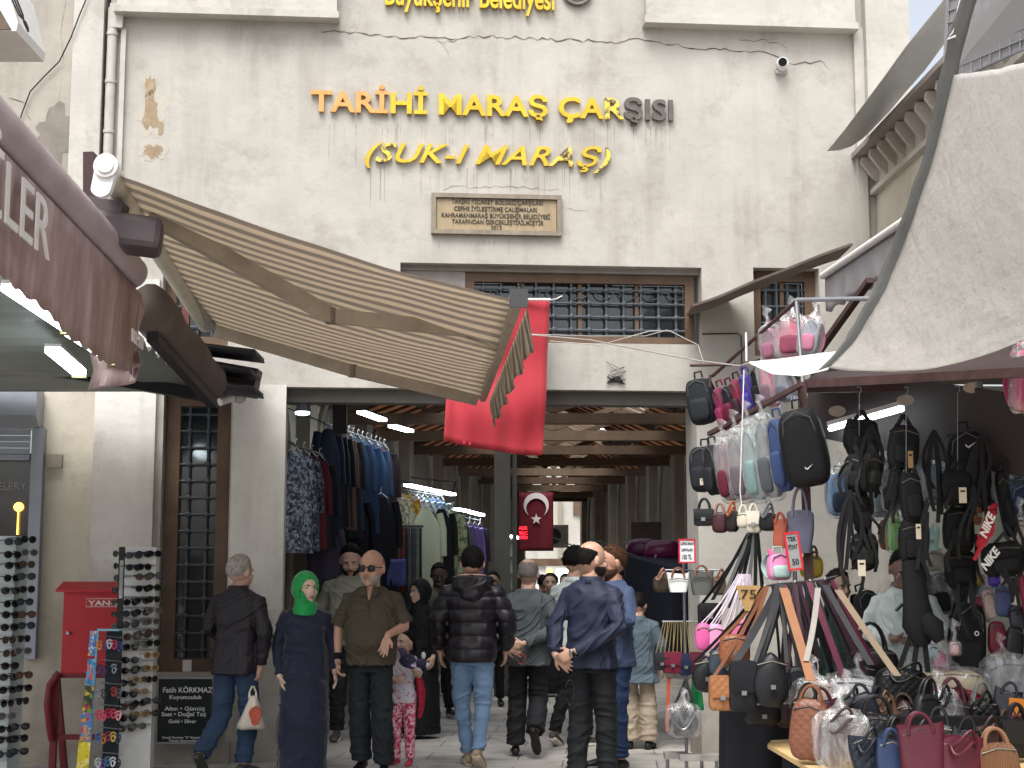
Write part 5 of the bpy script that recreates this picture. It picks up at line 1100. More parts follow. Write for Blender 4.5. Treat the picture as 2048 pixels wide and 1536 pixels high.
# 7 man in shadow
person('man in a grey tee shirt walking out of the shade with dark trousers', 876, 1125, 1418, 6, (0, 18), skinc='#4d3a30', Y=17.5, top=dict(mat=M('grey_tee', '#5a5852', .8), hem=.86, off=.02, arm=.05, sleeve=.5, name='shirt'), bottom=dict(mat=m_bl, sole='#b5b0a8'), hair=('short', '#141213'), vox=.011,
    legs={'L': (V(.1, -.1, .5), V(.12, -.16, .1), 8), 'R': (V(-.1, .0, .49), V(-.12, .14, .12), -20)})
# 8 puffer jacket man
def puff(co, nr):
    z = co[:, 2]; a_ = np.abs(np.sin((z - .82) * math.pi / .105)); b_ = vnoise(co * np.array([16, 16, 9.]), 4)
    return (.017 * np.sqrt(a_) - .008 + .006 * b_) * np.clip((1.40 - z) / .04, 0, 1)
def puff_ex(root, part, ln, hp, HRn, A, s, hs):
    q = MB(); q.ell(ln((0, .10, 1.43)), (.165, .085, .10)); q.ell(ln((0, .135, 1.36)), (.10, .06, .07)); q.tube([ln((.15 * math.cos(a_), .03 + .11 * math.sin(a_), 1.475 + .015 * math.sin(a_))) for a_ in [R(-50) + R(280) * i / 16 for i in range(17)]], .032, 10)
    part(q, 'hood', m_puff, fz=.009, disp=folds(.006, 9, 12, 4))
    q = MB(); q.tube([ln((.115 * math.cos(a_), .045 + .09 * math.sin(a_), 1.508 + .012 * math.sin(a_))) for a_ in [R(-10) + R(200) * i / 14 for i in range(15)]], .007, 6); part(q, 'hood_trim', M('orange_white_trim', '#c9a796', .6))
m_puff = M('black_plum_nylon', '#26222b', .38, .08, 6, .2, 30)
person('man in a black quilted puffer jacket and light blue jeans walking away', 944, 1093, 1532, 177, (4, 4), skinc='#c08a6e', 
    arms={'L': (V(.285, .03, 1.15), V(.27, -.06, .92)), 'R': (V(-.285, .03, 1.15), V(-.265, -.1, .92))},
    legs={'R': (V(-.085, .0, .48), V(-.06, .14, .13), -30), 'L': (V(.09, -.06, .49), V(.04, -.08, .085), 0)},
    top=dict(mat=m_puff, hem=.82, off=.05, arm=.075, flare=.0, disp=puff), bottom=dict(mat=m_ljean, knee=.066, flare=.9, sole='#b9ac97'), hair=('short', '#221c1a'), shoes='#8d806d', extra=puff_ex, shw=1.08)
# 9 grey suit man
def hb(side, x, z, sw=0):                                           # arm crossed behind the back
    return (V(side * .285, .10, 1.15), V(x, .25, z))
p_suit = person('grey haired man in a grey suit jacket with hands clasped behind his back', 1056, 1117, 1512, 172, (-6, 4), skinc='#b3866c', lean=5,
    arms={'L': (V(.29, .10, 1.14), V(.17, .235, .97), V(-1, .15, -.35), V(0, -1, 0), .5), 'R': (V(-.285, .10, 1.13), V(-.0, .25, 1.0), V(1, .1, -.25), V(0, -1, 0), .6)},
    legs={'R': (V(-.09, -.05, .5), V(-.10, .28, .24), -55), 'L': (V(.1, -.03, .49), V(.11, .02, .085), 0)},
    top=dict(mat=m_suit, hem=.80, off=.035, arm=.06, flare=.03, collar=(m_suit, .03), amp=.008), bottom=dict(mat=m_blackt, knee=.085, flare=1.1), hair=('crown', '#8f8a82'), shw=1.06, belly=.5, shoes='#26221f')
# 10 young man in white behind
person('dark haired young man in a white shirt behind the navy jacket', 1152, 1094, 1492, 150, (-16, 10), skinc='#b98a6f', top=dict(mat=m_whsh, hem=.86, off=.02, arm=.05, name='shirt', collar=(m_whsh, .035)), bottom=dict(mat=m_bl, sole='#cfc9bd'), hair=('curly', '#17120f'), vox=.009, shoes='#4d4a47',
    legs={'L': (V(.1, .0, .49), V(.14, .14, .12), -20)})
# 11 navy jacket man
def navy_ex(root, part, ln, hp, HRn, A, s, hs):
    q = MB(); w_ = A['R'][1]; d_ = (A['R'][1] - A['R'][0]).normalized(); q.tube([w_ - d_ * .0, w_ + d_ * .022], .033, 14); part(q, 'watch_strap', M('watch_black', '#15161a', .3))
    q = MB(); q.tube([w_ + d_ * .011 + V(0, .03, .01), w_ + d_ * .011 + V(0, .042, .012)], .017, 14); part(q, 'watch_case', m_steel)
p_navy = person('tall balding man in a navy jacket with hands clasped behind his back', 1186, 1083, 1568, 160, (-42, 3), skinc='#b98768',
    arms={'L': (V(.262, .08, 1.14), V(.225, .19, .93), V(-.75, .1, -.6), V(0, -1, 0), .45), 'R': (V(-.25, .13, 1.12), V(.055, .26, .955), V(.9, .05, -.45), V(.0, -1, 0), .7)},
    legs={'L': (V(.10, .0, .49), V(.11, .04, .085), 0), 'R': (V(-.09, -.04, .49), V(-.10, -.04, .085), 0)},
    top=dict(mat=m_navy, hem=.83, off=.03, arm=.058, flare=.03, collar=(m_navy, .045), amp=.009), bottom=dict(mat=m_blackt, knee=.08, flare=1.05), hair=('horseshoe', '#1a1513'), beard=('#221a17', .05), extra=navy_ex, shw=.98, shoes='#1c1a19')
# 12 blue blazer man
person('man in a light blue blazer and jeans talking behind the navy jacket', 1227, 1091, 1535, -62, (-8, 6), skinc='#b3785a',
    arms={'L': (V(.30, -.02, 1.17), V(.04, -.26, 1.16), V(-1, -.2, .25), V(0, .8, -.4), .8), 'R': (V(-.26, .0, 1.15), V(-.2, -.2, 1.02))},
    top=dict(mat=m_blazer, hem=.80, off=.03, arm=.062, flare=.02, collar=(m_blazer, .03), vneck=0, amp=.008), bottom=dict(mat=M('dark_jeans', '#1d3050', .85, .2), knee=.075), hair=('short', '#5a3a28'), beard=('#4a2f22', .05), belly=.6, shoes='#1c1a19', Y=12.7)
# 13 child in denim jacket
person('child in a washed denim jacket and loose beige trousers seen from behind', 1279, 1186, 1498, 168, (-10, 14), skinc='#b98a6f', sex='f', top=dict(mat=m_den, hem=.74, off=.06, arm=.068, flare=.03, collar=(m_den, .04)), bottom=dict(mat=m_bge, knee=.10, flare=1.12, sole='#2b2826'), hair=('full', '#2b211c'), hs=1.12, shoes='#2b2826', vox=.008)
# 14 stall keeper
p_keep = person('stall keeper in a white shirt looking down at his hands behind the hanging black bags', 1822, 1096, 1640, -8, (4, 24), skinc='#7d5a48', Y=10.7, belly=.5,
    arms={'R': (V(-.27, .0, 1.17), V(-.11, -.24, 1.13), V(.8, -.3, 0), V(0, .3, 1), .6), 'L': (V(.27, .0, 1.17), V(.08, -.25, 1.10), V(-.8, -.3, 0), V(0, .3, 1), .6)},
    top=dict(mat=m_whsh, hem=.86, off=.03, arm=.058, name='shirt', collar=(m_whsh, .035), open=1, amp=.009), bottom=dict(mat=m_slate), hair=('short', '#1a1614'))
q = MB(); c_ = at(1797, 1216, 10.40); q.beam(c_ + V(-.02, 0, -.02), c_ + V(.03, 0, .03), .06, .012); tag(q.build('mobile_phone', M('phone_black', '#101114', .2, 0, bs=0), smooth=False), 'dark phone in the hands of the stall keeper in white', 'phone')
# 15 boy with black backpack
person('boy with a serious face beside the stall keeper next to a black backpack', 1688, 1140, 1600, 12, (14, 8), skinc='#8d6753', Y=11.6, sex='m', top=dict(mat=M('dark_green_top', '#1f3a33', .8), hem=.86, off=.02, arm=.048, name='shirt'), bottom=dict(mat=m_bl), hair=('full', '#1b1512'), hs=1.1, vox=.009)
# beads in the hands
def beads(px, py, Y, rx_, rz_, col, label, par=None):
    q = MB(); c_ = at(px, py, Y)
    for k in range(26):
        a_ = 2 * math.pi * k / 26; q.ell(c_ + V(rx_ * math.sin(a_) * (1 + .3 * math.cos(a_)), .01 * math.sin(3 * a_), rz_ * math.cos(a_)), .0055 + .001 * (k % 5 == 0), nu=6, nv=4)
    q.tube([c_ + V(rx_ * math.sin(2 * math.pi * k / 26) * (1 + .3 * math.cos(2 * math.pi * k / 26)), 0.0, rz_ * math.cos(2 * math.pi * k / 26)) for k in range(27)], .002, 4)
    tag(q.build('prayer_beads', M('beads' + col, col, .25, .1)), label, 'prayer beads')
beads(1042, 1318, gy(1512) - .33, .035, .045, '#8d2026', 'string of dark red prayer beads in the hands of the grey suited man')
beads(1140, 1385, gy(1568) - .36, .03, .09, '#23211f', 'string of dark prayer beads hanging from the hands of the man in the navy jacket')
# distant shoppers
far = []
FLB = ['distant woman in black left of the white post in the passage', 'distant dark clothed man directly right of the puffer jacket', 'distant man facing the camera near the yellow lit windows', 'distant woman in black beside the white shirted young man', 'distant woman between the grey suit and the white post', 'distant man half hidden behind the puffer jacket', 'distant woman facing the camera left of the puffer jacket head']
for k, (px, hy, Yq, c_, sx_, yw) in enumerate([(1085, 1150, 27, '#1c1d22', 'f', 180), (1003, 1146, 22, '#23242b', 'm', 175), (1108, 1148, 31, '#2b2a2c', 'm', 0), (1130, 1150, 24, '#17181c', 'f', 170), (1100, 1152, 20.5, '#1e2026', 'f', 180), (985, 1158, 19, '#2a2d33', 'm', 180), (915, 1165, 20.5, '#25252a', 'f', 20)]):
    if k in (0, 1):
        fy_ = pj((at(px, hy, Yq).x, Yq, 0))[1]
        r_ = person(FLB[k], px, hy, fy_, yw, sex=sx_, Y=Yq, skinc='#8a6652', top=dict(mat=M('far_coat' + c_, c_, .8), hem=.7, off=.035, arm=.055) if k else dict(mat=M('far_coat' + c_, c_, .8), robe=.05, hemw=.2, off=.03, arm=.055, name='coat'), bottom=dict(mat=m_bl) if k else None, hair=('full', '#161314'), vox=.02, group='distant shoppers deep in the passage'); far.append((r_, px, Yq))
    else:
        src = far[0 if sx_ == 'f' else 1][0]; p_ = at(px, 1160, Yq); p_.z = 0; copy_thing(src, p_, R(yw), FLB[k])
# ================================================================ BAGS
def TM(px0, py0, px1, py1, Y, yaw=0, tilt=0):
    """frame at the centre of a picture box at distance Y: x across, y away, z up; returns frame, width, height"""
    c = at((px0 + px1) / 2, (py0 + py1) / 2, Y); W = (px1 - px0) / FPX * Y; Hh = (py1 - py0) / FPX * Y
    tr_ = abs(math.tan(R(tilt))); W2 = max(W * .35, (W - Hh * tr_ * .8)) if tilt else W
    cy_, sy_ = math.cos(R(yaw)), abs(math.sin(R(yaw)))
    return Matrix.Translation(c) @ Matrix.Rotation(R(tilt), 4, 'Y') @ Matrix.Rotation(R(yaw), 4, 'Z'), W2, Hh, c
def rb(mb, x0, x1, y0, y1, z0, z1, p=.42, fn=None, nu=28, nv=18):
    mb.ell(((x0 + x1) / 2, (y0 + y1) / 2, (z0 + z1) / 2), (abs(x1 - x0) / 2, abs(y1 - y0) / 2, abs(z1 - z0) / 2), None, nu, nv, fn, p)
def wr(seed, a_=.03, f=3):
    return lambda d: 1 + a_ * noise.noise(d * f + Vector((seed, seed * 2, 0))) + a_ * .5 * noise.noise(d * f * 3 + Vector((seed, 0, 5)))
SEED = [0]
def plastic(root, m, W, Hh, D, k=1.1, top=.08):
    SEED[0] += 1; sd = SEED[0]; q = MB(m)
    q.ell((0, 0, 0), (W / 2 * k + .012, D / 2 * k + .015, Hh / 2 * k), None, 30, 22, lambda d: 1 + .07 * noise.noise(Vector((d.x * 5, d.y * 5, d.z * 2 + sd))) + .06 * noise.noise(d * 11 + Vector((sd, 0, 0))) , p=.55)
    q.tube([(0, 0, Hh / 2 * k * .9), (.01, 0, Hh / 2 * k + top * .5), (-.005, 0, Hh / 2 * k + top), (.02, 0, Hh / 2 * k + top * 1.4)], [W * .3, .012, .02, .035], 10)
    q.build('plastic_wrap', plastic_mat(), root, smooth=True)
def backpack(box, Y, col, label, yaw=0, tilt=0, wrap=False, D=None, col2=None, group='backpacks on the hanging frame', hang_=True, logo=None, rough=.7, pocket=True):
    m, W, Hh, c = TM(*box, Y, yaw, tilt); SEED[0] += 1; sd = SEED[0]; D = D or min(.22, max(W, .16) * .6)
    t_ = thing('backpack', label, 'backpack', c, group); mt = M('pack' + col, col, rough, .15, 6, .35, 90, bd=.006); m2 = M('pack' + (col2 or col) + 'b', col2 or col, rough, .2, 6, .35, 90)
    q = MB(m); rb(q, -W / 2, W / 2, -D / 2, D / 2, -Hh / 2, Hh / 2, .5, lambda d: (1 - .14 * max(0, d.z)) * (1 + .035 * noise.noise(d * 3 + Vector((sd, 0, 0))))); q.build('body', mt, t_)
    if pocket:
        q = MB(m); rb(q, -W * .37, W * .37, -D / 2 - .035, -D / 2 + .03, -Hh * .43, Hh * .02, .5, wr(sd)); q.build('front_pocket', m2, t_)
    q = MB(m); q.tube([(-W * .36, -D * .42, Hh * .12), (-W * .3, -D * .47, Hh * .3), (0, -D * .45, Hh * .40), (W * .3, -D * .47, Hh * .3), (W * .36, -D * .42, Hh * .12)], .004, 5); q.build('zip', M('zip_grey', '#55565a', .4), t_)
    q = MB(m); q.tube([(-.03, D * .3, Hh * .46), (-.025, D * .3, Hh * .5 + .03), (.025, D * .3, Hh * .5 + .03), (.03, D * .3, Hh * .46)], .008, 6); q.build('top_handle', m2, t_)
    for s_ in (-1, 1):
        q = MB(m); q.sheet([[Vector((s_ * (W * .25 + .02 * math.sin(v * 3)) + dx, D / 2 + .01 + .05 * math.sin(v * math.pi), Hh * .42 - v * Hh * .85)) for dx in (-.022, .022)] for v in [i / 8 for i in range(9)]], .008); q.build('strap', m2, t_)
    if logo: logo(t_, m, W, Hh, D)
    if wrap: plastic(t_, m, W, Hh, D)
    return t_
def swoosh(t_, m, W, Hh, D, x=.0, z=.22, s=.05, txt=None, tz=-.3, tx=0, rot=0):
    q = MB(m); y_ = -D / 2 - .012
    q.prism([(x - s * .6, y_, z * Hh + s * .25), (x - s * .35, y_, z * Hh - s * .1), (x + s * .7, y_, z * Hh + s * .45), (x - s * .25, y_, z * Hh - s * .32), (x - s * .62, y_, z * Hh - s * .05)], (0, .006, 0)); q.build('logo', M('logo_white', '#d5d6d4', .5), t_, smooth=False)
    if txt:
        q = MB(m); put_text(q, txt, (tx - s * .5, -D / 2 - .045, tz * Hh), (1, 0, 0), (0, 0, 1), width=s * 1.1, extrude=.002, bold=.03); q.build('lettering', M('logo_white', '#d5d6d4', .5), t_, smooth=False)
def handbag(box, Y, col, label, kind='dome', yaw=0, tilt=0, quilt=False, wrap=False, D=None, trim=None, hh=.5, group='handbags for sale', rough=.4, handles=2, clasp=True, name='handbag', rib=False, strap=None, strapcol=None, sw=.012):
    m, W, Hh, c = TM(*box, Y, yaw, tilt); SEED[0] += 1; sd = SEED[0]; D = D or min(.17, max(W * .5, .08))
    t_ = thing(name, label, 'bag', c, group); mt = M('bag' + col, col, rough, .14, 6, .3, 70, kind='quilt' if quilt else ('rib' if rib else ''), **({'bd': .005} if not quilt and not rib else {}))
    if quilt: mt = M('bagq' + col, col, rough, .14, 6, 0, 90 if Hh < .35 else 60, kind='quilt')
    if rib: mt = M('bagr' + col, col, rough, .14, 6, 0, 420, kind='rib')
    tr = M('bag' + (trim or col) + 't', trim or col, .45, .15, 8, .2, 60); q = MB(m)
    if kind == 'dome': rb(q, -W / 2, W / 2, -D / 2, D / 2, -Hh / 2, Hh / 2, .55, lambda d: (1 - .10 * max(0, d.z)) * (1 + .04 * noise.noise(d * 2.5 + Vector((sd, 0, 0))) + .015 * noise.noise(d * 8)))
    elif kind == 'tote':
        R_ = []
        for k in range(7):
            v = k / 6; w_ = W / 2 * (.82 + .18 * v if hh > 0 else 1); dd = D / 2 * (1 - .65 * v) + .004; z_ = -Hh / 2 + Hh * v; sg = lambda x_: math.copysign(abs(x_) ** .4, x_)
            R_.append([Vector((w_ * sg(math.cos(a_)) + .006 * math.sin(v * 5 + sd), dd * sg(math.sin(a_)), z_ + .012 * math.sin(a_ * 2 + sd) * v)) for a_ in [2 * math.pi * i / 28 for i in range(28)]])
        q.loft(R_)
    elif kind == 'wing':
        R_ = []
        for k in range(7):
            v = k / 6; w_ = W / 2 * (.72 + .28 * v ** .7); dd = D / 2 * (1 - .75 * v) + .004; z_ = -Hh / 2 + Hh * v; sg = lambda x_: math.copysign(abs(x_) ** .5, x_)
            R_.append([Vector((w_ * sg(math.cos(a_)), dd * sg(math.sin(a_)), z_ + .03 * abs(math.cos(a_)) * v)) for a_ in [2 * math.pi * i / 28 for i in range(28)]])
        q.loft(R_)
    elif kind == 'flap': rb(q, -W / 2, W / 2, -D / 2, D / 2, -Hh / 2, Hh / 2, .3, wr(sd, .02))
    elif name == 'waist_bag': rb(q, -W / 2, W / 2, -D / 2, D / 2, -Hh / 2, Hh / 2, .62, lambda d: 1 + .16 * noise.noise(d * 2.3 + Vector((sd, 0, 0))) + .06 * noise.noise(d * 6 + Vector((0, sd, 0))))
    elif kind == 'hobo': rb(q, -W / 2, W / 2, -D / 2, D / 2, -Hh / 2, Hh / 2, .75, lambda d: (1 - .35 * max(0, d.z) * abs(d.x)) * (1 + .07 * noise.noise(d * 2.2 + Vector((sd, 0, 0)))))
    elif kind == 'round': q.ell((0, 0, 0), (W / 2, D / 2, Hh / 2), None, 26, 16, p=.8)
    q.build('body', mt, t_)
    if kind == 'flap':
        q = MB(m); q.sheet([[Vector((x_ * W * .47 * (1 - .1 * v), -D / 2 - .012 - .004 * math.sin(v * 3), Hh * .49 - v * Hh * .6)) for x_ in (-1, -.5, 0, .5, 1)] for v in [i / 5 for i in range(6)]], .006); q.build('flap', mt if quilt else tr, t_)
    else:
        q = MB(m); z_ = Hh * (.34 if kind != 'tote' else .46); q.tube([(-W * .40, -D * (.4 if kind != 'tote' else .16) - .004, z_ * .8), (0, -D * .42 if kind != 'tote' else -D * .2, z_), (W * .40, -D * (.4 if kind != 'tote' else .16) - .004, z_ * .8)], .0045, 5); q.build('zip', M('zip_dull', '#5a5650', .45, metal=.4) if SEED[0] % 3 else M('zip_black', '#17181a', .5), t_)
    if clasp:
        q = MB(m); q.box(-.014, .014, -D / 2 - .026, -D / 2 - .012, -Hh * .13 - .01, -Hh * .13 + .014); q.build('clasp', m_steel, t_, smooth=False)
    if name == 'waist_bag':
        rn_ = random.Random(sd); q = MB(m); rb(q, -W * .34, W * .34, -D / 2 - .03, -D / 2 + .03, -Hh * .38, Hh * .05, .5, wr(sd, .06)); q.build('front_pocket', mt, t_)
        for k in range(3):
            x0_ = rn_.uniform(-.45, .45) * W; x1_ = x0_ + rn_.uniform(-.3, .3) * W; ln_ = rn_.uniform(.12, .34); z0_ = rn_.uniform(-.4, .3) * Hh; q = MB(m)
            q.sheet([[Vector((x0_ + (x1_ - x0_) * v + .02 * math.sin(v * 5 + sd) + w_, -D * .5 - .01 - .02 * math.sin(v * 3), z0_ - ln_ * v)) for w_ in (-.011, .011)] for v in [i / 5 for i in range(6)]], .004); q.build('loose_strap', tr, t_)
    if handles and SEED[0] % 3 == 1: yfall = .9
    else: yfall = 0
    for k in range(handles):
        yy = (-1 if k else 1) * D * .25; hz = W * hh; q = MB(m)
        q.tube([(W * .27 * math.cos(a_) * 1.0, yy * (1 - .4 * math.sin(a_)), Hh * .38 + (Hh * .1 + hz) * math.sin(a_) * (1 - .75 * yfall)) if not yfall else (W * .27 * math.cos(a_), -D * .35 - (D * .25 + .012) * math.sin(a_) - .01 * k, Hh * .36 + .03 * math.sin(a_ * 2) + (.05 - (Hh * .28) * k) * math.sin(a_)) for a_ in [math.pi * i / 12 for i in range(13)]], .0085, 7); q.build('handle', tr, t_)
    if strap:                                                       # straps up to the point they hang from
        p = at(*strap) if len(strap) == 3 else Vector(strap[0]); sc_m = M('strap' + (strapcol or col), strapcol or col, .5, .12, 8, .2, 80)
        for s_ in (-1, 1):
            a_ = m @ Vector((s_ * W * .44, 0, Hh * .3)); q = MB(); d_ = (p - a_); n_ = 7; up_ = Vector((1, 0, 0)) if abs(d_.x) < abs(d_.z) else Vector((0, 0, 1))
            q.sheet([[a_.lerp(p, v) + Vector((0, -.012 * math.sin(v * math.pi) * s_, -.02 * math.sin(v * math.pi))) + up_ * w_ for w_ in (-sw, sw)] for v in [i / n_ for i in range(n_ + 1)]], .004); q.build('strap', sc_m, t_)
    if wrap: plastic(t_, m, W, Hh, D, 1.12)
    return t_
def hook(px, y0, y1, Y, lab=None):
    q = MB(); a_, b_ = at(px, y0, Y), at(px, y1, Y); q.tube([b_, a_ - Vector((0, 0, .03)), a_ + Vector((.015, 0, -.012)), a_ + Vector((.01, 0, .012)), a_ + Vector((-.012, 0, .01))], .003, 5); return q
# ---- upper rail row
U_ = [((1367, 750, 1437, 850), 10.95, '#1d232b', 'plain black backpack at the far left end of the upper rail', -25, -9, 0, None),
      ((1424, 768, 1470, 862), 10.8, '#7a2345', 'pink and maroon backpack next to the leftmost black one on the upper rail', -55, -16, 0, None),
      ((1440, 764, 1488, 846), 10.7, '#22242b', 'black backpack with maroon piping on the upper rail', -55, -18, 0, '#5f1f35'),
      ((1458, 752, 1502, 838), 10.6, '#7c2338', 'maroon red backpack on the upper rail beside the purple one', -55, -18, 0, '#3a2030'),
      ((1474, 742, 1524, 830), 10.45, '#3f3383', 'purple backpack hanging in the middle of the upper rail', -50, -18, 0, None),
      ((1500, 728, 1540, 815), 10.3, '#15171c', 'black backpack with pale print right of the purple one', -50, -12, 0, None),
      ((1516, 722, 1562, 815), 10.15, '#b24a67', 'pink backpack in clear plastic hanging below the white tarpaulin corner', -50, -12, 1, '#6a5560'),
      ((1548, 735, 1592, 805), 10.0, '#565a66', 'grey backpack in clear plastic hanging below the white tarpaulin corner', -50, -12, 1, None),
      ((1520, 652, 1566, 722), 10.1, '#8f5c72', 'mauve backpack in plastic above the white tarpaulin corner', -45, -10, 1, None),
      ((1556, 632, 1612, 716), 9.9, '#b04460', 'pink backpack in a plastic cover at the top of the frame', -25, 0, 1, '#7d3a50'),
      ((1596, 634, 1646, 712), 9.75, '#6c7280', 'grey and pink backpack in a plastic cover behind the steel upright', -25, 10, 1, '#b0718a')]
for b_, Y_, c_, l_, yw, tl, wr_, c2 in U_: backpack(b_, Y_, c_, l_, yw, tl, bool(wr_), col2=c2)
# ---- lower rail row
L_ = [((1376, 886, 1442, 984), 10.7, '#1b2127', 'black backpack at the left end of the lower rail with a pale tag', -30, -4, 0, None),
      ((1404, 882, 1446, 990), 10.5, '#1d1f26', 'narrow black backpack beside the maroon wrapped one on the lower rail', -45, -6, 0, None),
      ((1432, 880, 1478, 1002), 10.3, '#5c1a2c', 'maroon backpack in clear plastic on the lower rail', -50, -8, 1, None),
      ((1452, 862, 1512, 1000), 10.1, '#62595f', 'grey rose backpack in clear plastic on the lower rail', -48, -9, 1, None),
      ((1480, 846, 1538, 1000), 9.9, '#76908f', 'pale mint grey backpack in clear plastic on the lower rail', -48, -9, 1, None),
      ((1506, 834, 1568, 996), 9.7, '#4d5257', 'dark grey backpack in clear plastic on the lower rail', -48, -9, 1, None),
      ((1532, 826, 1590, 984), 9.5, '#32446c', 'blue backpack with a buckle strap behind the largest black one', -45, -9, 0, None)]
for b_, Y_, c_, l_, yw, tl, wr_, c2 in L_: backpack(b_, Y_, c_, l_, yw, tl, bool(wr_), col2=c2)
backpack((1550, 806, 1664, 975), 9.3, '#14161c', 'largest plain black backpack at the right end of the lower rail', -18, -10, pocket=False, D=.24, logo=lambda t_, m, W, Hh, D: swoosh(t_, m, W, Hh, D, x=.02, z=-.28, s=.04))
# ---- small handbags hanging below the backpacks
HB = [((1388, 1018, 1430, 1052), 10.4, '#1a2325', 'small black flap bag left of the maroon bowling bag', 'flap', {}),
      ((1424, 1022, 1456, 1066), 10.2, '#3c1a20', 'maroon bowling bag hanging under the wrapped backpacks', 'dome', dict(trim='#8d6a60')),
      ((1450, 1018, 1478, 1064), 10.1, '#231b1d', 'dark brown bag with tan handle beside the maroon bowling bag', 'dome', dict(trim='#9c5c3a')),
      ((1474, 1024, 1500, 1056), 10.0, '#c6bfae', 'cream small backpack bag left of the other cream bag', 'dome', dict(trim='#cfc8b8')),
      ((1494, 1022, 1522, 1066), 9.9, '#bdb6a4', 'cream flap bag beside the black chain handle bag', 'flap', dict(trim='#cfc8b8')),
      ((1518, 1024, 1556, 1062), 9.8, '#1b1a1e', 'black bag with silver ring handles below the biggest backpack', 'dome', dict(trim='#6d7074')),
      ((1546, 1040, 1576, 1096), 9.7, '#a14e35', 'terracotta bucket bag hanging left of the grey tote', 'tote', dict(trim='#a14e35')),
      ((1574, 1024, 1628, 1106), 9.5, '#55566a', 'grey lilac tote bag hanging behind the red framed price card', 'tote', dict(trim='#6b6c80', hh=.9)),
      ((1600, 1108, 1646, 1156), 9.7, '#8d7a22', 'mustard yellow woven bag behind the red framed price card', 'dome', dict(trim='#5c5020'))]
for b_, Y_, c_, l_, k_, kw in HB: handbag(b_, Y_, c_, l_, k_, yaw=-15, clasp=k_ == 'flap', group='handbags hanging under the backpacks', **kw)
# pink child backpack with ears
t_ = backpack((1534, 1104, 1582, 1160), 9.35, '#d986b0', 'small pink and striped child backpack with ears above the strap rack', 10, 0, col2='#9bb5b0', D=.09)
m, W, Hh, c = TM(1534, 1104, 1582, 1160, 9.35); q = MB(m)
for s_ in (-1, 1): q.tube([(s_ * W * .3, 0, Hh * .42), (s_ * W * .45, 0, Hh * .62)], [.02, .006], 8)
q.build('ear', M('pink_ear', '#d0608f', .6), t_)
# ---- right group: black waist bags and backpacks in plastic
RG = [('b', (1655, 940, 1702, 1032), 11.2, '#2b6ea3', 'blue and navy backpack in plastic against the pale green wall', 0, 0, 1, '#1f2f42'),
      ('b', (1690, 950, 1738, 1040), 11.3, '#68747c', 'light grey backpack in plastic right of the blue one', 0, 0, 1, '#8b9aa2'),
      ('b', (1735, 905, 1782, 1035), 11.2, '#7d8a92', 'silver grey backpack in crinkled plastic behind the black slings', 5, 0, 1, None),
      ('w', (1688, 838, 1758, 916), 9.4, '#14161a', 'black waist bag hanging from the first chain at right', 0, 0, 0, None),
      ('w', (1690, 908, 1728, 984), 9.3, '#16181c', 'black left pouch of the pair on the first chain', -20, 0, 0, None),
      ('w', (1718, 906, 1766, 984), 9.2, '#191b18', 'dark olive black right pouch of the pair on the first chain', 20, 8, 0, None),
      ('w', (1704, 990, 1744, 1068), 9.3, '#121417', 'narrow black shoulder bag lower on the first chain', 0, -4, 0, None),
      ('w', (1700, 1066, 1756, 1140), 9.3, '#15171a', 'black bag with a white price tag at the bottom of the first chain', 0, 3, 0, None),
      ('w', (1772, 846, 1842, 940), 9.1, '#131519', 'black sling bag at the top of the second chain', 0, 6, 0, None),
      ('w', (1766, 920, 1806, 1022), 9.1, '#111317', 'slim black sling hanging low left on the second chain', 0, 12, 0, None),
      ('w', (1796, 940, 1848, 1050), 9.0, '#121418', 'black sling bag in the middle of the second chain', 0, -5, 0, None),
      ('w', (1798, 1040, 1850, 1128), 9.0, '#101216', 'black pouch above the head of the stall keeper', 0, 0, 0, None),
      ('b', (1836, 872, 1898, 998), 9.9, '#3b4650', 'slate grey backpack with white marks in clear plastic', 0, -3, 1, '#66757f'),
      ('b', (1888, 852, 1982, 1000), 9.3, '#15171b', 'big black backpack hanging right of the slate grey one', -10, -4, 0, None),
      ('w', (1882, 940, 1942, 1010), 9.1, '#111318', 'black round bag with a cream tag before the big black backpack', 0, 0, 0, None),
      ('w', (1886, 1010, 1948, 1106), 9.2, '#101216', 'black messenger bag under the cream tag', 0, 0, 0, None),
      ('w', (1890, 1100, 1952, 1175), 9.3, '#14161a', 'black square bag above the black rucksack at right', 0, 0, 0, None),
      ('b', (1898, 1195, 1975, 1372), 9.4, '#101318', 'tall black rucksack with a round white logo standing at right', 0, 4, 0, None),
      ('w', (1960, 1085, 2052, 1152), 9.0, '#111317', 'black wide waist bag with white lettering at the right edge', 0, -8, 0, None),
      ('w', (1990, 935, 2030, 1075), 9.2, '#15171b', 'black long bag behind the red waist bag', 0, -8, 0, None),
      ('b', (1700, 1176, 1776, 1266), 10.9, '#14181c', 'black backpack tilted beside the boy at the pale green wall', 10, -18, 0, None),
      ('b', (2022, 690, 2075, 822), 8.4, '#b54a70', 'pink backpack in plastic at the right edge under the tarpaulin', 10, 5, 1, None),
      ('b', (1990, 915, 2060, 1010), 10.2, '#3d4a4c', 'grey green backpack in plastic behind the yellow board', 0, 0, 1, None),
      ('b', (2015, 965, 2070, 1045), 9.6, '#18233c', 'navy cap shaped backpack at the right edge', 0, 0, 0, None)]
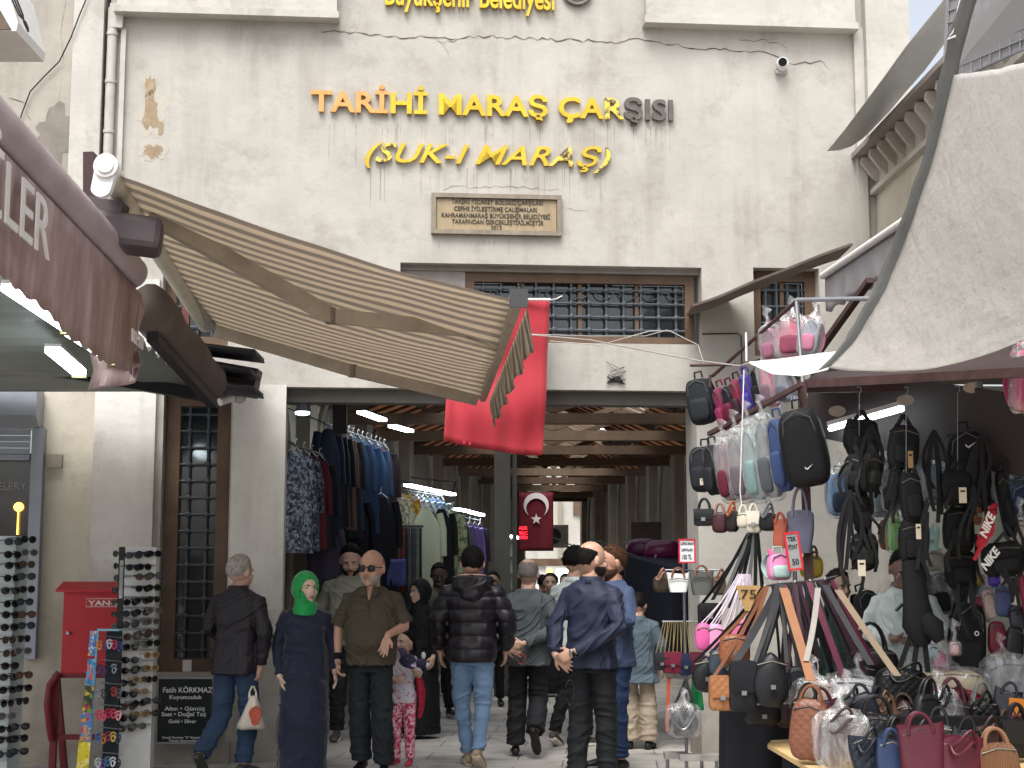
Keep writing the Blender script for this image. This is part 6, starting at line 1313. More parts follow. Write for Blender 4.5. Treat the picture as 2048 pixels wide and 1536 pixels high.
for kd, b_, Y_, c_, l_, yw, tl, wr_, c2 in RG:
    lg = None
    if 'slate grey' in l_: lg = lambda t_, m, W, Hh, D: swoosh(t_, m, W, Hh, D, x=.02, z=.22, s=.05, txt='NIKE', tz=-.36, tx=.01)
    if 'round white logo' in l_:
        def lg(t_, m, W, Hh, D):
            q = MB(m); q.tube([(.012 * math.cos(a_) + .02, -D / 2 - .04, Hh * .1 + .012 * math.sin(a_)) for a_ in [2 * math.pi * i / 14 for i in range(15)]], .0035, 5); q.build('logo', m_white, t_)
    if kd == 'b': backpack(b_, Y_, c_, l_, yw, tl, bool(wr_), col2=c2, group='backpacks on the right of the stall', logo=lg)
    else: handbag(b_, Y_, c_, l_, 'hobo' if (b_[3] - b_[1]) < 90 else 'dome', yw, tl, D=.09, handles=0, clasp=False, rough=.75, group='black bags on chains', name='waist_bag', strap=((b_[0] + b_[2]) / 2, b_[1] - 18, Y_), sw=.016)
# lettering on the waist bags
t_ = handbag((1950, 1000, 2000, 1098), 8.95, '#a3182a', 'red waist bag with slanted white lettering at right', 'dome', 0, 22, D=.07, handles=0, clasp=False, group='black bags on chains', name='waist_bag', rough=.7)
q = MB(); c1 = at(1972, 1077, 8.88); put_text(q, 'NIKE', c1, Vector((.42, 0, .9)), Vector((-.9, 0, .42)), width=.155, height=.05, extrude=.002, bold=.04, shear=.25); q.build('lettering', m_white, t_, smooth=False)
q = MB(); c1 = at(1972, 1142, 8.9); put_text(q, 'NIKE', c1, Vector((.62, 0, .78)), Vector((-.78, 0, .62)), width=.15, height=.05, extrude=.002, bold=.04, shear=.25); o = q.build('printed_lettering', m_white, smooth=False)
for o2 in C.objects:
    if o2.get('label', '').startswith('black wide waist bag'): o.parent = o2; o.location = o.location - o2.location
# chains with hooks for the black bags
for px_, ya, yb, Y_, l_ in ((1718, 778, 1150, 9.35, 'thin chain with hook carrying the first column of black bags'), (1812, 778, 1340, 9.0, 'thin chain with hook carrying the second column of black bags'), (1915, 776, 1010, 9.2, 'thin chain with hook carrying the big black backpack')):
    q = hook(px_, ya, yb, Y_)
    tag(q.build('chain', m_steel), l_, 'chain', 'chains under the stall canopy')
# long black slings in front of the keeper
q = MB(); 
def blob(mb, pts, Y, wds, flat=.5): mb.tube([at(x_, y_, Y) for x_, y_ in pts], [w_ / FPX * Y for w_ in wds], 14, flat=flat, up=(0, 1, 0))
t_ = thing('sling_bag', 'long black sling bags bunched in front of the stall keeper in white', 'bag', at(1830, 1240, 8.95), 'black bags on chains')
q = MB(); blob(q, [(1822, 1120), (1828, 1160), (1832, 1200), (1838, 1250), (1845, 1290)], 8.95, [18, 24, 26, 34, 16]); q.build('body', M('sling_black', '#0f1115', .75, .15, 6, .4, 60), t_)
q = MB(); blob(q, [(1850, 1230), (1866, 1255), (1880, 1282)], 8.9, [12, 24, 10]); q.build('side_pouch', M('sling_black', '#0f1115', .75, .15, 6, .4, 60), t_)
for (x0_, x1_) in ((1822, 1796), (1836, 1826), (1848, 1856)):
    q = MB(); A_, B_ = at(x0_, 1270, 8.95), at(x1_, 1345, 8.95); q.sheet([[A_.lerp(B_, v) + V(w_, 0, .0) for w_ in (-.016, .016)] for v in (0, .5, 1)], .006); q.build('strap', M('sling_black', '#0f1115', .75, .15, 6, .4, 60), t_)
# paper price tags
for k, (b_, Y_, l_) in enumerate([((1918, 975, 1933, 1006), 8.95, 'cream paper tag hanging on the round black bag'), ((1716, 1120, 1731, 1152), 9.1, 'cream paper tag at the bottom of the first chain'), ((1816, 902, 1826, 936), 8.9, 'brown card tag on the second chain'), ((1832, 1048, 1842, 1078), 8.85, 'pale card tag above the head of the stall keeper'), ((1400, 957, 1413, 970), 10.5, 'small pale tag on the left black backpack')]):
    m, W, Hh, c = TM(*b_, Y_); q = MB(m); q.box(-W / 2, W / 2, -.002, .002, -Hh / 2, Hh / 2); o = q.build('price_tag', M('tag_card' + str(k), '#c9c0ac' if k != 2 else '#8d7350', .7), smooth=False); tag(o, l_, 'tag', 'paper tags on the bags')
    q = MB(m); q.box(-W * .3, W * .3, -.0035, -.0025, Hh * .2, Hh * .32); q.build('print', m_dark, o, smooth=False)
# bags hanging on the wall side behind the keeper
for b_, Y_, c_, l_, k_, wr_ in [((1757, 1036, 1796, 1100), 11.0, '#6b3f26', 'brown round bag in the row behind the stall keeper', 'dome', 0), ((1776, 1034, 1806, 1102), 10.9, '#72c23c', 'lime green bag in plastic in the row behind the stall keeper', 'dome', 1), ((1840, 1056, 1878, 1100), 10.6, '#a9d3cf', 'pale mint handbag with a white handle behind the black slings', 'tote', 0), ((1846, 1100, 1888, 1142), 10.9, '#8f866f', 'khaki bag in plastic under the pale mint handbag', 'dome', 1), ((1944, 1000, 1962, 1050), 10.3, '#7d4a2b', 'tan brown bag behind the big black backpack', 'dome', 0)]:
    handbag(b_, Y_, c_, l_, k_, wrap=bool(wr_), group='small bags in the back row', handles=1, trim='#e2e2de' if 'mint' in l_ else None, hh=.7)
# small pouches at right
PCH = [((1936, 1146, 1972, 1172), '#8d8048', 'gold sequin pouch in the top row of small pouches'), ((1972, 1148, 1998, 1174), '#5a3fb0', 'violet fluffy pouch in the top row of small pouches'), ((2000, 1146, 2022, 1172), '#b9bcbc', 'white fluffy pouch in the top row of small pouches'), ((2024, 1150, 2050, 1176), '#2a2c38', 'dark pouch at the right end of the top row'),
       ((1936, 1188, 1962, 1222), '#7b95a8', 'pale blue card pouch under the gold sequin one'), ((1945, 1190, 1968, 1226), '#8f2838', 'red sequin pouch left of the rose purse'), ((1964, 1176, 1990, 1240), '#b99a90', 'rose beige patent purse with dark pattern'), ((1988, 1172, 2022, 1232), '#44507f', 'blue sequin purse right of the rose one'), ((2020, 1186, 2052, 1212), '#c9ccc8', 'white purse at the right edge'), ((2016, 1210, 2050, 1262), '#33353f', 'dark grey purse under the white one'),
       ((1976, 1240, 2012, 1310), '#6d1c30', 'wine red pouch hanging below the rose purse'), ((2008, 1250, 2050, 1320), '#242730', 'black pouch with strings under the dark grey purse'), ((2036, 1130, 2056, 1240), '#8e2a45', 'crimson bag cut off by the right edge'), ((2026, 1040, 2056, 1110), '#b5a49c', 'beige and red bag in plastic cut off by the right edge')]
for k, (b_, c_, l_) in enumerate(PCH):
    t_ = handbag(b_, 9.6 - .02 * k, c_, l_, 'dome', 0, (k % 3 - 1) * 6, handles=0, clasp=False, group='small pouches at the right of the stall', name='pouch', rough=.35, D=.05, wrap=(k in (6, 13)))
# ---------------- rack with shoulder bags on straps
rk = thing('strap_rack', 'round metal rack whose arms carry shoulder bags by their long straps', 'rack', at(1585, 1165, 9.4) * 1 - V(0, 0, at(1585, 1165, 9.4).z))
pc = at(1590, 1168, 9.4); q = MB(); q.tube([V(pc.x, pc.y, 0), pc + V(0, 0, .08)], .014, 10); q.build('pole', m_steel, rk)
arms_ = [(1530, 1172), (1560, 1166), (1590, 1164), (1620, 1162), (1650, 1158), (1674, 1152)]
for k in range(5):
    q = MB(); a_, b_ = at(arms_[k][0], arms_[k][1], 9.1 + .1 * (k % 2)), at(arms_[k + 1][0], arms_[k + 1][1], 9.1 + .1 * ((k + 1) % 2)); q.tube([pc, a_], .006, 6); q.tube([a_, b_], .006, 6); q.ell(a_, .012, nu=8, nv=6); q.build('arm', m_steel, rk)
q = MB(); q.beam(V(pc.x - .2, pc.y, .02), V(pc.x + .2, pc.y, .02), .05, .03); q.beam(V(pc.x, pc.y - .2, .02), V(pc.x, pc.y + .2, .02), .05, .03); q.build('base', m_rust, rk, smooth=False)
GS = 'shoulder bags hanging on the strap rack'
SB_ = [((1438, 1266, 1500, 1332), 9.0, '#7f4c30', 'quilted orange brown shoulder bag on the left of the strap rack', 'dome', dict(quilt=True), (1532, 1172, 9.0), '#7a4a2e'),
       ((1418, 1296, 1474, 1352), 9.15, '#2f3b45', 'slate blue shoulder bag under the orange brown quilted one', 'dome', {}, (1530, 1172, 9.1), '#1b1d20'),
       ((1384, 1312, 1442, 1384), 9.3, '#15181d', 'black round shoulder bag lowest at the left of the rack', 'hobo', {}, (1528, 1172, 9.2), '#17181b'),
       ((1418, 1352, 1468, 1420), 8.9, '#92623f', 'small tan quilted flap bag with a dark clasp', 'flap', dict(quilt=True), (1535, 1172, 9.0), '#6d4128'),
       ((1458, 1322, 1512, 1422), 8.85, '#15181f', 'flat black bag with a wide buckled strap', 'flap', {}, (1560, 1168, 9.0), '#1c2027'),
       ((1506, 1306, 1578, 1412), 8.8, '#1d2126', 'large smooth black hobo bag in the middle of the rack', 'hobo', {}, (1562, 1168, 9.0), '#1a1c21'),
       ((1574, 1330, 1614, 1398), 9.0, '#20242b', 'dark blue black bag right of the large hobo bag', 'dome', {}, (1590, 1166, 9.1), '#3a1f2c'),
       ((1490, 1400, 1560, 1450), 9.1, '#141519', 'black bag hanging below the large hobo bag', 'dome', {}, (1575, 1168, 9.2), '#17181b'),
       ((1550, 1395, 1625, 1455), 9.15, '#2a1519', 'dark wine bag hanging low behind the large hobo bag', 'dome', {}, (1600, 1165, 9.2), '#3a1a25'),
       ((1625, 1350, 1672, 1400), 9.3, '#3a1e2b', 'plum bag half hidden behind the plastic wrapped bags', 'dome', {}, (1622, 1162, 9.2), '#4a2335'),
       ((1660, 1335, 1712, 1380), 9.4, '#17191d', 'black bag under the fan of black straps', 'dome', {}, (1650, 1160, 9.2), '#1b1d22'),
       ((1705, 1330, 1752, 1375), 9.35, '#1a1b1f', 'black bag at the foot of the rightmost straps', 'dome', {}, (1662, 1156, 9.2), '#1f2126')]
for b_, Y_, c_, l_, k_, kw, st_, sc2 in SB_: handbag(b_, Y_, c_, l_, k_, strap=st_, strapcol=sc2, handles=0, group=GS, name='shoulder_bag', sw=.026 if 'wide' in l_ else .012, **kw)
# extra straps of the fan
STR = [((1567, 1176), (1622, 1362), '#8b5c38', .026, 'wide tan strap running down right from the rack'), ((1636, 1176), (1612, 1322), '#8f8b86', .017, 'grey strap crossing the fan of straps'), ((1676, 1180), (1795, 1352), '#80705c', .022, 'beige strap at the right edge of the fan'), ((1650, 1170), (1742, 1330), '#23252c', .02, 'black strap left of the beige one')]
for k in range(14): STR.append(((1545 + k * 9, 1172 - k), (1560 + k * 14 + (k % 3) * 8, 1330 + (k * 37) % 30), ['#17191e', '#3a1f33', '#22242b', '#5b2038', '#1a1c22'][k % 5], .008 + .006 * (k % 3), None))
for k, (p_, q2, c_, w_, l_) in enumerate(STR):
    A_, B_ = at(*p_, (8.96 if l_ else 9.12) + .02 * (k % 5)), at(*q2, (8.6 if l_ else 9.0) + .05 * (k % 6)); q = MB(); q.sheet([[A_.lerp(B_, v) + V(0, -.03 * math.sin(v * math.pi), -.015 * math.sin(v * math.pi)) + V(s_ * w_, 0, 0) for s_ in (-1, 1)] for v in [i / 6 for i in range(7)]], .004)
    if l_: tag(q.build('bag_strap', M('strapx' + c_, c_, .5, .12)), l_, 'strap', 'long straps on the rack')
    else: q.build('strap', M('strapx' + c_, c_, .5, .12), rk)
# dark cloth over the stand below the rack
q = MB(); q.loft([[at(1520, 1400, 9.5) * 1 + V(0, 0, 0) + V(rx_ * math.cos(a_) * (1 + .06 * math.sin(a_ * 7)), ry_ * math.sin(a_) * (1 + .06 * math.sin(a_ * 7)), z_ - at(1520, 1400, 9.5).z) for a_ in [2 * math.pi * i / 42 for i in range(42)]] for rx_, ry_, z_ in ((.2, .15, .9), (.24, .18, .8), (.25, .19, .4), (.28, .2, 0.0))])
tag(q.build('draped_stand', M('navy_black_drape', '#12161f', .85), smooth=2), 'display stand draped in navy black cloth under the shoulder bags', 'stand')
# left hanging bundle of straps with black bag and two pink bags
handbag((1396, 1206, 1442, 1250), 10.1, '#121418', 'glossy black bag hanging from long straps left of the rack', 'flap', group=GS, name='shoulder_bag', strap=(1500, 1070, 9.9), handles=0, rough=.2)
for k in range(7):
    q = MB(); A_, B_ = at(1497 + k * 3, 1066, 9.9), at(1425 + k * 17, 1200 + (k % 3) * 8, 10.0); q.sheet([[A_.lerp(B_, v) + V(w_, 0, 0) for w_ in (-.012, .012)] for v in (0, .5, 1)], .004); q.build('strap', M('strapy' + str(k % 3), ['#1b1e22', '#6b6e70', '#2b2d30'][k % 3], .5), rk)
for b_, c_, l_ in (((1390, 1246, 1424, 1302), '#c4568f', 'pink round child bag on white cords, the left one'), ((1412, 1248, 1450, 1304), '#d48bb0', 'pink round child bag with white front on white cords'), ((1462, 1240, 1500, 1290), '#c9698f', 'rose child bag on white cords beside the tan quilted bag')):
    handbag(b_, 9.5, c_, l_, 'round', D=.06, handles=0, clasp=False, group='pink child bags on white cords', name='child_bag', strap=(1484, 1148, 9.5), strapcol='#d8ccd6', sw=.004)
for k in range(12):
    q = MB(); A_, B_ = at(1478 + k * 2, 1148, 9.5), at(1408 + k * 9, 1250 + (k % 3) * 9, 9.52); q.tube([A_, A_.lerp(B_, .5) + V(0, 0, -.01), B_], .004, 5); q.build('cord', M('white_pink_cord', '#cbbfcd', .6), rk)
# cardboard price triangle and framed price cards
def framed(b_, Y_, lines, label, frame_c, paper, tilt=0, stem=None):
    m, W, Hh, c = TM(*b_, Y_, 0, 0); m = Matrix.Translation(c) @ Matrix.Rotation(R(tilt), 4, 'Y'); t_ = thing('price_sign', label, 'sign', c)
    q = MB(m); q.box(-W / 2, W / 2, 0, .004, -Hh / 2, Hh / 2); q.build('paper', M('paper' + paper, paper, .6, .04), t_, smooth=False)
    if frame_c:
        q = MB(m); f = .012
        for x0, x1, z0, z1 in ((-W / 2, W / 2, Hh / 2 - f, Hh / 2), (-W / 2, W / 2, -Hh / 2, -Hh / 2 + f), (-W / 2, -W / 2 + f, -Hh / 2 + f, Hh / 2 - f), (W / 2 - f, W / 2, -Hh / 2 + f, Hh / 2 - f)): q.box(x0, x1, -.006, .008, z0, z1)
        q.build('frame', M('frame' + frame_c, frame_c, .4, .05), t_, smooth=False)
    q = MB(m)
    for s_, x0, x1, z_, h_ in lines: put_text(q, s_, (x0 * W, -.002, z_ * Hh), (1, 0, 0), (0, 0, 1), width=(x1 - x0) * W, height=h_ * Hh, extrude=.0015, bold=.02)
    q.build('lettering', M('ink_dark', '#23242c', .6), t_, smooth=False); return t_
framed((1357, 1078, 1391, 1126), 12.1, [('ÇAPRAZ BASAN', -.38, .38, .26, .11), ('ÇANTALARI', -.32, .32, .0, .11), ('150 TL', -.28, .28, -.34, .2)], 'white price card in a red frame on the thin stand reading 150', '#c42a3c', '#d9dde2')
framed((1572, 1064, 1602, 1140), 9.2, [('TEK', -.3, .3, .26, .12), ('FİYAT', -.3, .3, .05, .12), ('50', -.2, .25, -.36, .16)], 'tilted grey price card in a bright red frame by the grey tote', '#c42432', '#8f9294', tilt=-7)
pt_ = [at(1472, 1171, 9.0), at(1520, 1171, 9.0), at(1500, 1222, 9.0), at(1490, 1222, 9.0)]; q = MB(); q.prism(pt_, (0, .006, 0)); o = q.build('price_card', M('tan_cardboard', '#a08052', .8, .1), smooth=False); tag(o, 'tapered tan cardboard price card among the white cords', 'sign')
q = MB(); put_text(q, '75', at(1482, 1197, 8.995), (1, 0, 0), (0, 0, 1), width=.09, height=.055, extrude=.0015); q.build('lettering', M('ink_dark', '#23242c', .6), o, smooth=False)
# ---------------- thin stand at the passage corner
sp_ = at(1370, 1490, gy(1490)); Ys_ = 12.2; sx0 = at(1370, 1300, Ys_).x
sd_ = thing('bag_stand', 'thin metal stand with small feet carrying handbags beside the passage', 'stand', V(sx0, Ys_, 0))
zt_ = at(1370, 1125, Ys_).z; q = MB(); q.tube([V(sx0, Ys_, .1), V(sx0, Ys_, zt_)], .013, 10); q.build('pole', m_steel, sd_)
for z_, w0, w1 in ((at(0, 1140, Ys_).z, 1325, 1445), (at(0, 1243, Ys_).z, 1325, 1398), (at(0, 1355, Ys_).z, 1332, 1398)):
    q = MB(); q.tube([V(at(w0, 1300, Ys_).x, Ys_, z_), V(at(w1, 1300, Ys_).x, Ys_, z_)], .007, 8); q.build('rail', m_steel, sd_)
q = MB(); z_ = at(0, 1484, Ys_).z
for k, (xa, xb) in enumerate(((1326, 1372), (1352, 1432))): q.beam(V(at(xa, 1300, Ys_).x, Ys_ - .12 * k, .17), V(at(xb, 1300, Ys_).x, Ys_ - .12 * k, .17), .16, .045)
q.build('base_slab', M('worn_white_wood', '#8f8d88', .8, .3, 9, .4, 30), sd_, smooth=False)
for xa, yy in ((1332, 0), (1366, -.12), (1425, -.12), (1400, 0)):
    q = MB(); q.tube([V(at(xa, 1300, Ys_).x, Ys_ + yy, 0), V(at(xa, 1300, Ys_).x, Ys_ + yy, .15)], .014, 8); q.build('foot', m_steel, sd_)
for b_, c_, l_, tr in [((1306, 1150, 1336, 1184), '#3d3228', 'dark brown rounded bag at the left end of the thin stand', '#8f6b5a'), ((1333, 1152, 1379, 1184), '#c9cbc8', 'white winged handbag with brown handles on the thin stand', '#7d4a3c'), ((1379, 1148, 1428, 1190), '#4d4f4c', 'dark grey winged handbag with brown handles on the thin stand', '#7a5546'), ((1424, 1150, 1452, 1190), '#5a4a40', 'brown bag at the right end of the thin stand', '#7a5546')]:
    handbag(b_, Ys_ - .1, c_, l_, 'wing' if 'wing' in l_ else 'dome', trim=tr, group='handbags on the thin stand', hh=.35, clasp=False)
for b_, c_, l_ in [((1308, 1306, 1338, 1340), '#2b2f33', 'dark grey clutch on gold straps'), ((1326, 1304, 1363, 1346), '#6b1a30', 'wine red flap clutch on gold straps'), ((1358, 1308, 1384, 1350), '#1b2340', 'navy clutch between the two wine red ones'), ((1378, 1304, 1410, 1346), '#5a1a2e', 'darker wine red clutch right of the navy one')]:
    handbag(b_, Ys_ - .08, c_, l_, 'flap', handles=0, group='clutches on gold straps', name='clutch_bag', D=.06)
for k in range(17):
    q = MB(); z_ = at(0, 1243, Ys_).z; a_ = V(at(1328 + k * 4.1, 1300, Ys_).x, Ys_ - .02, z_); b_ = at(1312 + k * 5.6 + (k % 3) * 3, 1306, Ys_ - .07); q.tube([a_, b_], .0038, 5); q.build('gold_strap', M('gold_chain', '#a3946a', .35, .2, metal=.5), sd_)
q = MB(); q.sheet([[at(1338, 1355, Ys_ - .05) + V(w_, 0, 0), at(1334, 1462, Ys_ - .05) + V(w_, 0, 0)] for w_ in (-.014, .014)], .008); tag(q.build('bag_strap', M('orange_strap', '#b5573a', .5), smooth=False), 'orange leather strap hanging from the lowest rail of the thin stand', 'strap')
handbag((1338, 1412, 1396, 1470), Ys_ - .15, '#14161a', 'black bag with silver chain in plastic low on the thin stand', 'hobo', handles=0, wrap=True, group='handbags on the thin stand', strap=(1372, 1358, Ys_ - .1), strapcol='#1a1b1f')
q = MB(); q.tube([at(1340 + 52 * v, 1425 + 34 * math.sin(v * math.pi), Ys_ - .27) for v in [i / 14 for i in range(15)]], .008, 6); tag(q.build('silver_chain', m_steel), 'silver chain looping across the black wrapped bag on the thin stand', 'chain')
hang('green_cloth', at(1384, 1362, 12.3), at(1402, 1362, 12.3), at(1378, 1422, 12.3), at(1408, 1420, 12.3), M('green_plastic_cloth', '#15874a', .5), rows=8, cols=8, fold=.015, label='green plastic cloth hanging at the foot of the pillar', cat='cloth')
# ---------------- table with handbags
tb_ = thing('sale_table', 'light wooden table top piled with handbags at the bottom right', 'table', V(3.0, 8.9, 0))
zt_ = at(1560, 1488, 9.1).z; xa = at(1535, 1488, 9.1).x
def tpl(px, py): r_ = ray(px, py); k_ = (zt_ - EYE) / r_.z; return V(r_.x * k_, r_.y * k_, zt_ - .025)
T1_, T2_, T3_ = tpl(1535, 1488), tpl(1625, 1540), tpl(1720, 1610); q = MB(); q.prism([T1_, T2_, T3_, V(T3_.x + 1.9, T3_.y, T1_.z), V(T3_.x + 1.9, 9.45, T1_.z), V(T1_.x + .1, 9.45, T1_.z)], (0, 0, .025)); q.build('table_top', M('pale_plywood', '#c9ad7a', .6, .15, 2), tb_, smooth=False)
for x_, y_ in ((T1_.x + .12, 9.05), (T1_.x + .2, 9.4), (T3_.x + 1.8, T3_.y + .1), (T3_.x + 1.8, 9.35), (T3_.x + .1, T3_.y + .1)):
    q = MB(); q.box(x_ - .02, x_ + .02, y_ - .02, y_ + .02, 0, zt_ - .026); q.build('leg', m_steel, tb_, smooth=False)
q = MB(); q.sheet([[T1_.lerp(T3_, .1 + .85 * j / 30) + V(.05 + .02 * math.sin(j * 1.1), .04, -.01 - .28 * i / 4) for i in range(5)] for j in range(31)], .004); tag(q.build('table_skirt', M('blue_black_cloth', '#141c33', .8), smooth=2), 'dark blue cloth hanging under the edge of the sale table', 'cloth')
GT = 'handbags piled on the table'
q = MB(); q.box(T1_.x + .25, T3_.x + 1.85, 8.62, 9.4, zt_ + .002, zt_ + .2); tag(q.build('display_riser', M('black_riser_cloth', '#15151a', .9), smooth=False), 'low black cloth covered riser under the back rows of handbags', 'riser')
TB = [((1972, 1318, 2052, 1402), 9.25, '#77787f', 'grey bag in shiny crumpled plastic at the right edge of the pile', 'dome', dict(wrap=True, handles=0)),
      ((1838, 1342, 1960, 1396), 9.2, '#b5a486', 'cream folded bags in plastic lying behind the black handles', 'dome', dict(wrap=True, handles=0)),
      ((1660, 1358, 1756, 1420), 9.1, '#b4b6b8', 'white bag in shiny plastic behind the quilted brown bags', 'dome', dict(wrap=True, handles=0)),
      ((1592, 1362, 1662, 1425), 9.0, '#9b8873', 'beige bag in crumpled plastic behind the caramel quilted bag', 'dome', dict(wrap=True, handles=0)),
      ((1748, 1336, 1858, 1428), 8.95, '#131519', 'big black diamond quilted bag on top of the pile', 'dome', dict(quilt=True, hh=.25)),
      ((1700, 1300, 1790, 1345), 9.5, '#23201f', 'dark bag lying at the back of the table beneath the straps', 'dome', {}),
      ((1582, 1398, 1656, 1514), 8.75, '#6f4634', 'caramel brown quilted bowling bag at the left end of the table', 'dome', dict(quilt=True, hh=.3, yaw=-20)),
      ((1640, 1432, 1726, 1530), 8.7, '#45383a', 'grey brown quilted bowling bag second from the left on the table', 'dome', dict(quilt=True, hh=.3, yaw=-10, wrap=True)),
      ((1702, 1428, 1800, 1500), 8.8, '#191c22', 'black quilted bag with looped handles behind the dark blue one', 'dome', dict(quilt=True, hh=.3)),
      ((1704, 1478, 1768, 1560), 8.6, '#1a2433', 'dark blue quilted bag in the front row', 'tote', dict(quilt=True, hh=.35)),
      ((1756, 1486, 1806, 1565), 8.55, '#21304f', 'narrow navy bag with a pale letter mark in the front row', 'tote', dict(hh=.4)),
      ((1800, 1458, 1890, 1570), 8.5, '#4a1a27', 'burgundy tote with studs in the middle of the front row', 'tote', dict(hh=.3)),
      ((1880, 1482, 1962, 1570), 8.5, '#4a1322', 'burgundy tote with a pink tassel right of the studded one', 'tote', dict(hh=.35)),
      ((1955, 1486, 2036, 1570), 8.5, '#7d5a43', 'tan ribbed bag near the bottom right corner', 'dome', dict(rib=True, hh=.3)),
      ((2006, 1444, 2060, 1510), 8.6, '#171a1e', 'black bag at the right edge above the ribbed one', 'flap', {}),
      ((1800, 1402, 1880, 1462), 8.85, '#191a1e', 'black bag with upright looped handles in the middle of the pile', 'dome', dict(hh=.55)),
      ((1872, 1400, 1940, 1480), 8.8, '#33272b', 'dark brown bag with plum straps behind the burgundy totes', 'dome', dict(hh=.5, trim='#4b2633')),
      ((1930, 1400, 1990, 1470), 8.8, '#35373a', 'charcoal bag with grey straps right of the plum straps', 'dome', dict(hh=.5, trim='#6b6e6c')),
      ((1985, 1440, 2015, 1490), 8.75, '#5a4438', 'brown bag wedged behind the ribbed one', 'dome', dict(hh=.4)),
      ((1735, 1400, 1775, 1440), 8.9, '#2b2d31', 'charcoal bag squeezed under the big black quilted one', 'dome', {}),
      ((1968, 1408, 2030, 1440), 8.9, '#6fc23a', 'lime green flat pouch behind the right end of the pile', 'dome', dict(handles=0)),
      ((1850, 1378, 1960, 1412), 9.0, '#7b1c2c', 'red bag lying under the cream folded bags', 'dome', dict(handles=0))]
for i_, (b_, Y_, c_, l_, k_, kw) in enumerate(TB):
  b_ = (b_[0] - 5, b_[1] - 4, b_[2] + 5, b_[3] + 4); kw.setdefault('tilt', ((i_ * 37) % 15) - 7)
  if b_[3] > 1500: Y_ = min(Y_, (EYE - zt_) * FPX / (b_[3] - 6 - HOR) * .985)
  handbag(b_, Y_, c_, l_, k_, clasp=False, group=GT, **kw)
for o2 in list(C.objects):
    if o2.get('label', '').startswith('narrow navy bag'):
        q = MB(); put_text(q, 'f', at(1772, 1518, 7.2), (1, 0, 0), (0, 0, 1), height=.05, extrude=.002); o = q.build('letter_mark', m_white, o2, smooth=False)
    if o2.get('label', '').startswith('burgundy tote with studs'):
        q = MB()
        for k in range(12): q.ell(at(1805, 1470 + k * 7, 7.12), .006, nu=6, nv=4)
        q.build('studs', m_steel, o2)
        q = MB(); q.tube([at(1852, 1480, 7.1), at(1850, 1492, 7.1), at(1853, 1515, 7.1)], [.006, .016, .01], 8); q.build('tassel', M('wine_tassel', '#7a2338', .5), o2)
    if o2.get('label', '').startswith('burgundy tote with a pink'):
        q = MB(); q.tube([at(1932, 1484, 7.1), at(1930, 1494, 7.1), at(1936, 1518, 7.1)], [.006, .02, .012], 8); q.build('tassel', M('pink_tassel', '#c2486a', .5), o2)
m, W, Hh, c = TM(1904, 1290, 1904, 1290, 9.3)
# crumpled clear plastic and small things in front of the keeper
for b_, Y_, c_, l_ in [((1866, 1300, 1892, 1345), 9.2, '#a83f78', 'magenta purse in clear plastic in front of the stall keeper'), ((1900, 1283, 1916, 1310), 9.1, '#d49aa5', 'pink soft charm hanging by the tall black rucksack'), ((1856, 1290, 1874, 1318), 9.2, '#86b5c8', 'pale blue pouch beside the magenta purse')]:
    handbag(b_, Y_, c_, l_, 'dome', handles=0, clasp=False, wrap=True, D=.06, group='small pouches at the right of the stall', name='pouch')
framed((2018, 1398, 2062, 1442), 8.7, [('KAMP', -.4, .75, -.25, .5)], 'orange price card with black letters cut off by the right edge', None, '#c77a2c', tilt=5)
# ================================================================ LEFT FOREGROUND: fire cabinet, sign board, racks
m_fire = M('fire_red_paint', '#b01d28', .4, .08, 4, .08, 20); m_fire2 = M('dark_red_frame', '#6d2028', .5, .15)
fc = thing('fire_cabinet', 'red metal fire hose cabinet on a red frame against the cream wall', 'fire cabinet', at(175, 1490, 12.4) * 1 - V(0, 0, at(175, 1490, 12.4).z))
def bxy(x0, y0, x1, y1, Y, dep, name, mat, par, off=0, bevel=0):
    a_, b_ = at(x0, y1, Y), at(x1, y0, Y); q = MB(); q.box(a_.x, b_.x, Y + off, Y + off + dep, a_.z, b_.z); o = q.build(name, mat, par, smooth=False)
    if bevel: bv = o.modifiers.new('bevel', 'BEVEL'); bv.width = bevel; bv.segments = 2
    return o
Yc = 12.35
bxy(121, 1182, 262, 1350, Yc, .28, 'cabinet_body', m_fire, fc, bevel=.006)
a_, b_ = at(114, 1184, Yc), at(268, 1168, Yc); q = MB(); q.prism([V(a_.x, Yc - .04, a_.z), V(a_.x, Yc - .04, a_.z + .02), V(a_.x + .02, Yc + .1, b_.z + .02), V(a_.x + .02, Yc + .32, b_.z + .02), V(a_.x + .02, Yc + .32, a_.z)], (b_.x - a_.x, 0, 0)); q.build('lid', m_fire, fc, smooth=False)
bxy(127, 1190, 258, 1346, Yc, .006, 'door', m_fire, fc, off=-.009, bevel=.003)
q = MB(); p_ = at(137, 1266, Yc - .02); q.tube([p_, p_ + V(0, -.03, 0)], .014, 12); q.build('knob', m_steel, fc)
q = MB(); put_text(q, 'YANGIN', at(176, 1211, Yc - .012), (1, 0, 0), (0, 0, 1), width=.33, height=.042, extrude=.0015, bold=.02)
for x0, y0, x1, y1 in ((172, 1197, 256, 1198), (172, 1213, 256, 1214), (172, 1198, 173, 1213)):
    a_, b_ = at(x0, y1, Yc - .012), at(x1, y0, Yc - .012); q.box(a_.x, b_.x, Yc - .0135, Yc - .0105, a_.z, b_.z)
q.build('lettering', M('white_lettering2', '#d9d0cc', .5), fc, smooth=False)
q = MB(); 
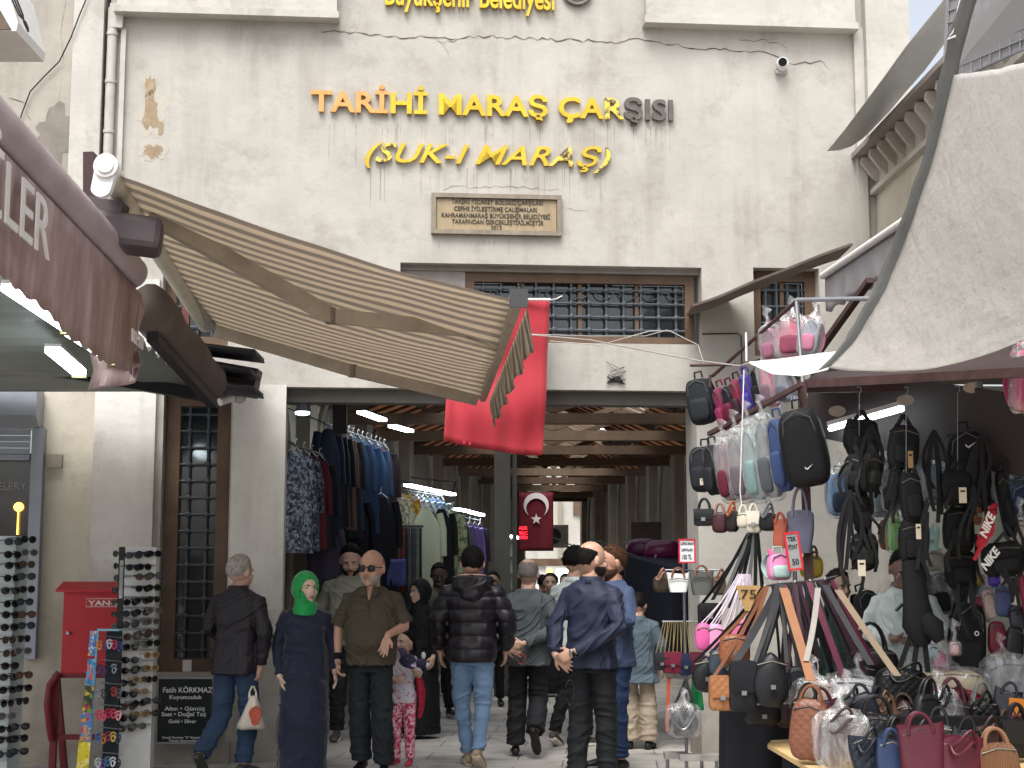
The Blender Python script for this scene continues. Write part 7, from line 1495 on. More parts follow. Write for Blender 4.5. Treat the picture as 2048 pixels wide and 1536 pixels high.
for x_ in (113, 250): q.beam(at(x_, 1352, Yc + .04), V(at(x_ - 10, 1500, Yc).x, Yc + .04, 0), .05, .05, (0, 1, 0)); q.beam(at(x_, 1352, Yc + .24), V(at(x_, 1500, Yc).x, Yc + .24, 0), .05, .05, (0, 1, 0))
z_ = at(0, 1475, Yc).z; q.beam(V(at(104, 1300, Yc).x, Yc + .04, z_), V(at(240, 1300, Yc).x, Yc + .04, z_), .04, .04); q.beam(at(106, 1352, Yc + .02), at(262, 1352, Yc + .02), .05, .03); q.build('stand_frame', m_fire2, fc, smooth=False)
q = MB(); q.tube([at(118, 1345, Yc - .03), at(100, 1370, Yc - .04), at(95, 1410, Yc - .04), at(99, 1450, Yc - .03), at(104, 1480, Yc)], .03, 10); q.build('hose', m_fire2, fc)
# black sign board with white lettering
m_bb = M('blackboard_paint', '#1f2b2a', .25, .2, 5, .1, 30)
Yb = 12.72; bo = thing('sign_board', 'black sign board with white jewellery shop lettering standing on the low ledge', 'sign', at(360, 1482, Yb))
a_, b_ = at(314, 1484, Yb), at(424, 1358, Yb); q = MB(); q.box(a_.x, b_.x, Yb, Yb + .03, a_.z, b_.z); q.build('board', m_bb, bo, smooth=False)
q = MB(); 
for x0, x1, z0, z1 in ((a_.x - .01, b_.x + .01, b_.z + .001, b_.z + .015), (a_.x - .01, b_.x + .01, a_.z - .015, a_.z - .001), (a_.x - .012, a_.x - .001, a_.z, b_.z)): q.box(x0, x1, Yb - .008, Yb + .035, z0, z1)
q.build('frame', m_steel, bo, smooth=False)
q = MB()
for s_, x0, x1, y_, h_ in (('Fatih KÖRKMAZ', 326, 425, 1385, .045), ('Kuyumculuk', 339, 404, 1398, .034), ('Altın • Gümüş', 329, 410, 1421, .034), ('Saat • Doğal Taş', 323, 412, 1432, .034), ('Gold • Silver', 337, 393, 1446, .03), ('Kredi Kartına "0" Komisyon', 325, 412, 1477, .018), ('Taksit Seçenekleri', 337, 400, 1483, .016)):
    p_ = at(x0, y_, Yb - .003); put_text(q, s_, p_, (1, 0, 0), (0, 0, 1), width=at(x1, y_, Yb).x - p_.x, height=h_, extrude=.002, bold=.01)
q.build('lettering', M('chalk_white', '#d2d6d4', .5), bo, smooth=False)
lg = MB(FAC); lg.box(U(308, 1450), U(462, 1450), -.10, -.002, 0, at(0, 1486, 13.0).z - .0); lg.build('ledge', M('stained_step', '#8d8880', .9, .2, 5, .4, 25), fb, smooth=False)
bxy(343, 1320, 383, 1346, 13.25, .06, 'letter_box', m_white, None); tag(C.objects[-1] if False else [o for o in C.objects if o.name.startswith('letter_box')][0], 'small white double box on the sill of the tall grilled window', 'box')
# sunglasses: one pair with parts, then copies
def glasses_pair(s=1.0, fcol='#141416', lcol='#2a2320'):
    t_ = thing('sunglasses', 'x', 'sunglasses', (0, 0, 0)); mf = M('frame_' + fcol, fcol, .3, .1, bs=0)
    q = MB()
    for sd_ in (-1, 1):
        q.tube([V(sd_ * .034 + .027 * math.cos(a_), 0, .022 * math.sin(a_)) for a_ in [2 * math.pi * i / 12 for i in range(13)]], .004, 5); q.tube([V(sd_ * .061, 0, .01), V(sd_ * .064, .01, .012), V(sd_ * .064, .12, .008), V(sd_ * .062, .15, -.01)], .0038, 5)
    q.tube([V(-.008, 0, .006), V(0, -.003, .01), V(.008, 0, .006)], .004, 5); q.build('frame', mf, t_)
    for sd_ in (-1, 1): q = MB(); q.ell((sd_ * .034, 0, 0), (.026, .0025, .021), nu=12, nv=6); q.build('lens', M('lens_' + lcol, lcol, .1, .1, bs=0), t_)
    return t_
pairs = [glasses_pair(1, a_, b_) for a_, b_ in (('#121214', '#1a1a1c'), ('#2e2320', '#4a3628'), ('#101216', '#27303a'), ('#5c5a58', '#3c3a38'), ('#8f7a52', '#5e4a34'))]
PROTO_USED = [False] * len(pairs)
def put_pair(k, loc, rz, label, grp):
    if not PROTO_USED[k]: r_ = pairs[k]; PROTO_USED[k] = True; r_.location = loc; r_.rotation_euler.z = rz; r_['label'] = label
    else: r_ = copy_thing(pairs[k], loc, rz, label)
    r_['group'] = grp; return r_
m_rackw = M('white_slotted_panel', '#c6c8c8', .4, .08, 8, .1, 30); m_mir = M('mirror_strip', '#c3cace', .08, 0, bs=0, metal=1)
# rack A (centre left): x 238-320, top 1092
Ya = 11.3; ra = thing('sunglasses_rack', 'tall white and black rotating rack full of sunglasses beside the red cabinet', 'rack', V(at(278, 1300, Ya).x, Ya, 0))
zt = at(270, 1094, Ya).z; xl, xr_ = at(252, 1100, Ya).x, at(312, 1100, Ya).x
q = MB(); q.prism([V(xl, Ya - .02, .06), V(xr_ - .02, Ya + .10, .06), V(xr_ - .04, Ya + .3, .06), V(xl - .02, Ya + .25, .06)], (0, 0, zt - .06)); q.build('panel_column', m_rackw, ra, smooth=False)
q = MB(); q.box(at(240, 1100, Ya).x, xl - .003, Ya - .03, Ya + .1, .05, zt); q.build('black_edge', M('glossy_black_edge', '#121419', .2, 0, bs=0), ra, smooth=False)
q = MB(); q.box(at(243, 1100, Ya).x, xl - .006, Ya - .036, Ya - .031, zt - .38, zt - .1); q.build('mirror', m_mir, ra, smooth=False)
q = MB()
for k in range(17):
    z_ = zt - .06 - k * .078
    q.beam(V(xl + .005, Ya - .03, z_), V(xr_ - .02, Ya + .085, z_), .008, .014)
q.build('slots', m_steel, ra, smooth=False)
q = MB(); q.tube([V(at(278, 1300, Ya).x, Ya + .12, 0), V(at(278, 1300, Ya).x, Ya + .12, .06)], .13, 20); q.build('foot', m_dark, ra)
ROWN = ['topmost', 'second', 'third', 'fourth', 'fifth', 'sixth', 'seventh', 'eighth', 'ninth', 'tenth', 'eleventh', 'twelfth', 'thirteenth', 'fourteenth', 'fifteenth', 'sixteenth']
rnd = random.Random(11)
for k in range(16):
    z_ = zt - .07 - k * .084
    for j in range(3):
        if rnd.random() < .1: continue
        f = (.3, .62, .95)[j]; p_ = V(xl + (xr_ - xl) * f + rnd.uniform(-.01, .01), Ya - .07 + .11 * f, z_ + rnd.uniform(-.008, .008) + .012 * j)
        put_pair(rnd.choice([0, 0, 1, 2, 3]) if k < 9 else rnd.choice([0, 1, 4, 3, 0]), p_, R(25 + rnd.uniform(-24, 24) + 10 * j), '%s sunglasses in the %s row of the white rack' % (['left', 'middle', 'right'][j], ROWN[k]), 'sunglasses on the white rack')
for k in range(7):
    z_ = zt - .05 - k * .09; p_ = V(at(230, 1300, Ya).x + rnd.uniform(-.01, .01), Ya + .02, z_); put_pair([0, 0, 2, 0, 1, 0, 3][k], p_, R(-42 + rnd.uniform(-10, 10)), '%s sunglasses on the black left edge of the white rack' % ROWN[k], 'sunglasses on the white rack')
# rack B (left edge)
Yb2 = 10.2; rb2 = thing('sunglasses_rack', 'glass and white sunglasses rack cut off by the left edge of the photo', 'rack', V(at(5, 1300, Yb2).x, Yb2 + .1, 0))
zt2 = at(0, 1072, Yb2).z; xe = at(30, 1300, Yb2).x
q = MB(); q.prism([V(xe - .45, Yb2 - .02, .05), V(xe - .03, Yb2 + .02, .05), V(xe, Yb2 + .2, .05), V(xe - .45, Yb2 + .3, .05)], (0, 0, zt2 - .05)); q.build('panel_column', M('pale_glass_panel', '#9fa9aa', .15, .1, 3, .05), rb2, smooth=False)
q = MB()
for k in range(22): q.beam(V(xe - .45, Yb2 - .028, zt2 - .05 - k * .068), V(xe - .03, Yb2 + .012, zt2 - .05 - k * .068), .006, .012)
q.build('slots', m_steel, rb2, smooth=False)
for k in range(18):
    z_ = zt2 - .04 - k * .082
    for j in range(2): 
        if rnd.random() < .08: continue
        p_ = V(at(22, 1300, Yb2).x + .09 * j + rnd.uniform(-.01, .01), Yb2 - .03 + .03 * j, z_ + .012 * j + rnd.uniform(-.006, .006)); put_pair(rnd.choice([0, 0, 2, 0, 3, 1]), p_, R(48 + rnd.uniform(-22, 22)), '%s sunglasses counted from the %s of the rack at the left edge' % (['inner', 'outer'][j], (ROWN + ['seventeenth', 'eighteenth'])[k] + ' row'), 'sunglasses on the left edge rack')
# small accessory rack with picture cards
Yk = 11.0; rk2 = thing('accessory_rack', 'narrow pale blue rack of hair ties and toy watches with picture cards down its side', 'rack', V(at(205, 1300, Yk).x, Yk, 0))
zk = at(0, 1262, Yk).z
def kx(px, py): return at(px, py, Yk)
q = MB(); q.prism([V(kx(195, 1262).x, Yk, zk), V(kx(238, 1262).x, Yk, zk), V(kx(242, 1262).x, Yk + .18, zk), V(kx(180, 1262).x, Yk + .18, zk)], (0, 0, .012)); q.build('top_cap', M('pale_blue_plastic', '#87b6c9', .35, .05), rk2, smooth=False)
q = MB(); q.add([V(kx(194, 1262).x, Yk - .002, zk), V(kx(197, 1262).x, Yk - .002, zk), V(kx(186, 1262).x + .0, Yk - .002, .02), V(kx(180, 1262).x, Yk - .002, .02), V(kx(194, 1262).x, Yk + .02, zk), V(kx(197, 1262).x, Yk + .02, zk), V(kx(186, 1262).x, Yk + .02, .02), V(kx(180, 1262).x, Yk + .02, .02)], [(0, 1, 2, 3), (7, 6, 5, 4), (0, 4, 5, 1), (1, 5, 6, 2), (2, 6, 7, 3), (3, 7, 4, 0)]); q.build('edge_rail', M('pale_blue_plastic', '#87b6c9', .35, .05), rk2, smooth=False)
q = MB(); a_, b_ = kx(196, 1540), kx(236, 1266); q.box(a_.x, b_.x, Yk + .1, Yk + .11, .02, zk); q.build('back_panel', M('dark_back_panel', '#1d2a33', .5), rk2, smooth=False)
cards = [((174, 1262, 194, 1312), '#3f8fd0', ['#d2602f', '#f0c33a', '#2f6fb8', '#d9e8f2']), ((169, 1318, 192, 1370), '#49a7cf', ['#e8eef0', '#d84a4a', '#3a6fb0', '#7fc6d8']), ((163, 1372, 189, 1424), '#28402f', ['#c8303a', '#79a03a', '#e0b23a', '#1c2a22']), ((157, 1426, 185, 1482), '#3f86c8', ['#e9e9ec', '#c94040', '#5a7fb0', '#e0a050']), ((150, 1484, 182, 1548), '#e8d432', ['#f4e860', '#e8d432', '#f7f0a0', '#d8b020'])]
CL = ['blue and orange picture card at the top', 'pale blue picture card', 'dark green and red picture card', 'blue and white picture card', 'yellow picture card at the bottom']
for k, (b_, c_, cs) in enumerate(cards):
    A_, B_ = kx(b_[0], b_[3]), kx(b_[2], b_[1]); q = MB(); q.add([V(A_.x, Yk + .02, A_.z), V(B_.x - .01, Yk - .012, A_.z), V(B_.x, Yk - .012, B_.z), V(A_.x + .012, Yk + .02, B_.z)] + [V(A_.x, Yk + .03, A_.z), V(B_.x - .01, Yk - .002, A_.z), V(B_.x, Yk - .002, B_.z), V(A_.x + .012, Yk + .03, B_.z)], [(0, 1, 2, 3), (7, 6, 5, 4), (0, 4, 5, 1), (1, 5, 6, 2), (2, 6, 7, 3), (3, 7, 4, 0)])
    q.build('picture_card', spots('card%d' % k, c_, cs, 26, .5, .4), rk2, smooth=False, label=CL[k])
ROWS = [(1290, ['#d98a4a', '#5a3a78', '#c8ccd2', '#c23a5a', '#3a4a8a']), (1338, ['#2a3560', '#3a3a70', '#20242e', '#8a90a8', '#1c1e28']), (1384, ['#8a8f96', '#3a3d44', '#1e2026', '#a8403c', '#5a5f66']), (1428, ['#d03a5e', '#e05878', '#b02a4a', '#c8485e', '#e8a0b0']), (1474, ['#3a70b0', '#c87a3a', '#8a3a48', '#d8b858', '#38506a']), (1524, ['#c8ccd4', '#6a5a9a', '#4a7a9a', '#d8d8dc', '#30384a'])]
RN = ['top', 'second', 'third', 'fourth', 'fifth', 'lowest']; CN = ['first', 'second', 'third', 'fourth', 'fifth']
for i, (y_, cs) in enumerate(ROWS):
    q = MB(); q.tube([kx(197, y_ - 18) + V(0, .05, 0), kx(240, y_ - 14) + V(0, .05, 0)], .004, 5); q.build('rail', m_steel, rk2)
    for j, c_ in enumerate(cs):
        p_ = kx(202 + 9 * j - i * .6, y_ + 3 * math.sin(j * 2)) + V(0, -.04 + .01 * j, 0); q = MB(); rr = .024
        q.tube([p_ + V(rr * .8 * math.cos(a_), .01 * math.sin(2 * a_), rr * 1.25 * math.sin(a_)) for a_ in [2 * math.pi * t_ / 12 for t_ in range(13)]], .006, 6)
        q.tube([p_ + V(rr * .5 * math.cos(a_) + .006, -.02, rr * .9 * math.sin(a_) - .01) for a_ in [2 * math.pi * t_ / 12 for t_ in range(13)]], .005, 6)
        o = q.build('hair_tie', M('tie' + c_, c_, .35, .1, bs=0)); tag(o, '%s hair tie from the left in the %s row of the accessory rack' % (CN[j], RN[i]), 'hair tie', 'hair ties on the accessory rack')
# ================================================================ GOODS INSIDE THE PASSAGE
def lamp_bar(p_, q2, Y1, Y2, label, name='strip_lamp'):
    a_, b_ = at(*p_, Y1), at(*q2, Y2); t_ = thing(name, label, 'lamp', a_.lerp(b_, .5), 'strip lamps in the passage'); q = MB(); q.beam(a_, b_, .09, .03); q.build('diffuser', E('lit_strip', '#eef8ff', 11), t_, smooth=False); q = MB(); q.beam(a_ + V(0, 0, .025), b_ + V(0, 0, .025), .1, .018); q.build('housing', m_dark, t_, smooth=False)
    return t_
lamp_bar((722, 824), (766, 840), 16.2, 17.0, 'first strip lamp above the rail of dark blue coats'); lamp_bar((784, 852), (820, 862), 17.2, 18.0, 'second strip lamp above the right end of the coats'); lamp_bar((814, 970), (862, 980), 19.0, 19.8, 'strip lamp above the light shirts, nearer one'); lamp_bar((868, 981), (906, 989), 20.0, 20.8, 'strip lamp above the light shirts, farther one')
lamp_bar((912, 1018), (935, 1022), 22.5, 23.1, 'strip lamp over the purple clothes, nearer one'); lamp_bar((940, 1024), (964, 1030), 23.4, 24.2, 'strip lamp over the purple clothes, farther one'); lamp_bar((1016, 1072), (1040, 1076), 26, 26.6, 'small lamp by the red lit sign'); lamp_bar((1200, 855), (1236, 860), 25.4, 25.9, 'strip lamp under the orange roof boards')
lamp_bar((1232, 1125), (1240, 1128), 20, 20.4, 'small lamp above the dark clothes rail on the right')
t_ = thing('dome_lamp', 'dome shaped wall lamp inside the left corner of the passage', 'lamp', at(604, 828, 14.2)); q = MB(); c_ = at(605, 826, 14.2); q.loft([[c_ + V(r_ * math.cos(a_), r_ * math.sin(a_), z_) for a_ in [2 * math.pi * i / 20 for i in range(20)]] for r_, z_ in ((.02, .09), (.05, .06), (.09, .01))]); q.build('shade', m_iron, t_)
q = MB(); q.ell(c_ + V(0, 0, -.002), (.07, .07, .02)); q.build('bulb', E('lit_bulb', '#eef8ff', 8), t_); q = MB(); q.tube([c_ + V(0, 0, .09), c_ + V(0, 0, .17), c_ + V(-.06, .1, .2), c_ + V(-.12, .2, .19)], .009, 6); q.build('arm', m_iron, t_)
q = MB(); q.beam(at(680, 790, 15.0), at(680, 868, 15.0), .14, .05, (0, 1, 0)); tag(q.build('hanging_sign', M('dark_sign', '#2a2228', .6), smooth=False), 'narrow dark vertical sign behind the coat rail', 'sign')
# coat rails
def rail(p_, q2, Y1, Y2, label):
    a_, b_ = at(*p_, Y1), at(*q2, Y2); t_ = thing('clothes_rail', label, 'rail', a_.lerp(b_, .5)); q = MB(); q.tube([a_, b_], .012, 8); q.build('bar', m_iron, t_); q = MB()
    for v in (.08, .92): p = a_.lerp(b_, v); q.tube([p, p + V(-.6, .15, .25)], .008, 6)
    q.build('bracket', m_iron, t_); return a_, b_
def garment(top_, wd, ln_, mat, label, name='coat', cat='coat', group=None, yaw=60, sleeves=True, seed=0, flare=1.15, hem_=0):
    """clothes on a hanger: shoulders, hanging body, sleeves"""
    t_ = thing(name, label, cat, top_, group); rot = Matrix.Translation(top_) @ Matrix.Rotation(R(yaw), 4, 'Z'); rings = []
    for k in range(9):
        v = k / 8; w_ = wd * (.25 + .75 * min(1, v * 6)) * (1 + (flare - 1) * v) / 2; dd = .045 * (1 + .8 * v); z_ = -.05 - ln_ * v + hem_ * 0
        rings.append([V(w_ * math.cos(a_) * (1 + .05 * math.sin(a_ * 5 + seed)), dd * math.sin(a_) * (1 + .45 * v * math.sin(a_ * 6 + seed * 1.7)), z_ - (.05 * abs(math.cos(a_)) if k == 1 else 0)) for a_ in [2 * math.pi * i / 24 for i in range(24)]])
    q = MB(rot); q.loft(rings); q.build('body', mat, t_)
    if sleeves:
        for s_ in (-1, 1): q = MB(rot); q.tube([V(s_ * wd * .42, 0, -.1), V(s_ * wd * .54, .0, -.3), V(s_ * wd * .56, -.03, -.62)], [.045, .045, .035], 8); q.build('sleeve', mat, t_)
    q = MB(rot); q.tube([V(-wd * .2, 0, -.06), V(0, 0, 0), V(wd * .2, 0, -.06)], .006, 5); q.tube([V(0, 0, 0), V(0, 0, .05), V(.015, 0, .065), V(.025, 0, .05)], .0035, 5); q.build('hanger', m_white, t_); return t_
A_, B_ = rail((648, 846), (772, 890), 15.6, 17.8, 'upper clothes rail carrying dark blue coats at the left of the passage')
cc = ['#18283f', '#141c2c', '#15191f', '#5e4236', '#16202c', '#1a2c48', '#1c3250', '#2a3c50', '#1d3a5c', '#1b2f4c', '#2c4460', '#3a2430', '#33202a']
CN2 = ['navy coat first from the left on the upper coat rail', 'dark navy coat second on the upper coat rail', 'charcoal coat third on the upper coat rail', 'brown coat between dark ones on the upper rail', 'blue black coat right of the brown coat', 'blue coat sixth on the upper coat rail', 'steel blue coat with a pale hanger', 'grey blue coat in the middle of the upper rail', 'mid blue coat on the upper rail', 'deep blue coat right of the mid blue one', 'slate blue coat near the right end', 'plum coat next to the last on the upper rail', 'plum brown coat at the right end of the upper rail']
for k, c_ in enumerate(cc): garment(A_.lerp(B_, .06 + .9 * k / 12), .44, 1.05 + .06 * math.sin(k * 2), M('coat' + c_, c_, .75, .2, 5, .4, 60), CN2[k], group='coats on the upper rail', yaw=62 + 8 * math.sin(k * 3), seed=k)
A_, B_ = rail((583, 888), (645, 910), 14.3, 15.2, 'lower clothes rail with patterned dresses at the left jamb')
for k, (mt_, l_, n_) in enumerate([(spots('grey_print', '#5c6675', ['#8b94a3', '#2c333f', '#a9b0bc', '#454e5c'], 34, .45), 'grey patterned dress at the left jamb of the passage', 'dress'), (spots('dark_print', '#2c333c', ['#6b7480', '#1c2128', '#8a93a0', '#39424d'], 34, .5), 'darker patterned dress right of the grey one', 'dress'), (M('coat#5a1626', '#5a1626', .75, .2), 'wine red dress beside the patterned ones', 'dress'), (M('coat#15202a', '#15202a', .75, .2), 'blue black dress at the right end of the lower rail', 'dress')]):
    garment(A_.lerp(B_, .12 + .26 * k), .42, .98 - .03 * k, mt_, l_, n_, 'dress', 'dresses on the lower rail', yaw=55, seed=k + 3)
garment(at(700, 985, 16.6), .5, 1.2, M('dark_long_coat', '#12182a', .75), 'long blue black dress hanging under the coats', 'dress', 'dress', yaw=30); garment(at(762, 985, 17.2), .42, 1.1, M('dark_long_coat2', '#0f1420', .75), 'long black dress right of the blue black one', 'dress', 'dress', yaw=30)
garment(at(655, 1040, 15.4), .30, .8, M('lilac_top', '#454054', .75), 'lilac top hanging below the wine red dress', 'blouse', 'blouse', yaw=20)
A_, B_ = rail((782, 978), (885, 992), 17.9, 20.6, 'clothes rail with light patterned shirts further inside')
sh = [('#b8b49e', ['#7a7458', '#d8d4c0', '#4a4a3c', '#c8bf9a']), ('#c8c2a8', ['#8a8058', '#e0dcc8', '#5c5a44', '#b09a60']), ('#c9a23c', ['#8a5a2a', '#e8cc5a', '#a03a2a', '#d8b848']), ('#c8c8cc', ['#a8a0b8', '#e0e0e4', '#8088a0', '#c0b8c8']), ('#cfd4d2', ['#9ab0b0', '#e4e8e6', '#70908c', '#c8d0cc']), ('#a9b8c0', ['#4a7a6a', '#d8e0e4', '#2a5a58', '#8aa8a8']), ('#7a94b8', ['#3a5aa0', '#a8c0d8', '#28406a', '#c8d8e8']), ('#44609c', ['#2a3e78', '#6a8ac8', '#1c2c58', '#8aa8d8']), ('#30343c', ['#4a9050', '#20242c', '#9ab0a0', '#3a4048'])]
SN = ['beige striped shirt first on the light shirt rail', 'cream patterned shirt second on the light shirt rail', 'yellow and orange patterned shirt', 'pale lilac shirt fourth on the light shirt rail', 'white shirt fifth on the light shirt rail', 'teal patterned shirt on the light shirt rail', 'light blue shirt on the light shirt rail', 'royal blue patterned shirt on the light shirt rail', 'dark shirt with green at the end of the light shirt rail']
for k, (c_, cs) in enumerate(sh): garment(A_.lerp(B_, .06 + .9 * k / 8), .42, .62, spots('shirt%d' % k, c_, cs, 26, .5), SN[k], 'shirt', 'shirt', 'light shirts on the inner rail', yaw=58 + 6 * math.sin(k * 2), seed=k)
garment(at(852, 1010, 18.4), .40, .95, spots('floral_dress', '#b4bca4', ['#b4bca4', '#3c3f38', '#c4ccb4', '#c4ccb4'], 9, .6), 'pale sage dress with dark flowers', 'dress', 'dress', yaw=15); garment(at(883, 1010, 18.8), .34, .95, M('black_dress', '#15161c', .75), 'black dress beside the pale sage one', 'dress', 'dress', yaw=30); garment(at(905, 1015, 19.3), .34, .85, spots('green_dress', '#8a9a74', ['#5a6a48', '#b4c09c', '#7a4a40', '#a0ac88'], 12, .5), 'green and sage dress farther in', 'dress', 'dress', yaw=40)
# folded scarves rack
A_, B_ = at(782, 1053, 17.4), at(838, 1053, 18.0); t_ = thing('scarf_rack', 'small rack of narrow hanging scarves under the light shirts', 'rack', A_.lerp(B_, .5)); q = MB(); q.beam(A_, B_, .12, .03); q.build('shelf', m_iron, t_, smooth=False)
for k, c_ in enumerate(['#24407c', '#b39a84', '#6a2a34', '#8a4a48', '#3a3f4a', '#75777c', '#4a5560', '#54585c', '#8a8f70', '#2f3f5c']):
    p = A_.lerp(B_, .04 + .92 * k / 9) + V(0, -.04, -.02); o = hang('scarf', p, p + V(.05, .0, 0), p + V(-.004, 0, -.74), p + V(.055, 0, -.74), M('scarf' + c_, c_, .6, .25, 6), rows=8, cols=6, fold=.008, nf=1, seed=k, label='%s scarf from the left on the small scarf rack' % (ROWN[k] if k else 'first'), cat='scarf', group='scarves on the small rack')
bx_ = [((770, 1118, 812, 1172), 17.2, '#4a5590', 'violet blue folded cloth below the scarf rack'), ((838, 1130, 862, 1182), 18.5, '#1a6a40', 'green cloth hanging behind the shoppers')]
for b_, Y_, c_, l_ in bx_: hang('cloth', at(b_[0], b_[1], Y_), at(b_[2], b_[1], Y_), at(b_[0], b_[3], Y_), at(b_[2], b_[3], Y_), M('cl' + c_, c_, .7, .2), rows=8, cols=8, fold=.02, label=l_, cat='cloth')
# rail far, purple clothes and red lit sign
A_, B_ = at(905, 1035, 21.5), at(960, 1045, 24); rail((903, 1032), (965, 1042), 21.5, 24.5, 'far clothes rail with purple and grey clothes')
for k, c_ in enumerate(['#3a4460', '#20242e', '#4a5068', '#5c4a88', '#6a5a9c', '#2c3040']): garment(A_.lerp(B_, k / 5), .42, .9, M('fc' + c_, c_, .75, .2), ['grey blue top first on the far rail', 'black top second on the far rail', 'slate top third on the far rail', 'purple top fourth on the far rail', 'light purple top fifth on the far rail', 'dark top last on the far rail'][k], 'top', 'top', 'tops on the far rail', yaw=60, seed=k)
t_ = thing('digital_sign', 'small red lit digital sign at the edge of the far hanging flag', 'sign', at(1046, 1065, 25.0)); q = MB(); q.beam(at(1037, 1066, 25.0), at(1056, 1066, 25.0), .05, .2); q.build('case', m_dark, t_, smooth=False)
q = MB()
for s_, y_ in (('AÇIK', 1059), ('%C', 1069), ('OPEN', 1078)): put_text(q, s_, at(1038, y_, 24.96), (1, 0, 0), (0, 0, 1), width=.14, height=.055, extrude=.002)
q.build('lit_digits', E('red_led', '#ff2030', 4), t_, smooth=False)
t_ = lamp_bar((905, 1040), (920, 1042), 21.0, 21.2, 'red lit label lamp over the far left stall'); t_['label'] = 'small white lamp at the start of the far clothes rail'
# far flag with crescent and star
Yf = 27.0; a_, b_ = at(1038, 985, Yf), at(1107, 1102, Yf)
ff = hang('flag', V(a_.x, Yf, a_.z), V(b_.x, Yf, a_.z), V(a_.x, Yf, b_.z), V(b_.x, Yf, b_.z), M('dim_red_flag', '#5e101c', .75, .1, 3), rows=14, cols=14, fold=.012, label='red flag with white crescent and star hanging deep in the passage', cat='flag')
m_wf = M('flag_white', '#d8cfcf', .75, .05); q = MB(); cx_, cz_ = (a_.x + b_.x) / 2 + .0, a_.z - .23; Ro, Ri = .225, .18
out = [(Ro * math.cos(t_), Ro * math.sin(t_)) for t_ in [R(28) + R(-236 + 0) * i / 30 for i in range(31)]]
o_ = [V(cx_ + Ro * math.cos(R(-54) + R(288) * i / 30), Yf - .045, cz_ - .0 + Ro * math.sin(R(-54) + R(288) * i / 30)) for i in range(31)]
e0, e1 = o_[0], o_[-1]; i_ = []
for k in range(31):
    th = R(180 + 35 + 0) + 0; tt = k / 30; ang = R(222.7) - R(265.4) * tt; i_.append(V(cx_ + Ri * math.cos(ang), Yf - .045, cz_ - .06 + Ri * math.sin(ang)))
q.prism(o_ + i_[1:-1], (0, .004, 0)); q.build('crescent', m_wf, ff, smooth=False)
q = MB(); sx_, sz_ = cx_, cz_ - .25; q.prism([V(sx_ + (.10 if k % 2 == 0 else .042) * math.sin(math.pi * k / 5), Yf - .045, sz_ + (.10 if k % 2 == 0 else .042) * math.cos(math.pi * k / 5)) for k in range(10)], (0, .004, 0)); q.build('star', m_wf, ff, smooth=False)
# right side stalls in the dark: stuffed rails and heap of goods
t_ = rail((1205, 1118), (1310, 1125), 17, 15.2, 'dark clothes rail on the right side of the passage')
for k in range(9):
    c_ = ['#2a2230', '#3c1a30', '#1c2028', '#4a1838', '#20242c', '#5c1a40', '#242028', '#181c24', '#30283a'][k]; p = at(1222 + k * 11, 1122, 17 - .2 * k); garment(p, .4, .8, M('rd' + c_, c_, .7, .2), '%s dark garment from the left on the right hand passage rail' % ([*['first'], *ROWN[1:]][k]), 'garment', 'garment', 'garments on the right passage rail', yaw=-55, seed=k)
for k, (px, py, c_, l_) in enumerate([(1325, 1102, '#5c1840', 'crimson wrapped bundle on the dark shelf at the right of the passage'), (1290, 1098, '#46183c', 'plum wrapped bundle on the dark shelf at the right of the passage'), (1345, 1128, '#16324a', 'dark blue bundle under the crimson one')]):
    q = MB(); q.ell(at(px, py, 15.6 + .2 * k), (.2, .15, .11), p=.7, fn=wr(k, .12, 4)); tag(q.build('bundle', M('bundle' + c_, c_, .35, .3, 8, .5, 20)), l_, 'bundle', 'bundles on the passage shelf')
q = MB(); q.beam(at(1262, 1135, 15.8), at(1385, 1135, 15.0), .4, .04); tag(q.build('shelf', m_dark, smooth=False), 'dark shelf with wrapped bundles at the right side of the passage', 'shelf')
q = MB(); q.beam(at(1292, 1200, 15.6), at(1390, 1230, 14.6), .5, .9); tag(q.build('goods_counter', M('dark_blue_goods', '#10182a', .8, .3, 8, .5, 15), smooth=False), 'dark blue covered counter behind the thin bag stand', 'counter')
q = MB(); q.beam(at(1262, 1062, 19.0), at(1322, 1062, 19.0), .1, .22); tag(q.build('shop_sign', M('dark_brown_sign', '#3a302c', .7), smooth=False), 'dim brown sign board on the right wall of the passage', 'sign')
# glass shelf with bottles near the pillar, left of the far flag
t_ = thing('display_shelf', 'pale glass display shelf beside the dark pillar deep in the passage', 'shelf', at(1008, 1110, 23)); q = MB(); a_, b_ = at(992, 1180, 23), at(1025, 1075, 23); q.box(a_.x, b_.x, 23.1, 23.14, a_.z, b_.z); q.build('back_panel', M('pale_green_panel', '#9fb5a8', .5), t_, smooth=False)
for k in range(4): q = MB(); z_ = a_.z + (b_.z - a_.z) * k / 3.2; q.box(a_.x, b_.x, 22.9, 23.099, z_, z_ + .015); q.build('shelf_board', m_steel, t_, smooth=False)
for k in range(6):
    q = MB(); q.ell(at(995 + (k % 3) * 10, 1150 + (k // 3) * 26, 22.9), (.05, .04, .07), p=.7); tag(q.build('boxed_item', M('boxed%d' % (k % 3), ['#7c86a0', '#a0a4a8', '#586070'][k % 3], .5)), '%s small grey item from the left on the %s board of the display shelf' % (['first', 'second', 'third'][k % 3], ['upper', 'lower'][k // 3]), 'item', 'items on the display shelf')
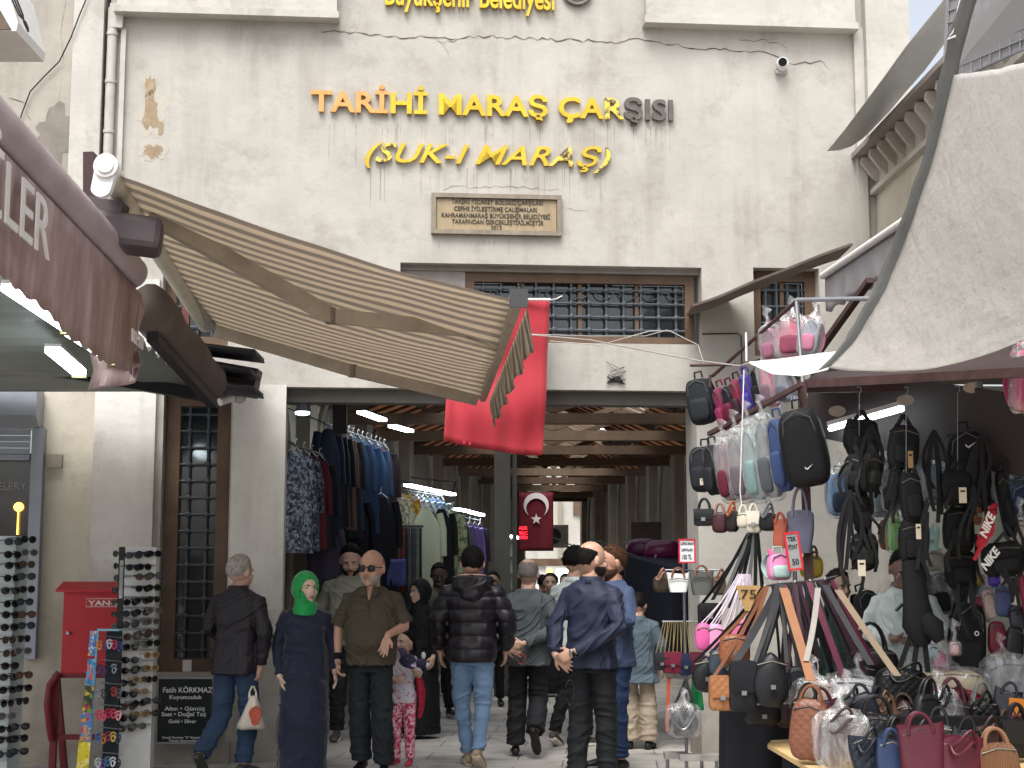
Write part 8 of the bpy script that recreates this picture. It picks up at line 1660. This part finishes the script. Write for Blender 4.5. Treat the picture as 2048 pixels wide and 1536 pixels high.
# mannequin heads area: grey scarf lump left of puffer jacket
q = MB(); q.ell(at(826, 1150, 18.8), (.1, .1, .14)); q.loft([[at(826, 1172, 18.8) + V(r_ * math.cos(a_), r_ * math.sin(a_) * .7, z_) for a_ in [2 * math.pi * i / 18 for i in range(18)]] for r_, z_ in ((.07, .05), (.16, -.06), (.18, -.5))]); tag(q.build('mannequin', M('grey_mannequin', '#55595c', .6)), 'grey scarfed mannequin bust behind the woman in black', 'mannequin')
# dark pillar in the passage and hanging lamp arms
q = MB(); a_ = at(985, 1160, 20.5); q.box(a_.x + .02, a_.x + .24, 20.5, 20.8, 0, 3.5); q.box(a_.x + .27, a_.x + .33, 20.6, 20.8, 0, 3.5); q.build('dark_pillar', M('green_grey_pillar', '#44443f', .7), ar, smooth=False)
q = MB(); q.tube([at(824, 955, 18.2), at(912, 965, 20)], .012, 6); q.tube([at(912, 965, 20), at(905, 985, 20)], .01, 6); tag(q.build('lamp_arm', m_dark), 'thin dark bar holding the strip lamps over the light shirts', 'bar')
# ================================================================ MORE STOCK OF THE BAG STALL
ORD = ['first', 'second', 'third', 'fourth', 'fifth', 'sixth', 'seventh', 'eighth', 'ninth', 'tenth', 'eleventh', 'twelfth']
rnd = random.Random(21)
DK = [('#17181c', 'black'), ('#3a2a26', 'dark brown'), ('#1e2430', 'blue black'), ('#421722', 'wine red'), ('#2c2c2f', 'charcoal'), ('#5a4334', 'brown'), ('#15171a', 'black')]
for k in range(11):
    c_, n_ = DK[(k * 3) % 7]; x_ = 1612 + k * 40; y_ = 1392 + 10 * math.sin(k * 1.7)
    handbag((x_ - 34, y_, x_ + 34, y_ + 74), 8.72 + .06 * (k % 3), c_, '%s handbag, %s from the left in the middle row on the table' % (n_, ORD[k]), ['dome', 'tote', 'hobo'][k % 3], yaw=rnd.uniform(-25, 25), tilt=rnd.uniform(-16, 16), quilt=k % 4 == 1, hh=rnd.uniform(.2, .5), clasp=False, group=GT, wrap=k in (2, 7))
for k in range(9):
    c_, n_ = DK[(k * 2 + 1) % 7]; x_ = 1640 + k * 48; y_ = 1452 + 8 * math.sin(k * 2.3)
    handbag((x_ - 32, y_, x_ + 32, y_ + 66), 8.35 + .05 * (k % 3), c_, '%s handbag, %s from the left behind the front row' % (n_, ORD[k]), ['tote', 'dome'][k % 2], yaw=rnd.uniform(-25, 25), tilt=rnd.uniform(-14, 14), quilt=k % 3 == 2, hh=rnd.uniform(.25, .5), clasp=False, group=GT)
BK = ['#23303a', '#6e7880', '#17191d', '#44505a', '#8a4a5c', '#2b2d33', '#3a5a74', '#1c1e22', '#59626a', '#20242a']
for r_ in range(2):
    for k in range(7):
        x_ = 1786 + k * 40 + 14 * r_; y_ = (930, 1150)[r_] + 10 * math.sin(k * 2 + r_); c_ = BK[(k * 3 + r_) % 10]
        backpack((x_ - 26, y_, x_ + 26, y_ + 88), 10.9 + .1 * (k % 2), c_, 'backpack, %s from left in the %s row on the back wall' % (ORD[k], ['upper', 'lower'][r_]), yaw=rnd.uniform(-30, 30), tilt=rnd.uniform(-8, 8), wrap=(k + r_) % 3 == 0, group='backpacks on the back wall of the shop', D=.14)
# bunches of loose black straps hanging between the bags
for j, (x0_, y0_, Yj, l_) in enumerate([(1742, 850, 9.25, 'bunch of loose black straps left of the second chain'), (1868, 860, 9.15, 'bunch of loose black straps right of the slate grey backpack'), (1852, 1040, 8.95, 'bunch of loose black straps above the mint handbag'), (1962, 870, 9.1, 'bunch of loose black straps in front of the biggest black backpack'), (1700, 980, 9.2, 'bunch of loose black straps below the olive black pouch')]):
    t_ = thing('strap_bunch', l_, 'straps', at(x0_, y0_, Yj), 'loose straps at the stall')
    for k in range(6):
        q = MB(); A_ = at(x0_, y0_, Yj); B_ = at(x0_ + rnd.uniform(-22, 22), y0_ + rnd.uniform(90, 190), Yj + rnd.uniform(-.05, .05)); bow = rnd.uniform(-.07, .07)
        q.sheet([[A_.lerp(B_, v) + V(bow * math.sin(v * 3.1) + w_, 0, 0) for w_ in (-.012, .012)] for v in [i / 8 for i in range(9)]], .005); q.build('strap', M('strap_black', '#121317', .6), t_)
